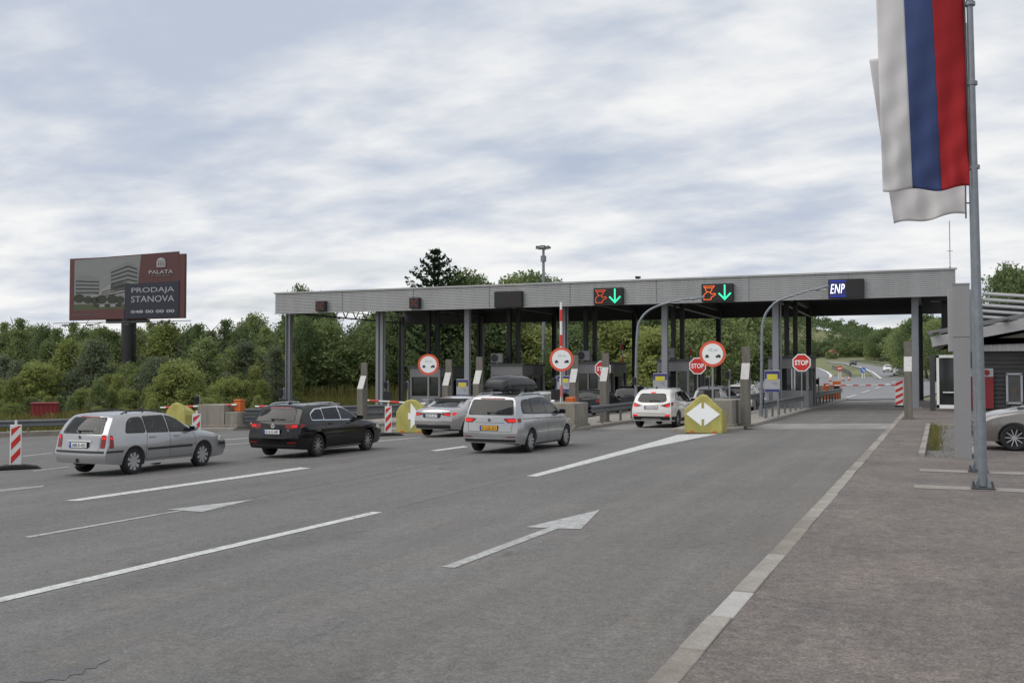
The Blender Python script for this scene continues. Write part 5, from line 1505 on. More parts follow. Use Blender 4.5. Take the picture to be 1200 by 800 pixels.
# --- white crossover
rzq = rad(-3.0)
def crossover(name, label, pos, rz, m, W=1.81, lit=True, plate='K41-M-792', group='cars in the lanes'):
    c = Car(name, label, pos, rz, m, W,
        rear=[(.2, .20), (.3, .12), (.45, .03), (.62, 0), (.70, .04), (.95, .07), (1.05, .12), (1.3, .27), (1.50, .48)],
        top=[(.46, 1.49), (.55, 1.52), (.8, 1.555), (1.3, 1.585), (1.8, 1.585), (2.2, 1.55), (2.45, 1.49), (2.8, 1.33), (3.15, 1.14), (3.3, 1.08), (3.5, 1.05), (3.8, 1.0), (4.1, .92), (4.25, .84), (4.33, .74)],
        front=[(.2, 4.26), (.32, 4.35), (.5, 4.39), (.65, 4.37), (.74, 4.32)], wheels=(.88, 3.53), R=.345, zb=.24, belt=(1.08, 1.0), tumble=.34, style='multi', rise=.08)
    c.rear_window([(-.60, 1.12), (-.40, 1.06), (.40, 1.06), (.60, 1.12), (.50, 1.38), (-.50, 1.38)], r=.09)
    c.window([(.78, 1.20), (1.22, 1.10), (1.24, 1.42), (1.05, 1.40)], r=.06)
    c.window([(1.28, 1.098), (2.0, 1.07), (1.96, 1.475), (1.28, 1.43)], r=.03)
    c.window([(2.06, 1.07), (3.0, 1.04), (2.7, 1.24), (2.4, 1.42), (2.02, 1.475)], r=.03)
    for sx in (-1, 1):
        q = lambda a: [(sx * x, z) for x, z in a]
        c.panel('tail_light', 'B', q([(.38, .92), (.62, .86), (.84, .88), (.83, 1.04), (.70, 1.02)]), 'lamp_red', off=.010, r=.03)
        c.panel('tail_light', 'R' if sx > 0 else 'L', [(.10, .90), (.24, .92), (.40, 1.06), (.15, 1.04)], 'lamp_red', off=.010, r=.03)
        if lit: c.panel('brake_light', 'B', q([(.60, .875), (.80, .885), (.80, .955), (.62, .94)]), 'lamp_lit', off=.014, r=.02)
        c.panel('reflector', 'B', q([(.58, .49), (.80, .49), (.80, .56), (.58, .55)]), 'lamp_lit' if lit else 'lamp_red', off=.012, r=.02)
        c.panel('sill_trim', 'R' if sx > 0 else 'L', [(1.32, .265), (3.10, .265), (3.10, .40), (1.32, .40)], 'trim', off=.008)
    c.panel('bumper_lower', 'B', [(-.86, .33), (.86, .33), (.86, .48), (-.86, .48)], 'trim', off=.010, r=.04)
    c.panel('bumper_lower', 'R', [(.06, .33), (.50, .33), (.50, .47), (.06, .48)], 'trim', off=.010, r=.04)
    c.panel('bumper_lower', 'L', [(.06, .33), (.50, .33), (.50, .47), (.06, .48)], 'trim', off=.010, r=.04)
    c.panel('skid_plate', 'B', [(-.42, .335), (.42, .335), (.38, .40), (-.38, .40)], 'sign_back', off=.016, r=.02)
    c.panel('third_brake_light', 'B', [(-.10, 1.425), (.10, 1.425), (.10, 1.46), (-.10, 1.46)], 'lamp_lit' if lit else 'lamp_red', off=.03)
    c.panel('boot_strip', 'B', [(-.36, .95), (.36, .95), (.36, .975), (-.36, .975)], 'chrome', off=.012, r=.008)
    c.seam('B', [(-.62, .60), (.62, .60)], w=.014); c.plate(.84, plate); c.cabin(front=3.2, rows=((1.5,), (2.35,)), seat_h=1.08); c.roof_rails(.8, 2.2, .58, 'chrome', .04, .016)
    c.mirror(2.85, 1.08); c.handles([(1.55, .97), (2.4, .95)]); c.aerial(.75)
    return c
crossover('crossover_car', 'white crossover car with lit brake lights, left of the yellow arrow block', car_pos(793.0, 500.5, .88, .80, rzq), rzq, 'p_white')

# --- cars further in, partly hidden by posts, blocks and rails
def hatch(name, label, pos, rz, m, W=1.78, H=1.5, lit=False, glass='cglass_solid', hollow=False, dark_roof=False, plate=None, group='cars in the lanes'):
    k = H / 1.5
    c = Car(name, label, pos, rz, m, W,
        rear=[(.2, .16), (.3, .08), (.45, .02), (.6, 0), (.68, .05), (.98, .08), (1.04, .11), (1.25 * k, .24), (1.42 * k, .42)],
        top=[(.40, 1.42 * k), (.5, 1.45 * k), (.8, 1.48 * k), (1.3, 1.50 * k), (1.8, 1.49 * k), (2.2, 1.45 * k), (2.45, 1.39 * k), (2.8, 1.22 * k), (3.15, 1.05), (3.3, 1.0), (3.5, .97), (3.8, .91), (4.05, .83), (4.18, .75), (4.26, .67)],
        front=[(.2, 4.2), (.32, 4.29), (.5, 4.33), (.6, 4.30), (.67, 4.25)], wheels=(.86, 3.48), R=.32, zb=.2, belt=(1.0, .94), style='multi', glass=glass)
    c.rear_window([(-.60, 1.04), (.60, 1.04), (.50, 1.36 * k), (-.50, 1.36 * k)])
    c.window([(.74, 1.10), (1.22, 1.04), (1.22, 1.35 * k), (.98, 1.33 * k)], r=.06)
    c.window([(1.28, 1.035), (2.0, 1.01), (1.96, 1.39 * k), (1.28, 1.36 * k)], r=.03)
    c.window([(2.06, 1.01), (3.0, .99), (2.7, 1.16 * k), (2.4, 1.33 * k), (2.02, 1.39 * k)], r=.03)
    if not hollow: c.panel('windscreen', 'F', [(-.56, 1.06), (.56, 1.06), (.46, 1.36 * k), (-.46, 1.36 * k)], glass, off=.012, r=.06)
    for sx in (-1, 1):
        q = lambda a: [(sx * x, z) for x, z in a]
        c.panel('tail_light', 'B', q([(.52, .84), (.84, .82), (.84, 1.0), (.60, .98)]), 'lamp_lit' if lit else 'lamp_red', off=.010, r=.03)
        c.panel('headlight', 'F', q([(.45, .60), (.76, .60), (.74, .70), (.48, .68)]), 'lamp_white', off=.010, r=.03)
    c.panel('bumper_lower', 'B', [(-.82, .325), (.82, .325), (.82, .40), (-.82, .40)], 'trim', off=.010, r=.04)
    c.panel('grille', 'F', [(-.40, .40), (.40, .40), (.42, .58), (-.42, .58)], 'trim', off=.010, r=.03)
    if plate: c.plate(.76, plate)
    if hollow: c.cabin(front=3.2, rows=((1.4,), (2.3,)), seat_h=1.0)
    c.mirror(2.85, 1.02); c.handles([(1.55, .93), (2.4, .91)])
    return c
def ground_at(x, y): return (x, y, G(x, y + 2) + .004)
hatch('hatchback_car', 'grey hatchback waiting behind the stained block ahead of the silver van', ground_at(-18.0, 46.6), rad(-1), 'p_silver', lit=False, glass='cglass_g', hollow=True)
hatch('hatchback_car', 'black car with open reflections waiting between the concrete post and the white crossover', ground_at(-17.6, 52.6), rad(-1), 'p_black', H=1.48)
hatch('estate_car', 'dark car with a pale roof edge, just left of the white crossover roof', ground_at(-17.3, 59.2), rad(-1), 'p_black', H=1.62, dark_roof=True)
hatch('hatchback_car', 'grey hatchback with one lit tail light, behind the yellow arrow block', ground_at(-10.75, 51.4), rad(-3), 'p_grey', H=1.56, lit=True)
hatch('hatchback_car', 'white car with lit tail lights, just left of the rightmost island post', ground_at(-10.9, 60.6), rad(-1), 'p_white', H=1.58, lit=True)
# parked at the right: nose towards the road
w = spot(1183.5, 527.5, .115)
c = hatch('parked_car', 'beige grey car parked nose to the left beside the flagpoles', (w.x + 3.50, w.y + .84, .12), rad(90 + 4), 'p_beige', W=1.84, H=1.44, group='cars in the lanes', glass='cglass_g', hollow=True)
# ================================================================== FLAGS, BUILDING, BILLBOARD, LAMPS
def flagpole(px, py, tx, ty, label, r0, r1):
    b = spot(px, py, .115); D = -b.x * sin(YAW) + b.y * cos(YAW)
    R = ray(tx, ty); t = D
    top = Vector((R[0] * t, R[1] * t, CAM_H + R[2] * t))
    root = thing('flagpole', label, 'flagpole', (b.x, b.y, .12), group='galvanised flagpoles on the pavement')
    d = top - Vector((b.x, b.y, .12))
    mb = MB(); mb.cyl((0, 0, .05), d * .36, r0, r0 * .93, n=20); mb.build('lower_tube', MT['galv'], root, smooth=True)
    mb = MB(); mb.cyl(d * .36, d, r0 * .78, r1, n=20); mb.build('upper_tube', MT['galv'], root, smooth=True)
    mb = MB(); mb.cyl(d * .352, d * .366, r0 * .97, r0 * .86, n=20); mb.build('collar', MT['galv'], root)
    mb = MB(); mb.cyl(d, d + Vector((0, 0, .04)), r1 * 1.15, n=16); mb.build('cap', MT['galv'], root)
    mb = MB(); mb.box((0, 0, .02), (.36, .34, .025), bev=.004); p_ = mb.build('base_plate', MT['dark_steel'], root)
    for sx in (-1, 1):
        for sy in (-1, 1):
            mb = MB(); mb.cyl((sx * .14, sy * .12, .02), (sx * .14, sy * .12, .11), .018, n=6); mb.build('bolt', MT['dark_steel'], p_)
    mb = MB()
    for a in range(3):
        an = a * 2.094 - .5; mb.prism([(0, .03), (.16, .03), (.06, .26), (0, .26)], 'y', -.008, .008)
        vv = mb.bm.verts[-8:] if False else list(mb.bm.verts)[-8:]
        bmesh.ops.rotate(mb.bm, verts=vv, cent=(0, 0, 0), matrix=Matrix.Rotation(an, 3, 'Z'))
    mb.build('gusset', MT['galv'], root)
    return root, Vector((b.x, b.y, .12)), d
def px_at(P, D):
    R = ray(*P); return Vector((R[0] * D, R[1] * D, CAM_H + R[2] * D))
def dep(v): return -v.x * sin(YAW) + v.y * cos(YAW)
poleA, bA, dA = flagpole(1152, 573, 1136.2, 2, 'nearer flagpole carrying the white, blue and red flag', .074, .05)
poleB, bB, dB = flagpole(1146.5, 553, 1134.5, 30, 'farther flagpole carrying a plain white flag, behind the nearer pole', .07, .048)
def flag_sheet(name, root_, corners, D, m, parent, nx=16, nz=26, amp=.11, ph=0.0):
    """cloth between four measured corners, folds along the hanging length, with thickness"""
    tl, tr, br, bl = corners
    rows = []
    for j in range(nz + 1):
        v = j / nz; row = []
        for i in range(nx + 1):
            u = i / nx
            px = (tl[0] * (1 - u) + tr[0] * u) * (1 - v) + (bl[0] * (1 - u) + br[0] * u) * v
            py = (tl[1] * (1 - u) + tr[1] * u) * (1 - v) + (bl[1] * (1 - u) + br[1] * u) * v
            off = amp * (.30 * sin(px * .19 + py * .030 + ph) * (.2 + .8 * v) + .20 * sin(px * .31 - py * .045 + 1 + ph) * v * v + .6 * sin(px * .045 + py * .012 + ph) + .12 * sin(px * .12 + py * .16 + ph) * v)
            py += 2.0 * v * sin(px * .11 + ph) * v
            row.append(px_at((px, py), D + off))
        rows.append(row)
    mb = MB(); mb.grid(rows)
    o = mb.build(name, m, parent, smooth=True, fix=False); o.location = -Vector(parent.location)
    sd_ = o.modifiers.new('thickness', 'SOLIDIFY'); sd_.thickness = .004
    return o
DA = dep(bA) ; DB = dep(bB)
fl = thing('flag', 'hanging flag with upright white, blue and red stripes on the nearer pole', 'flag', bA + dA * .62)
# stripes share edges so the folds run through
flag_sheet('white_stripe', fl, ((1026.3, -14), (1058.5, -14), (1069.5, 223), (1034.5, 223.5)), DA, MT['fabric_white'], fl, nx=14, nz=60)
flag_sheet('blue_stripe', fl, ((1058.5, -14), (1091.5, -14), (1103.5, 222), (1069.5, 223)), DA, MT['fabric_blue'], fl, nx=14, nz=60)
flag_sheet('red_stripe', fl, ((1091.5, -14), (1129, -14), (1136.5, 219), (1103.5, 222)), DA, MT['fabric_red'], fl, nx=14, nz=60)
def rod(parent, P, D, r=.014, name='hoist_rod', m='dark_steel'):
    mb = MB(); mb.tube([px_at(p, D) for p in P], r, n=6); o = mb.build(name, MT[m], parent); o.location = -Vector(parent.location); return o
rod(fl, [(1129.5, -14), (1133, 100), (1137, 200)], DA)
for yy in (5, 98, 196):
    a = px_at((1129.5 + yy * .033, yy), DA); b = px_at((1136.5 + yy * .028, yy), DA)
    mb = MB(); mb.cyl(a, b, .018, n=6); o = mb.build('hoist_ring', MT['galv'], fl); o.location = -Vector(fl.location)
    mb = MB(); mb.cyl(b - Vector((0, 0, .03)), b + Vector((0, 0, .03)), .082, n=14); o = mb.build('pole_clamp', MT['galv'], fl); o.location = -Vector(fl.location)
fl2 = thing('flag', 'plain white flag on the farther pole, showing behind the striped one', 'flag', bB + dB * .6)
flag_sheet('cloth', fl2, ((1018.5, 70), (1128, 55), (1131.5, 250), (1047.5, 263)), DB, MT['fabric_white'], fl2, nx=44, nz=60, amp=.10, ph=1.5)
rod(fl2, [(1129, 55), (1132, 256)], DB)
for yy in (60, 150, 238):
    a = px_at((1129.5 + yy * .01, yy), DB); b = px_at((1135 + yy * .03, yy), DB)
    mb = MB(); mb.cyl(a, b, .016, n=6); o = mb.build('hoist_ring', MT['galv'], fl2); o.location = -Vector(fl2.location)
MT['beige_strip'] = mat('beige_concrete', (.27, .245, .215), .85, var=.15, vscale=2, var2=.15, v2scale=60)
# pale foundation strips under the poles
for y_, x_ in ((bA.y, bA.x), (bB.y, bB.x)):
    mb = MB(); k = .28
    mb.face([(x_ - 1.05, y_ - k, .121), (x_ + 2.6, y_ - k, .121), (x_ + 2.6, y_ + k, .121), (x_ - 1.05, y_ + k, .121)])
    mb.build('foundation_strip', MT['beige_strip'], pavement)

# --- clad pylon
b = spot(1129, 537, .115); s_ = 1200 / dep(b)
t = thing('pylon', 'flat grey clad pylon standing in the gravel bed left of the flagpoles', 'pylon', (b.x, b.y, .07))
hh = (537 - 331) / s_
mb = MB(); mb.box((0, .14, hh / 2), (.345, .28, hh), bev=.006); mb.build('cladding', mat('pylon_sheet', (.30, .30, .305), .5, metal=.3, var=.05), t)
mb = MB(); mb.box((0, .14, hh + .01), (.36, .3, .03)); mb.build('cap', MT['steel'], t)
mb = MB(); mb.box((.03, .5, hh * .80), (.62, .1, hh * .36), bev=.006); mb.box((.05, .34, hh * .8), (.08, .3, .08)); mb.build('back_panel', MT['clad'], t)
mb = MB(); mb.box((0, .14, hh * .70), (.352, .287, .012)); mb.build('joint', MT['dark_steel'], t)

# --- service building on the right
YB0 = 57.0
def bx(px, Y): return atY(px, 438, Y).x
bl = thing('service_building', 'low grey service building with sloping awning and ribbed roof edge at the right', 'building', (bx(1150, YB0), YB0, .12))
def up(o): return under(o, bl)
xl, xr = bx(1140, YB0), 16.0
mb = MB(); mb.box(((xl + xr) / 2, YB0 + 4.5, 1.75), (xr - xl, 8, 3.3)); up(mb.build('wall', MT['booth_dark'], bl))
mb = MB()
for k in range(14): mb.box(((xl + xr) / 2, YB0 + .47, .3 + k * .22), (xr - xl - .1, .06, .12), rx=.5)
w_ = up(mb.build('wall_louvre', MT['booth_dark'], bl))
mb = MB(); rows = []
for i in range(120):
    x = xl + .2 + i * .1; rows.append([(x, YB0 + .1 + (.05 if i % 4 < 2 else 0), 3.15), (x, YB0 + .1 + (.05 if i % 4 < 2 else 0), 3.85)])
mb.grid(rows); up(mb.build('ribbed_band', MT['clad'], bl))
mb = MB()
# awning: a sloping slab with open bays, rising to the right
z0 = atY(1088, 391, YB0 - 2).z; x0 = bx(1088, YB0 - 2); x1 = 13.0; sl = .185
mb.prism([(x0, z0), (x1, z0 + (x1 - x0) * sl), (x1, z0 + (x1 - x0) * sl + .12), (x0 - .05, z0 + .10)], 'y', YB0 - 2.2, YB0 - 1.9)
mb.prism([(x0, z0), (x1, z0 + (x1 - x0) * sl), (x1, z0 + (x1 - x0) * sl + .1), (x0, z0 + .09)], 'y', YB0 + .6, YB0 + 1.0)
for k in range(7):
    xx = x0 + .1 + k * 1.6; zz = z0 + (xx - x0) * sl; mb.box((xx + .25, YB0 - .5, zz + .10), (.30, 3.0, .12), ry=-sl)
up(mb.build('awning', MT['booth'], bl))
mb = MB(); mb.prism([(x0 + .2, z0 - .62), (x1, z0 + (x1 - x0) * sl - .55), (x1, z0 + (x1 - x0) * sl - .02), (x0 + .1, z0 - .12)], 'y', YB0 - .6, YB0 - .4); up(mb.build('awning_beam', MT['clad'], bl))
mb = MB(); mb.prism([(x0 + .45, z0 - .8), (x0 + 1.5, 3.8), (x1, 3.8), (x1, z0 + (x1 - x0) * sl - .5), (x0 + .2, z0 - .6)], 'y', YB0 - .3, YB0 - .02); up(mb.build('awning_fascia', mat('awning_soffit', (.13, .118, .10), .7, var=.2, vscale=1, stretch=(1, 1, 6)), bl))
# ribbed parapet behind
mb = MB(); prof = []
zb_, zt_ = 3.98, 6.2; n = 7
for k in range(n):
    z = zb_ + (zt_ - zb_) * k / n; h = (zt_ - zb_) / n
    prof += [(0, z), (-.16, z + h * .2), (-.16, z + h * .6), (0, z + h * .8)]
xa, xb = bx(1138, YB0 + 4), 18.0
mb.bm.free()
for k in range(8):
    z = zb_ + .1 + k * .31
    mb = MB(); mb.prism([(YB0 + 3.42, z), (YB0 + 3.36, z + .06), (YB0 + 3.38, z + .15), (YB0 + 3.47, z + .19), (YB0 + 3.52, z + .1)], 'x', 0, xb - xa); o = up(mb.build('parapet_slat', MT['clad'], bl)); o.location.x += xa; o.rotation_euler = (0, .10, 0); o.location.z += .06 * 0
mb = MB(); mb.prism([(YB0 + 3.62, 4.2), (YB0 + 7, 4.2), (YB0 + 7, 5.75), (YB0 + 3.62, 5.75)], 'x', xa + .02, xb - .1); up(mb.build('roof', MT['booth_dark'], bl))
# white framed glazed porch
a = atY(1098, 478, YB0 - 1); c2 = atY(1121, 416, YB0 - 1)
mb = MB(); wx, wz = c2.x - a.x, c2.z - a.z
for xx in (a.x + .06, c2.x - .06, ): mb.box((xx, YB0 - 1, a.z + wz / 2), (.12, .12, wz))
mb.box(((a.x + c2.x) / 2, YB0 - 1, c2.z - .06), (wx, .12, .14)); mb.box(((a.x + c2.x) / 2, YB0 - 1, a.z + .08), (wx, .12, .18))
pw = up(mb.build('porch_frame', MT['white'], bl))
mb = MB(); mb.box(((a.x + c2.x) / 2, YB0 - .95, a.z + wz / 2), (wx - .2, .03, wz - .25)); g_ = mb.build('pane', MT['glass'], pw)
mb = MB(); mb.box(((a.x + c2.x) / 2 + .1, YB0 - .9, a.z + wz * .30), (wx * .6, .5, .05)); mb.build('shelf', MT['white'], pw)
mb = MB(); mb.box((a.x - .2, YB0 + .1, (c2.z + .12) / 2), (.25, .3, c2.z - .12)); up(mb.build('porch_post', MT['dark_steel'], bl))
# red panel and framed poster on the dark wall
a = atY(1130, 478, YB0 + .3); c2 = atY(1164, 441, YB0 + .3)
mb = MB(); mb.box(((a.x + c2.x) / 2, YB0 + .28, (a.z + c2.z) / 2), (c2.x - a.x, .08, c2.z - a.z)); rp = up(mb.build('red_panel', MT['dark_red'], bl))
mb = MB(); mb.box(((a.x + c2.x) / 2, YB0 + .27, c2.z + .2), (c2.x - a.x, .08, .42)); wpn = up(mb.build('white_header', MT['pale_print'], bl))
mb = MB(); mb.cyl((c2.x - .3, YB0 + .22, c2.z + .2), (c2.x - .3, YB0 + .20, c2.z + .2), .14, n=16); mb.build('red_dot', MT['dark_red'], wpn)
a = atY(1180.5, 472, YB0 + .3); c2 = atY(1197, 438, YB0 + .3)
mb = MB(); W2, H2 = c2.x - a.x, c2.z - a.z; cx_, cz_ = (a.x + c2.x) / 2, (a.z + c2.z) / 2
mb.box((cx_, YB0 + .3, cz_ + H2 / 2), (W2 + .1, .08, .1)); mb.box((cx_, YB0 + .3, cz_ - H2 / 2), (W2 + .1, .08, .1))
for sx in (-1, 1): mb.box((cx_ + sx * W2 / 2, YB0 + .3, cz_), (.1, .08, H2))
fr = up(mb.build('poster_frame', MT['pale_print'], bl))
mb = MB(); mb.box((cx_, YB0 + .32, cz_), (W2, .03, H2)); mb.build('poster', MT['booth_dark'], fr)
mb = MB(); mb.cyl((cx_, YB0 + .30, cz_ - .1), (cx_, YB0 + .29, cz_ - .1), W2 * .3, n=16); mb.build('print', MT['bark'], fr)
mb = MB(); mb.box((bx(1200, YB0) + .2, YB0 + .2, 1.7), (.1, .1, 3.2)); up(mb.build('downpipe', MT['steel'], bl))

# --- billboard
DL, DR = 87.0, 83.2
def bb(px, py):
    D = DL + (DR - DL) * (px - 81) / 135; return px_at((px, py), D)
TL, BLc, TR, BRc = bb(81, 302.3), bb(81, 374.6), bb(216, 297.6), bb(216, 373.6)
ux = (TR - TL); ux.z = 0; Wb = ux.length; ux.normalize(); Hb = ((TL.z - BLc.z) + (TR.z - BRc.z)) / 2
cen = (TL + TR + BLc + BRc) / 4
ang = math.atan2(ux.y, ux.x)
bb_root = thing('billboard', 'large billboard on a black mast advertising flats, standing above the trees', 'billboard', (cen.x, cen.y, gz(cen.x, cen.y)), ang)
zc = cen.z - bb_root.location.z
mb = MB(); mb.box((0, .17, zc), (Wb, .26, Hb), bev=.02); mb.build('frame', mat('billboard_frame', (.10, .032, .03), .6, var=.1), bb_root)
mb = MB(); mb.cyl((-.10, .6, -.3), (-.10, .6, zc - Hb / 2 + .1), .60, n=20); mb.build('mast', MT['black'], bb_root, smooth=True)
mb = MB(); mb.box((-.1, .45, zc - Hb / 2 - .14), (Wb * .35, .5, .28)); mb.build('crossbeam', MT['black'], bb_root)
mb = MB()
for xx in (-.42, -.2, .12, .34):
    z = zc - Hb / 2 - .2; mb.tube([(xx * Wb, .1, z), (xx * Wb, -1.4, z - .35)], .035, n=6); mb.box((xx * Wb, -1.45, z - .3), (.5, .18, .12))
mb.tube([(-Wb * .56, -1.0, zc - Hb / 2 - .28), (Wb * .62, -1.0, zc - Hb / 2 - .28)], .03, n=6)
mb.build('lamp_arms', MT['dark_steel'], bb_root)
def rel(px, py):
    return ((px - 148.5) / 135 * Wb, zc - (py - (302.3 + 297.6 + 374.6 + 373.6) / 4) / 74.2 * Hb)
def print_poly(name, pts, m, lay, par):
    mb = MB(); mb.prism([rel(*p) for p in pts], 'y', .035 - lay * .006 - .004, .04 - lay * .006); return mb.build(name, m, par)
pm = lambda n_, c_: mat('print_' + n_, c_, .55, var=.08, vscale=1.2)
poster = print_poly('poster', [(87, 301), (210, 297), (210, 373), (87, 373.6)], pm('maroon', (.085, .028, .028)), 0, bb_root)
sky_ = print_poly('sky_print', [(87, 302), (166, 299.5), (160, 363), (87, 363)], pm('sky', (.20, .20, .205)), 1, poster)
cb_, cd_, cg_, cw_ = pm('block', (.17, .18, .18)), pm('block_dark', (.022, .022, .024)), pm('trees', (.026, .033, .016)), pm('pale', (.26, .26, .25))
print_poly('block_print', [(89, 324), (99, 320), (117, 325), (117, 344), (89, 344)], cb_, 2, poster)
for k in range(4): print_poly('floor_print', [(89, 326.5 + k * 4.6), (117, 328.5 + k * 4.2), (117, 329.8 + k * 4.2), (89, 328 + k * 4.6)], cd_, 3, poster)
print_poly('block_print', [(131, 315), (150, 306), (163, 312), (163, 340), (131, 340)], cb_, 2, poster)
for k in range(5): print_poly('floor_print', [(131, 318 + k * 4.4), (151, 311 + k * 5.2), (162, 315 + k * 4.8), (162, 316.6 + k * 4.8), (151, 312.8 + k * 5.2), (131, 319.6 + k * 4.4)], cd_, 3, poster)
print_poly('podium_print', [(118, 340), (131, 331), (150, 330), (150, 344), (102, 348)], cw_, 2, poster)
for k in range(3): print_poly('floor_print', [(120, 341 + k * 2.4), (149, 334 + k * 3.6), (149, 335.3 + k * 3.6), (120, 342 + k * 2.4)], cd_, 3, poster)
for cx_, cy_, r_ in ((93, 348, 6), (104, 350, 5), (112, 351, 5), (120, 350, 6), (133, 350, 6), (142, 351, 5)):
    print_poly('tree_print', [(cx_ + r_ * 1.1 * cos(a * pi / 5), cy_ + r_ * .9 * sin(a * pi / 5)) for a in range(10)], cg_, 4, poster)
print_poly('lawn_print', [(87, 355), (147.5, 356), (147.5, 363), (87, 363)], pm('lawn', (.065, .075, .035)), 5, poster)
for k in range(5): print_poly('car_print', [(112 + k * 6.5, 355.5), (117 + k * 6.5, 355.5), (118 + k * 6.5, 359), (111 + k * 6.5, 359)], cw_ if k % 2 else cd_, 6, poster)
print_poly('base_print', [(87, 362.5), (147.5, 361.5), (147.5, 373.3), (87, 373.6)], pm('maroon_low', (.10, .032, .032)), 7, poster)
nav = print_poly('navy_field', [(148, 333), (210, 331.2), (210, 372.6), (148, 373.2)], pm('navy', (.016, .018, .035)), 7, poster)
def bb_text(txt, cx_, cy_, w, h, m=None, bold=0.0, sp=1.0):
    x, z = rel(cx_, cy_)
    o = link('lettering', text_mesh(txt, width=w / 135 * Wb, height=h / 74.2 * Hb, bold=bold, spacing=sp), m or MT['pale_print'], poster); o.location = (x, -.022, z)
bb_text('PRODAJA', 180.3, 341.3, 49, 7.4); bb_text('STANOVA', 180.3, 351, 49.5, 7.2); bb_text('PALATA', 189.5, 320, 27.5, 4.2, bold=.01)
bb_text('GRADNJA BIJELJINA', 189.8, 324.6, 22, 1.6, cb_)
bb_text('048 00 00 00', 180.5, 365.6, 50, 3.6, bold=.03)
bb_text('www.palata.com', 101.5, 367.6, 34, 1.8, cb_)
# crest: arched gate
lg = lambda pts: print_poly('crest', pts, MT['pale_print'], 9, poster)
lg([(184.5, 314.5), (194.5, 314.5), (194.5, 308), (193.5, 305), (190, 303.6), (189, 303.6), (185.5, 305), (184.5, 308)])
for k in range(4): print_poly('crest_gap', [(186 + k * 2.1, 313.2), (187 + k * 2.1, 313.2), (187 + k * 2.1, 308.3), (186 + k * 2.1, 308.3)], pm('maroon_gap', (.125, .035, .035)), 10, poster)
print_poly('crest_gap', [(185.6, 307.3), (193.5, 307.1), (193.5, 306.4), (185.6, 306.6)], pm('maroon_gap', (.125, .035, .035)), 10, poster)

# --- street lamps with curved necks
def curved_lamp(label, P, Y, base_dz=ISL, r=.075, head=True, hs=1.0):
    pts = [atY(px, py, Y) for px, py in P]
    g = G(pts[0].x, Y) + base_dz
    t = thing('street_lamp', label, 'street lamp', (pts[0].x, Y, g), group='street lamps with curved necks')
    o_ = Vector((pts[0].x, Y, g)); pts = [Vector((pts[0].x, Y, g))] + pts[1:]
    # densify with a smooth curve
    Q = [p - o_ for p in pts]; out = [Q[0]]
    for i in range(len(Q) - 1):
        p0, p1, p2, p3 = Q[max(i - 1, 0)], Q[i], Q[i + 1], Q[min(i + 2, len(Q) - 1)]
        for k in range(1, 5):
            u = k / 4
            out.append(.5 * ((2 * p1) + (-p0 + p2) * u + (2 * p0 - 5 * p1 + 4 * p2 - p3) * u * u + (-p0 + 3 * p1 - 3 * p2 + p3) * u ** 3))
    mb = MB(); mb.tube(out, r, n=10, r_end=r * .5); mb.build('pole', MT['galv'], t, smooth=True)
    mb = MB(); mb.cyl((0, 0, 0), (0, 0, .5), r * 1.35, n=12); mb.build('foot', MT['galv'], t)
    e = out[-1]; d = (out[-1] - out[-3]).normalized()
    mb = MB(); mb.box(e + d * .2 * hs + Vector((0, 0, -.05)), (.62 * hs, .24 * hs, .12 * hs), bev=.03, ry=-math.atan2(d.z, math.hypot(d.x, d.y))); h_ = mb.build('lamp_head', MT['galv'], t, smooth=True)
    mb = MB(); mb.box(e + d * .2 * hs + Vector((0, 0, -.115 * hs)), (.4 * hs, .18 * hs, .03)); mb.build('lens', MT['lamp_white'], h_)
    return t
curved_lamp('tall curved lamp post rising in front of the canopy, above the white crossover', [(745, 490), (745.5, 430), (747, 388), (751, 374), (760, 364), (775, 357), (795, 352), (812, 349)], 47.5)
curved_lamp('tall curved lamp post at the right, reaching towards the ENP sign', [(892, 489), (892.5, 430), (893, 388), (896, 371), (902, 361), (912, 352.5), (930, 346), (958, 337.5)], 48.6)
curved_lamp('distant curved lamp behind the booth with the car roof box in front', [(613, 440), (612.5, 424), (611, 412), (606, 404), (596, 398.5), (580, 396), (569, 394.5)], 92, 0, .06, hs=1.0)
curved_lamp('distant curved lamp left of the booth with the raised barrier', [(686, 440), (685.5, 418), (683.5, 407), (678, 399), (668, 393.5), (652, 391)], 90, 0, .06)
# --- floodlight mast
m0 = px_at((637, 470), 96); m1 = px_at((637.5, 291), 96)
t = thing('floodlight_mast', 'tall floodlight mast rising behind the canopy', 'floodlight', (m0.x, m0.y, gz(m0.x, m0.y)))
hz = m1.z - t.location.z
mb = MB(); mb.cyl((0, 0, 0), (0, 0, hz), .20, .12, n=14); mb.build('mast', MT['galv'], t, smooth=True)
mb = MB(); mb.cyl((0, 0, hz - 1.2), (0, 0, hz - .65), .27, n=12); mb.build('collar', MT['galv'], t)
mb = MB(); mb.box((0, 0, hz), (1.0, .12, .1)); mb.box((0, 0, hz), (.12, 1.0, .1)); mb.build('cross_arm', MT['galv'], t)
for dx, dy, rz_ in ((-.42, -.2, .4), (.42, .1, -.5), (.1, -.45, 0), (-.1, .4, 3.1)):
    mb = MB(); mb.box((dx, dy, hz + .14), (.52, .34, .16), rz=rz_, rx=-.5, bev=.03); f_ = mb.build('floodlight', MT['dark_steel'], t)
    mb = MB(); mb.box((dx, dy - .06, hz + .06), (.42, .26, .03), rz=rz_, rx=-.5); mb.build('lens', MT['lamp_white'], f_)

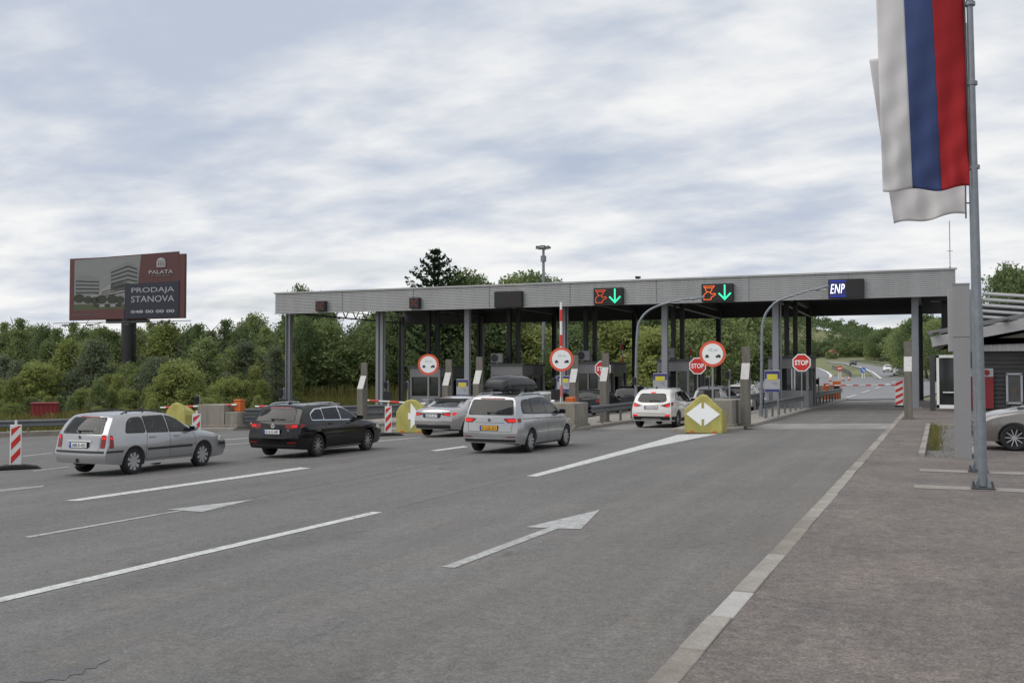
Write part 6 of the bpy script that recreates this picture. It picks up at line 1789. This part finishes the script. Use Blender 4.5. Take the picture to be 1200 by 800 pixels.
# --- things at the left edge
q0 = px_at((42.5, 503), 57); q1 = px_at((67, 472.5), 57); gq = gz(q0.x, q0.y)
t = thing('red_container', 'dark red metal container standing in the grass behind the left guard rail', 'container', ((q0.x + q1.x) / 2, q0.y, gq), rz=.75)
Wc, Hc = (q1 - q0).length * .72, q1.z - gq
mb = MB(); rows = []
for i in range(25):
    x = -Wc / 2 + Wc * i / 24; d_ = .03 if i % 4 < 2 else 0; rows.append([(x, d_, .05), (x, d_, Hc)])
mb.grid(rows); mb.box((0, .8, Hc / 2 + .03), (Wc, 1.5, Hc - .06)); mb.build('wall', MT['dark_red'], t)
mb = MB(); mb.box((0, .78, Hc), (Wc + .1, 1.66, .06)); mb.build('lid', MT['dark_red'], t)
mb = MB()
for sx in (-1, 1): mb.box((sx * Wc * .35, .8, .03), (.2, 1.4, .1))
mb.build('skid', MT['dark_steel'], t)
# wire fence behind the left rail
f0 = Vector((-47, 38.5)); f1 = Vector((-62, 30)); f2 = Vector((-40, 55))
t = thing('wire_fence', 'thin wire fence on posts in the grass behind the left guard rail', 'fence', (f0.x, f0.y, gz(*f0)))
for A, B_ in ((f0, f1), (f0, Vector((-49, 66)))):
    n = 6
    for k in range(n + 1):
        p = A + (B_ - A) * (k / n); mb = MB(); mb.cyl((p.x - f0.x, p.y - f0.y, -.2), (p.x - f0.x, p.y - f0.y, 1.35), .04, n=6); mb.build('post', MT['dark_steel'], t)
    mb = MB()
    for z in (.3, .6, .9, 1.2): mb.cyl((A.x - f0.x, A.y - f0.y, z), (B_.x - f0.x, B_.y - f0.y, z), .008, n=4)
    mb.build('wires', MT['dark_steel'], t)

# --- the far side of the plaza
def far_sign(px, py, D, R, m, label, mark):
    c = px_at((px, py), D); g = terrain(c.x, c.y)
    t = thing('road_sign', label, 'road sign', (c.x, c.y, g), rz=-math.atan2(c.x, c.y)); zc_ = c.z - g
    mb = MB(); mb.cyl((0, .04, 0), (0, .04, zc_ + R), .05, n=8); mb.build('post', MT['steel'], t)
    mb = MB(); mb.cyl((0, 0, zc_), (0, .03, zc_), R, n=24); p_ = mb.build('plate', MT[m], t)
    mb = MB()
    if mark == 'bar': mb.box((0, -.01, zc_), (R * 1.4, .02, R * .36))
    elif mark == 'arrow':
        mb.box((0, -.01, zc_), (R * 1.1, .02, R * .22), ry=.75); mb.prism([(R * .62, zc_ - R * .55), (R * .10, zc_ - R * .5), (R * .55, zc_ - R * .02)], 'y', -.02, 0)
    else: mb.cyl((0, -.01, zc_), (0, 0, zc_), R * .6, n=20)
    mb.build('mark', MT['reflect_white'], p_)
    mb = MB(); mb.box((0, .1, zc_ * .35), (R * 1.0, .05, zc_ * .62)); mb.build('marker_board', MT['white'], t)
far_sign(984, 431.5, 150, .38, 'reflect_red', 'no entry sign on the grass where the motorway divides', 'bar')
far_sign(1011.5, 433.5, 152, .40, 'blue_sign', 'round blue keep right sign on the grass where the motorway divides', 'arrow')
far_sign(1103.5, 438, 95, .42, 'reflect_red', 'small round sign in the gap left of the white framed porch', 'disc')
def cone(px, py, label):
    c = spot(px, py); t = thing('traffic_cone', label, 'traffic cone', (c.x, c.y, gz(c.x, c.y) + .06), group='traffic cones on the far apron')
    mb = MB(); mb.cyl((0, 0, .03), (0, 0, .6), .15, .04, n=12); b_ = mb.build('body', MT['orange'], t); mb = MB(); mb.cyl((0, 0, .27), (0, 0, .42), .112, .08, n=12); mb.build('white_band', MT['white'], b_)
    mb = MB(); mb.box((0, 0, .02), (.45, .45, .04)); mb.build('foot', MT['rubber'], t)
cone(988, 446.5, 'traffic cone at the foot of the no entry sign'); cone(995, 446, 'traffic cone between the no entry sign and the blue sign'); cone(973, 447, 'traffic cone nearest the express lane booth')
p = spot(985, 467.5, .12)
t = thing('barrier_cabinet', 'orange barrier cabinet at the end of the guard rail behind the express lane booth', 'barrier cabinet', (-7.6, 86.2, gz(-7.6, 86) + ISL))
mb = MB(); mb.box((0, 0, .7), (.6, .5, 1.4), bev=.04); mb.build('housing', MT['orange'], t)
mb = MB(); mb.box((0, -.26, .8), (.4, .03, .5)); mb.build('hatch', MT['black'], t)
t = thing('concrete_block', 'low brown concrete block before the far orange cabinet', 'concrete barrier', (-8.6, 85, gz(-8.6, 85) + ISL), group='concrete blocks on the island noses')
mb = MB(); mb.box((0, 0, .55), (1.6, .6, 1.1), bev=.04); mb.build('block', MT['concrete'], t); mb = MB(); mb.box((0, 0, .06), (1.7, .7, .12)); mb.build('footing', MT['kerb_dark'], t)
# guard rails along the motorway
def far_rail(P, label):
    guard_rail([(p.x, p.y) for p in P], label, top=.85, sp=4.0)
far_rail([Vector((e.x + 1.2, e.y, 0)) for e in CARR_E[:5]], 'guard rail along the right side of the motorway bend')
far_rail([Vector((e.x + 2.6, e.y, 0)) for e in OPP_R[:4]], 'guard rail on the grass between the two carriageways')
guard_rail([(3.5, 90), (3.2, 120), (1.5, 150)], 'guard rail beyond the canopy at the right edge of the far apron', top=.8, sp=4.0)
# far cars, coming this way
for px, py, m, lab in ((999, 428.3, 'p_black', 'distant dark car coming down the motorway bend'), (1040, 436.5, 'p_white', 'distant silver car coming towards the plaza, left one of two'), (1053, 440.2, 'p_white', 'distant white car coming towards the plaza, right one of two')):
    c = spot(px, py)
    hatch('distant_car', lab, (c.x, c.y + 4.3, gz(c.x, c.y + 2) + .09), pi, m, group='distant cars on the motorway')
# house among the trees on the far slope
# ================================================================== TREES AND GRASS
import numpy as np
rng = np.random.default_rng(11)
def cards(centers, normals_rand, size, aspect=.6):
    """leaf clump cards: bent quads of two triangles each, turned every way"""
    n = len(centers)
    a = rng.normal(size=(n, 3)); a /= np.linalg.norm(a, axis=1)[:, None]
    b = rng.normal(size=(n, 3)); b -= (a * b).sum(1)[:, None] * a; b /= np.linalg.norm(b, axis=1)[:, None]
    s = (size * rng.uniform(.55, 1.35, n))[:, None]
    nrm = np.cross(a, b) * s * .18
    v = np.stack([centers - a * s, centers + b * s * aspect + nrm, centers + a * s, centers - b * s * aspect + nrm], 1).reshape(-1, 3)
    f = np.arange(n * 4).reshape(n, 4)
    return v, f
def mesh_np(name, v, f, m):
    me = bpy.data.meshes.new(name)
    me.vertices.add(len(v)); me.vertices.foreach_set('co', v.astype(np.float32).ravel())
    me.loops.add(f.size); me.loops.foreach_set('vertex_index', f.astype(np.int32).ravel())
    me.polygons.add(len(f)); me.polygons.foreach_set('loop_start', (np.arange(len(f)) * 4).astype(np.int32))
    me.update(calc_edges=True); me.validate()
    me.materials.append(m)
    return me
def crown_points(kind, n_clump, per):
    """branch-tip clumps in a unit tree of height 1; returns leaf centres"""
    C = []
    for i in range(n_clump):
        if kind == 'round':
            z = rng.uniform(.22, 1.0); t = (z - .22) / .78; R = .36 * (math.sin(pi * min(1, t * .92 + .10)) ** .6) * rng.uniform(.8, 1.2)
        elif kind == 'tall':
            z = rng.uniform(.12, 1.0); t = (z - .12) / .88; R = .19 * (math.sin(pi * min(1, t * .80 + .16)) ** .8) * rng.uniform(.65, 1.3)
        elif kind == 'bush':
            z = rng.uniform(.0, .95); t = z / .95; R = .52 * math.sqrt(max(0, 1 - t * t * .92)) * rng.uniform(.75, 1.15)
        elif kind == 'spire':
            z = rng.uniform(.10, 1.0); t = (z - .1) / .9; R = (.20 * (1 - t) ** .75 + .018) * rng.uniform(.6, 1.35)
        elif kind == 'sapling':
            z = rng.uniform(.04, 1.0); t = (z - .04) / .96; R = (.27 * (1 - t ** 1.6) + .015) * rng.uniform(.55, 1.3)
        elif kind == 'spread':
            z = rng.uniform(.30, 1.0); t = (z - .3) / .7; R = .48 * (math.sin(pi * min(1, t * .85 + .14)) ** .7) * rng.uniform(.7, 1.2)
        a = rng.uniform(0, 2 * pi); rr = R * math.sqrt(rng.uniform(.25, 1.0))
        c = np.array([rr * math.cos(a), rr * math.sin(a), z])
        k = {'round': .075, 'tall': .055, 'spire': .04, 'sapling': .06, 'bush': .085, 'spread': .075}[kind] * rng.uniform(.6, 1.4)
        q = rng.normal(size=(per, 3)); q /= np.linalg.norm(q, axis=1)[:, None]
        pts = q * (rng.uniform(0, 1, per) ** .45)[:, None] * np.array([k, k, k * .75]) * 1.75 + c
        C.append(pts)
    P = np.concatenate(C); 
    P[:, 2] = np.maximum(P[:, 2], .01)
    return P
def make_crown(kind, m, n_clump, per, leaf):
    v, f = cards(crown_points(kind, n_clump, per), None, leaf)
    return mesh_np('crown', v, f, m)
def make_trunk(kind):
    mb = MB()
    h = {'round': .72, 'tall': .9, 'spire': .95, 'sapling': .9, 'bush': .4, 'spread': .7}[kind]
    pts = [Vector((.012 * sin(k * 1.7), .012 * cos(k * 2.3), h * k / 5)) for k in range(6)]
    mb.tube(pts, .024 if kind != 'bush' else .02, n=7, r_end=.006)
    for k in range(7 if kind != 'bush' else 5):
        z = h * (.3 + .09 * k) if kind != 'bush' else .03 + .02 * k; a = k * 2.4; L = .26 if kind in ('round', 'spread') else (.12 if kind == 'tall' else .3)
        p = Vector((0, 0, z)); mb.tube([p, p + Vector((cos(a) * L * .5, sin(a) * L * .5, L * .35)), p + Vector((cos(a) * L, sin(a) * L, L * .85))], .010, n=5, r_end=.003)
    me = mb.mesh('trunk'); me.materials.append(MT['bark'])
    for p in me.polygons: p.use_smooth = True
    return me
TR = {}
for nm, kind, m, nc, per, leaf in (
    ('round_mid', 'round', 'leaf_mid', 170, 70, .0165), ('round_dark', 'round', 'leaf_dark', 170, 70, .0165), ('round_b', 'round', 'leaf_mid', 150, 76, .0175),
    ('tall_mid', 'tall', 'leaf_mid', 150, 66, .0125), ('tall_dark', 'tall', 'leaf_dark', 150, 66, .0125), ('spire_mid', 'spire', 'leaf_mid', 130, 60, .0125), ('spire_dark', 'spire', 'leaf_dark', 130, 60, .0125), ('young', 'sapling', 'leaf_bush', 150, 60, .017), ('sapling_mid', 'sapling', 'leaf_mid', 150, 60, .017), ('sapling_grey', 'sapling', 'leaf_grey', 140, 60, .016), ('spread_mid', 'spread', 'leaf_dark', 160, 72, .0165),
    ('bush_a', 'bush', 'leaf_bush', 170, 70, .023), ('bush_b', 'bush', 'leaf_bush', 140, 80, .025), ('bush_mid', 'bush', 'leaf_mid', 150, 74, .023), ('bush_grey', 'bush', 'leaf_grey', 150, 70, .022)):
    TR[nm] = (make_crown(kind, MT[m], nc, per, leaf), make_trunk(kind))
def tree(nm, x, y, h, label, cat, group, name, wide=1.0, sink=.1, z=None):
    cr, tk = TR[nm]
    r = bpy.data.objects.new(name, None); r.empty_display_size = .3; COL.objects.link(r)
    r.location = (x, y, (terrain(x, y) if z is None else z) - sink); r.rotation_euler = (0, 0, random.uniform(0, 6.28))
    r.scale = (h * wide, h * wide, h)
    tag(r, label, cat, group)
    for me, n_ in ((tk, 'trunk'), (cr, 'crown')):
        o = bpy.data.objects.new(n_ if cat == 'tree' or n_ == 'trunk' else 'foliage', me); COL.objects.link(o); o.parent = r
    return r
random.seed(21)
def bearing(px, D):
    """a spot on the ground along a bearing at depth D"""
    u = (px - 600) / 1200; return (D * (_d[0] + u * _r[0]), D * (_d[1] + u * _r[1]))
def where(px):
    for lim, w in ((-5, 'beyond the left edge'), (40, 'at the left edge'), (75, 'behind the red container'), (115, 'left of the billboard mast'), (150, 'around the billboard mast'), (190, 'right of the billboard mast'), (225, 'above the silver estate bonnet'), (262, 'above the far left concrete block'), (305, 'left of the first column'), (345, 'at the first column'), (400, 'right of the first column'), (446, 'left of the double column'), (500, 'right of the double column'), (545, 'behind the leftmost round sign'), (600, 'above the car roof box'), (655, 'left of the tall raised barrier'), (700, 'right of the tall raised barrier'), (745, 'left of the nearer lamp post'), (800, 'right of the nearer lamp post'), (850, 'behind the largest round sign'), (905, 'left of the ENP lamp post'), (960, 'left of the no entry sign'), (1010, 'above the far blue sign'), (1050, 'above the oncoming cars'), (1200, 'right of the motorway bend')):
        if px < lim: return w
    return 'at the right edge'
# bushes behind the left rail, near rows low and bright, back rows higher
LB = 'bright green bush in the thicket behind the left guard rail'
rows = [(62, 1.5, ('bush_a', 'bush_b', 'young'), 30), (67, 3.0, ('bush_a', 'young', 'young', 'sapling_mid', 'bush_mid'), 17), (74, 4.3, ('young', 'bush_a', 'sapling_mid', 'young', 'sapling_grey', 'bush_grey'), 15), (84, 5.6, ('young', 'sapling_mid', 'sapling_grey', 'round_b', 'sapling_mid', 'bush_mid'), 15)]
LBL = {'sapling_mid': 'upright mid green young tree in the thicket behind the left guard rail', 'sapling_grey': 'upright grey green young tree in the thicket behind the left guard rail', 'young': 'upright light green young tree in the thicket behind the left guard rail', 'round_b': 'round mid green young tree in the thicket behind the left guard rail', 'bush_a': 'leafy yellow green bush in the thicket behind the left guard rail', 'bush_b': 'broad light green bush in the thicket behind the left guard rail', 'bush_mid': 'mid green bush in the thicket behind the left guard rail', 'bush_grey': 'grey green willow like bush in the thicket behind the left guard rail'}
for D, h, kinds, step in rows:
    px = -70 + random.uniform(0, 10)
    while px < (308 if D < 80 else 345):
        x, y = bearing(px, D + random.uniform(-3, 3)); nm = random.choice(kinds)
        hh_ = h * random.choice((.55, .7, .8, .9, 1.0, 1.25))
        if 118 < px < 178: hh_ = min(hh_, h * .68)
        if D < 66 and (25 < px < 85): px += step * .6; continue
        tree(nm, x, y, hh_, LBL[nm].replace('in the thicket behind the left guard rail', ('in the front row ' if D < 64.5 else 'in the second row ' if D < 70.5 else 'in the third row ' if D < 79 else 'in the back row ') + where(px)), 'bush', 'bushes behind the left guard rail', 'bush', wide=random.uniform(.9, 1.25) if 'bush' in nm else random.uniform(.9, 1.3))
        px += step * random.uniform(.75, 1.3)
# tree line behind the bushes, tops standing against the sky
tops = [(-60, 372), (-30, 378), (5, 374), (22, 369), (36, 378), (52, 377), (66, 381), (86, 374), (100, 380), (118, 382), (130, 384), (160, 383), (176, 374), (186, 378), (205, 381), (222, 378), (232, 376), (247, 384), (264, 371), (283, 376), (297, 367), (312, 380)]
KL = {'spire': 'pointed young tree in the tree line left of the canopy', 'tall': 'slender pale crowned poplar in the tree line left of the canopy', 'round': 'round topped tree in the tree line left of the canopy'}
for px, py in tops:
    D = random.uniform(92, 108); x, y = bearing(px, D); z0 = terrain(x, y)
    top = CAM_H + (438 - py) / 1200 * D
    nm = random.choice(('spire_mid', 'spire_mid', 'tall_mid', 'spire_dark', 'spire_dark', 'tall_dark', 'round_mid'))
    tree(nm, x, y, (top - z0) * .95, KL['tall' if 'tall' in nm else 'spire' if 'spire' in nm else 'round'].replace('in the tree line left of the canopy', 'on the skyline ' + where(px)), 'tree', 'tree line left of the canopy', 'tree', wide=.72 if 'round' in nm else .95)
for k in range(26):
    px = -80 + k * 17 + random.uniform(-5, 5); D = random.uniform(112, 135); x, y = bearing(px, D)
    nm = random.choice(('round_dark', 'round_mid', 'tall_dark', 'round_b')); top = CAM_H + (438 - random.uniform(388, 402)) / 1200 * D
    tree(nm, x, y, top - terrain(x, y), ('slim ' if 'tall' in nm else 'round ') + 'dark tree far back in the wood ' + where(px), 'tree', 'wood left of the canopy', 'tree', wide=1.2)
# big trees seen under and over the left half of the canopy
tall_spots = [(352, 334, 116), (364, 342, 118), (375, 343, 122), (340, 376, 112), (446, 362, 116), (472, 358, 112), (430, 378, 120), (543, 316, 100), (560, 318, 104), (600, 322, 108), (616, 319, 110), (628, 320, 112), (645, 326, 108), (500, 345, 104), (525, 340, 110), (580, 340, 102), (665, 345, 112), (690, 350, 118), (715, 345, 108), (742, 352, 120), (770, 350, 112), (800, 358, 124), (356, 370, 110)]
for i, (px, py, D) in enumerate(tall_spots):
    x, y = bearing(px, D); top = CAM_H + (438 - py) / 1200 * D
    nm = ('round_dark', 'spread_mid', 'round_dark', 'tall_dark', 'round_mid')[i % 5]
    tree(nm, x, y, (top - terrain(x, y)) * .94, ('spreading', 'full crowned', 'very dark', 'slim', 'paler green')[(0, 1, 2, 3, 4)[i % 5]] + ' tall tree in the wood ' + where(px), 'tree', 'wood behind the canopy', 'tree', wide=.95 if px > 400 else .58)
for k in range(44):
    px = 345 + k * 12.5 + random.uniform(-5, 5); D = random.uniform(92, 128) if px > 545 else random.uniform(112, 135); x, y = bearing(px, D)
    if px > 905: continue
    h = random.uniform(5.5, 9.5) if px > 430 or px < 385 else random.uniform(3, 5); nm = random.choice(('round_dark', 'bush_mid', 'round_dark', 'spread_mid', 'round_mid'))
    if 560 < px < 640 or 690 < px < 790: nm = random.choice(('bush_a', 'round_mid', 'bush_b')); h *= .85
    tree(nm, x, y, h, {'bush_a': 'fresh green bush behind the booths, ', 'bush_b': 'broad fresh green bush behind the booths, ', 'bush_mid': 'mid green bush behind the booths, ', 'round_dark': 'low dark tree behind the booths, ', 'round_mid': 'low mid green tree behind the booths, ', 'spread_mid': 'low spreading tree behind the booths, '}[nm] + where(px), 'tree' if 'bush' not in nm else 'bush', 'undergrowth behind the toll booths', 'tree' if 'bush' not in nm else 'bush', wide=1.2)
# single conifer over the canopy
def conifer(x, y, h, label):
    # upturned branches, wide below a sharp top
    r = thing('conifer', label, 'tree', (x, y, terrain(x, y)))
    mb = MB(); mb.cyl((0, 0, 0), (0, 0, h * .97), h * .018, .03, n=8); mb.build('trunk', MT['bark'], r)
    P = []
    for w in range(15):
        z = h * (.30 + .69 * w / 14.5); L = min(.72 * (h - z) + .2, 3.0)
        for k in range(6):
            a = k * 1.0472 + w * .5
            for j in range(int(10 + L * 12)):
                u = (j + rng.uniform(0, 1)) / (10 + L * 12); P.append((cos(a) * L * u + rng.normal() * .06, sin(a) * L * u + rng.normal() * .06, z + L * (.12 * u + .32 * u * u) + rng.normal() * .10))
    v, f = cards(np.array(P), None, .24, .45)
    link('crown', mesh_np('crown', v, f, MT['needle']), None, r)
x, y = bearing(510, 98); conifer(x, y, (438 - 290) / 1200 * 98 + 2 - terrain(x, y), 'dark conifer with upturned branches rising above the middle of the canopy')
# right side: trees along the motorway, on the slope, and above the service building
BANK = iter(('dark tree on the bank just right of the column at the pavement', 'taller dark tree on the bank right of the column', 'dark tree on the bank behind the canopy end', 'tree on the bank behind the canopy end casing', 'dark tree on the bank beside the concrete post at the right kerb', 'tree on the bank behind the white framed porch', 'tree on the bank behind the grey clad pylon', 'tree on the bank behind the flagpoles', 'low tree on the bank above the nearest oncoming cars'))
BANK_SPOTS = ((1062, 384, 175), (1072, 376, 165), (1085, 372, 150), (1096, 378, 140), (1068, 396, 185), (1108, 384, 135), (1120, 372, 160), (1140, 378, 150)); BANK_END = 0
for px, py, D in BANK_SPOTS:
    x, y = bearing(px, D); top = CAM_H + (438 - py) / 1200 * D
    tree(random.choice(('round_dark', 'round_mid', 'spread_mid')), x, y, top - terrain(x, y), next(BANK), 'tree', 'trees right of the motorway', 'tree', wide=1.1)
x, y = bearing(1183, 105); tree('round_dark', x, y, (438 - 323) / 1200 * 105 + 2, 'broad dark tree rising above the ribbed roof of the service building', 'tree', None, 'tree', wide=.8)
x, y = bearing(1203, 108); tree('round_mid', x, y, (438 - 331) / 1200 * 108 + 2, 'dark tree at the right edge above the ribbed roof', 'tree', None, 'tree', wide=.8)
# slopes beyond: countable trees in front, the wood behind as one mass
def meadow(px, py): return (905 < px < 982 and 393 < py < 405) or (948 < px < 978 and 384 < py < 391.5) or (984 < px < 998 and 386 < py < 390) or (1021 < px < 1046 and 388 < py < 395)
RX = sorted((p.y, p.x) for p in CARR_E); LX = sorted((p.y, p.x) for p in OPP_R)
def onroad(x, y): return lerp_table(LX, y) - 16 < x < lerp_table(RX, y) + 13
def to_px(x, y, z):
    dp = -x * sin(YAW) + y * cos(YAW); return 600 + 1200 * (x * cos(YAW) + y * sin(YAW)) / dp, 438 - 1200 * (z - CAM_H) / dp
cnt = 0; tries = 0
while cnt < 150 and tries < 4000:
    tries += 1
    px = random.uniform(835, 1110); D = random.uniform(215, 430) if px > 1015 or px < 915 else random.uniform(370, 470); x, y = bearing(px, D); z = terrain(x, y)
    if (y < 440 and onroad(x, y)) or meadow(*to_px(x, y, z + 3)): continue
    h = random.uniform(3.5, 6.5) if px < 1015 else random.uniform(6.5, 11)
    nm = random.choice(('round_dark', 'round_mid', 'spread_mid', 'bush_mid', 'bush_grey', 'tall_dark'))
    tree(nm, x, y, h, {'round_dark': 'dark round', 'round_mid': 'mid green round', 'spread_mid': 'broad', 'bush_mid': 'low bushy', 'bush_grey': 'low grey green', 'tall_dark': 'slim dark'}[nm] + ' tree on far slope, ' + ('low ' if D < 290 else 'mid height, ' if D < 360 else 'high up, ') + where(px), 'tree', 'trees on the far slope', 'tree', wide=1.15)
    cnt += 1
V = []; F = []; off = 0
base = crown_points('round', 60, 10)
N = 0
for k in range(5200):
    px = random.uniform(440, 1300); D = random.uniform(330, 800); x, y = bearing(px, D); z = terrain(x, y)
    if abs(x - lerp_table(ROAD_C, y)) < (26 if y < 450 else 0) or meadow(*to_px(x, y, z + 2)): continue
    h = random.uniform(4.5, 8); a = random.uniform(0, 6.28); idx = rng.integers(0, len(base), 60)
    p = base[idx].copy(); p[:, :2] = p[:, :2] @ np.array([[cos(a), -sin(a)], [sin(a), cos(a)]]) * 1.3
    v, f = cards(p * h + np.array([x, y, z]), None, h * .085)
    V.append(v); F.append(f + off); off += len(v); N += 1
me = mesh_np('far_wood', np.concatenate(V), np.concatenate(F), MT['leaf_dark'])
tag(link('far_wood', me, None), 'distant wood covering the hills beyond the motorway', 'wood', kind='stuff')
# low ridge of woods all round the horizon on the left and right
V = []; F = []; off = 0
for k in range(900):
    px = random.choice((random.uniform(-500, 460), random.uniform(1100, 1800))); D = random.uniform(150, 330); x, y = bearing(px, D); z = terrain(x, y)
    h = random.uniform(4.5, 7.5); idx = rng.integers(0, len(base), 110); p = base[idx] * np.array([1.4, 1.4, 1.0])
    v, f = cards(p * h + np.array([x, y, z]), None, h * .085)
    V.append(v); F.append(f + off); off += len(v)
me = mesh_np('far_wood', np.concatenate(V), np.concatenate(F), MT['leaf_mid'])
tag(link('far_wood', me, None), 'low wood behind the tree line left of the plaza', 'wood', kind='stuff')
# tall grass behind the rails
V = []; n = 42000
px = rng.uniform(-80, 545, n); D = rng.uniform(48, 112, n)
u = (px - 600) / 1200
X = D * (_d[0] + u * _r[0]); Y = D * (_d[1] + u * _r[1])
keep = ((Y > 41 + (X + 38) * .4) & (X < -38.5) | (Y > 88)) & ~((X > -46) & (Y > 52) & (Y < 88))
X, Y = X[keep], Y[keep]; n = len(X)
Z = np.array([terrain(a, b) for a, b in zip(X, Y)]) - .06
h = rng.uniform(.3, .95, n) * np.where(Y > 88, 1.9, 1.0); a = rng.uniform(0, 6.28, n); w = .035
lx, ly = rng.normal(size=n) * .15, rng.normal(size=n) * .15
v = np.stack([np.stack([X - np.cos(a) * w, Y - np.sin(a) * w, Z], 1), np.stack([X + np.cos(a) * w, Y + np.sin(a) * w, Z], 1), np.stack([X + np.cos(a) * w * .6 + lx, Y + np.sin(a) * w * .6 + ly, Z + h], 1), np.stack([X - np.cos(a) * w * .6 + lx, Y - np.sin(a) * w * .6 + ly, Z + h], 1)], 1).reshape(-1, 3)
me = mesh_np('tall_grass', v, np.arange(n * 4).reshape(n, 4), MT['blade'])
tag(link('tall_grass', me, None), 'tall straw coloured grass behind the rails at the left', 'grass', kind='stuff')
# farmhouse roof among the trees on the slope
x, y = bearing(975, 415); z = terrain(x, y)
tree('bush_mid', *bearing(971.5, 408), 3.0, 'bush hiding the left side of the far farmhouse', 'bush', None, 'bush'); tree('bush_mid', *bearing(978.5, 407), 2.6, 'bush hiding the right side of the far farmhouse', 'bush', None, 'bush')
hs = thing('farmhouse', 'small house with a reddish roof among the trees on the far slope', 'house', (x, y, z), rz=.5); hs.scale = (.5, .5, .6)
mb = MB(); mb.box((0, 0, 1.8), (8, 6, 3.6)); mb.build('wall', MT['white'], hs)
mb = MB(); mb.prism([(-4.4, 3.5), (4.4, 3.5), (0, 6)], 'y', -3.4, 3.4); rf = mb.build('roof', mat('roof_tiles', (.25, .11, .07), .8, var=.2), hs)
mb = MB(); mb.box((1.5, .5, 5.8), (.6, .6, 1.4)); mb.build('chimney', MT['concrete'], rf)
for xx in (-2, 2):
    mb = MB(); mb.box((xx, -3.02, 1.9), (1.1, .08, 1.3)); mb.build('window', MT['glass'], hs)
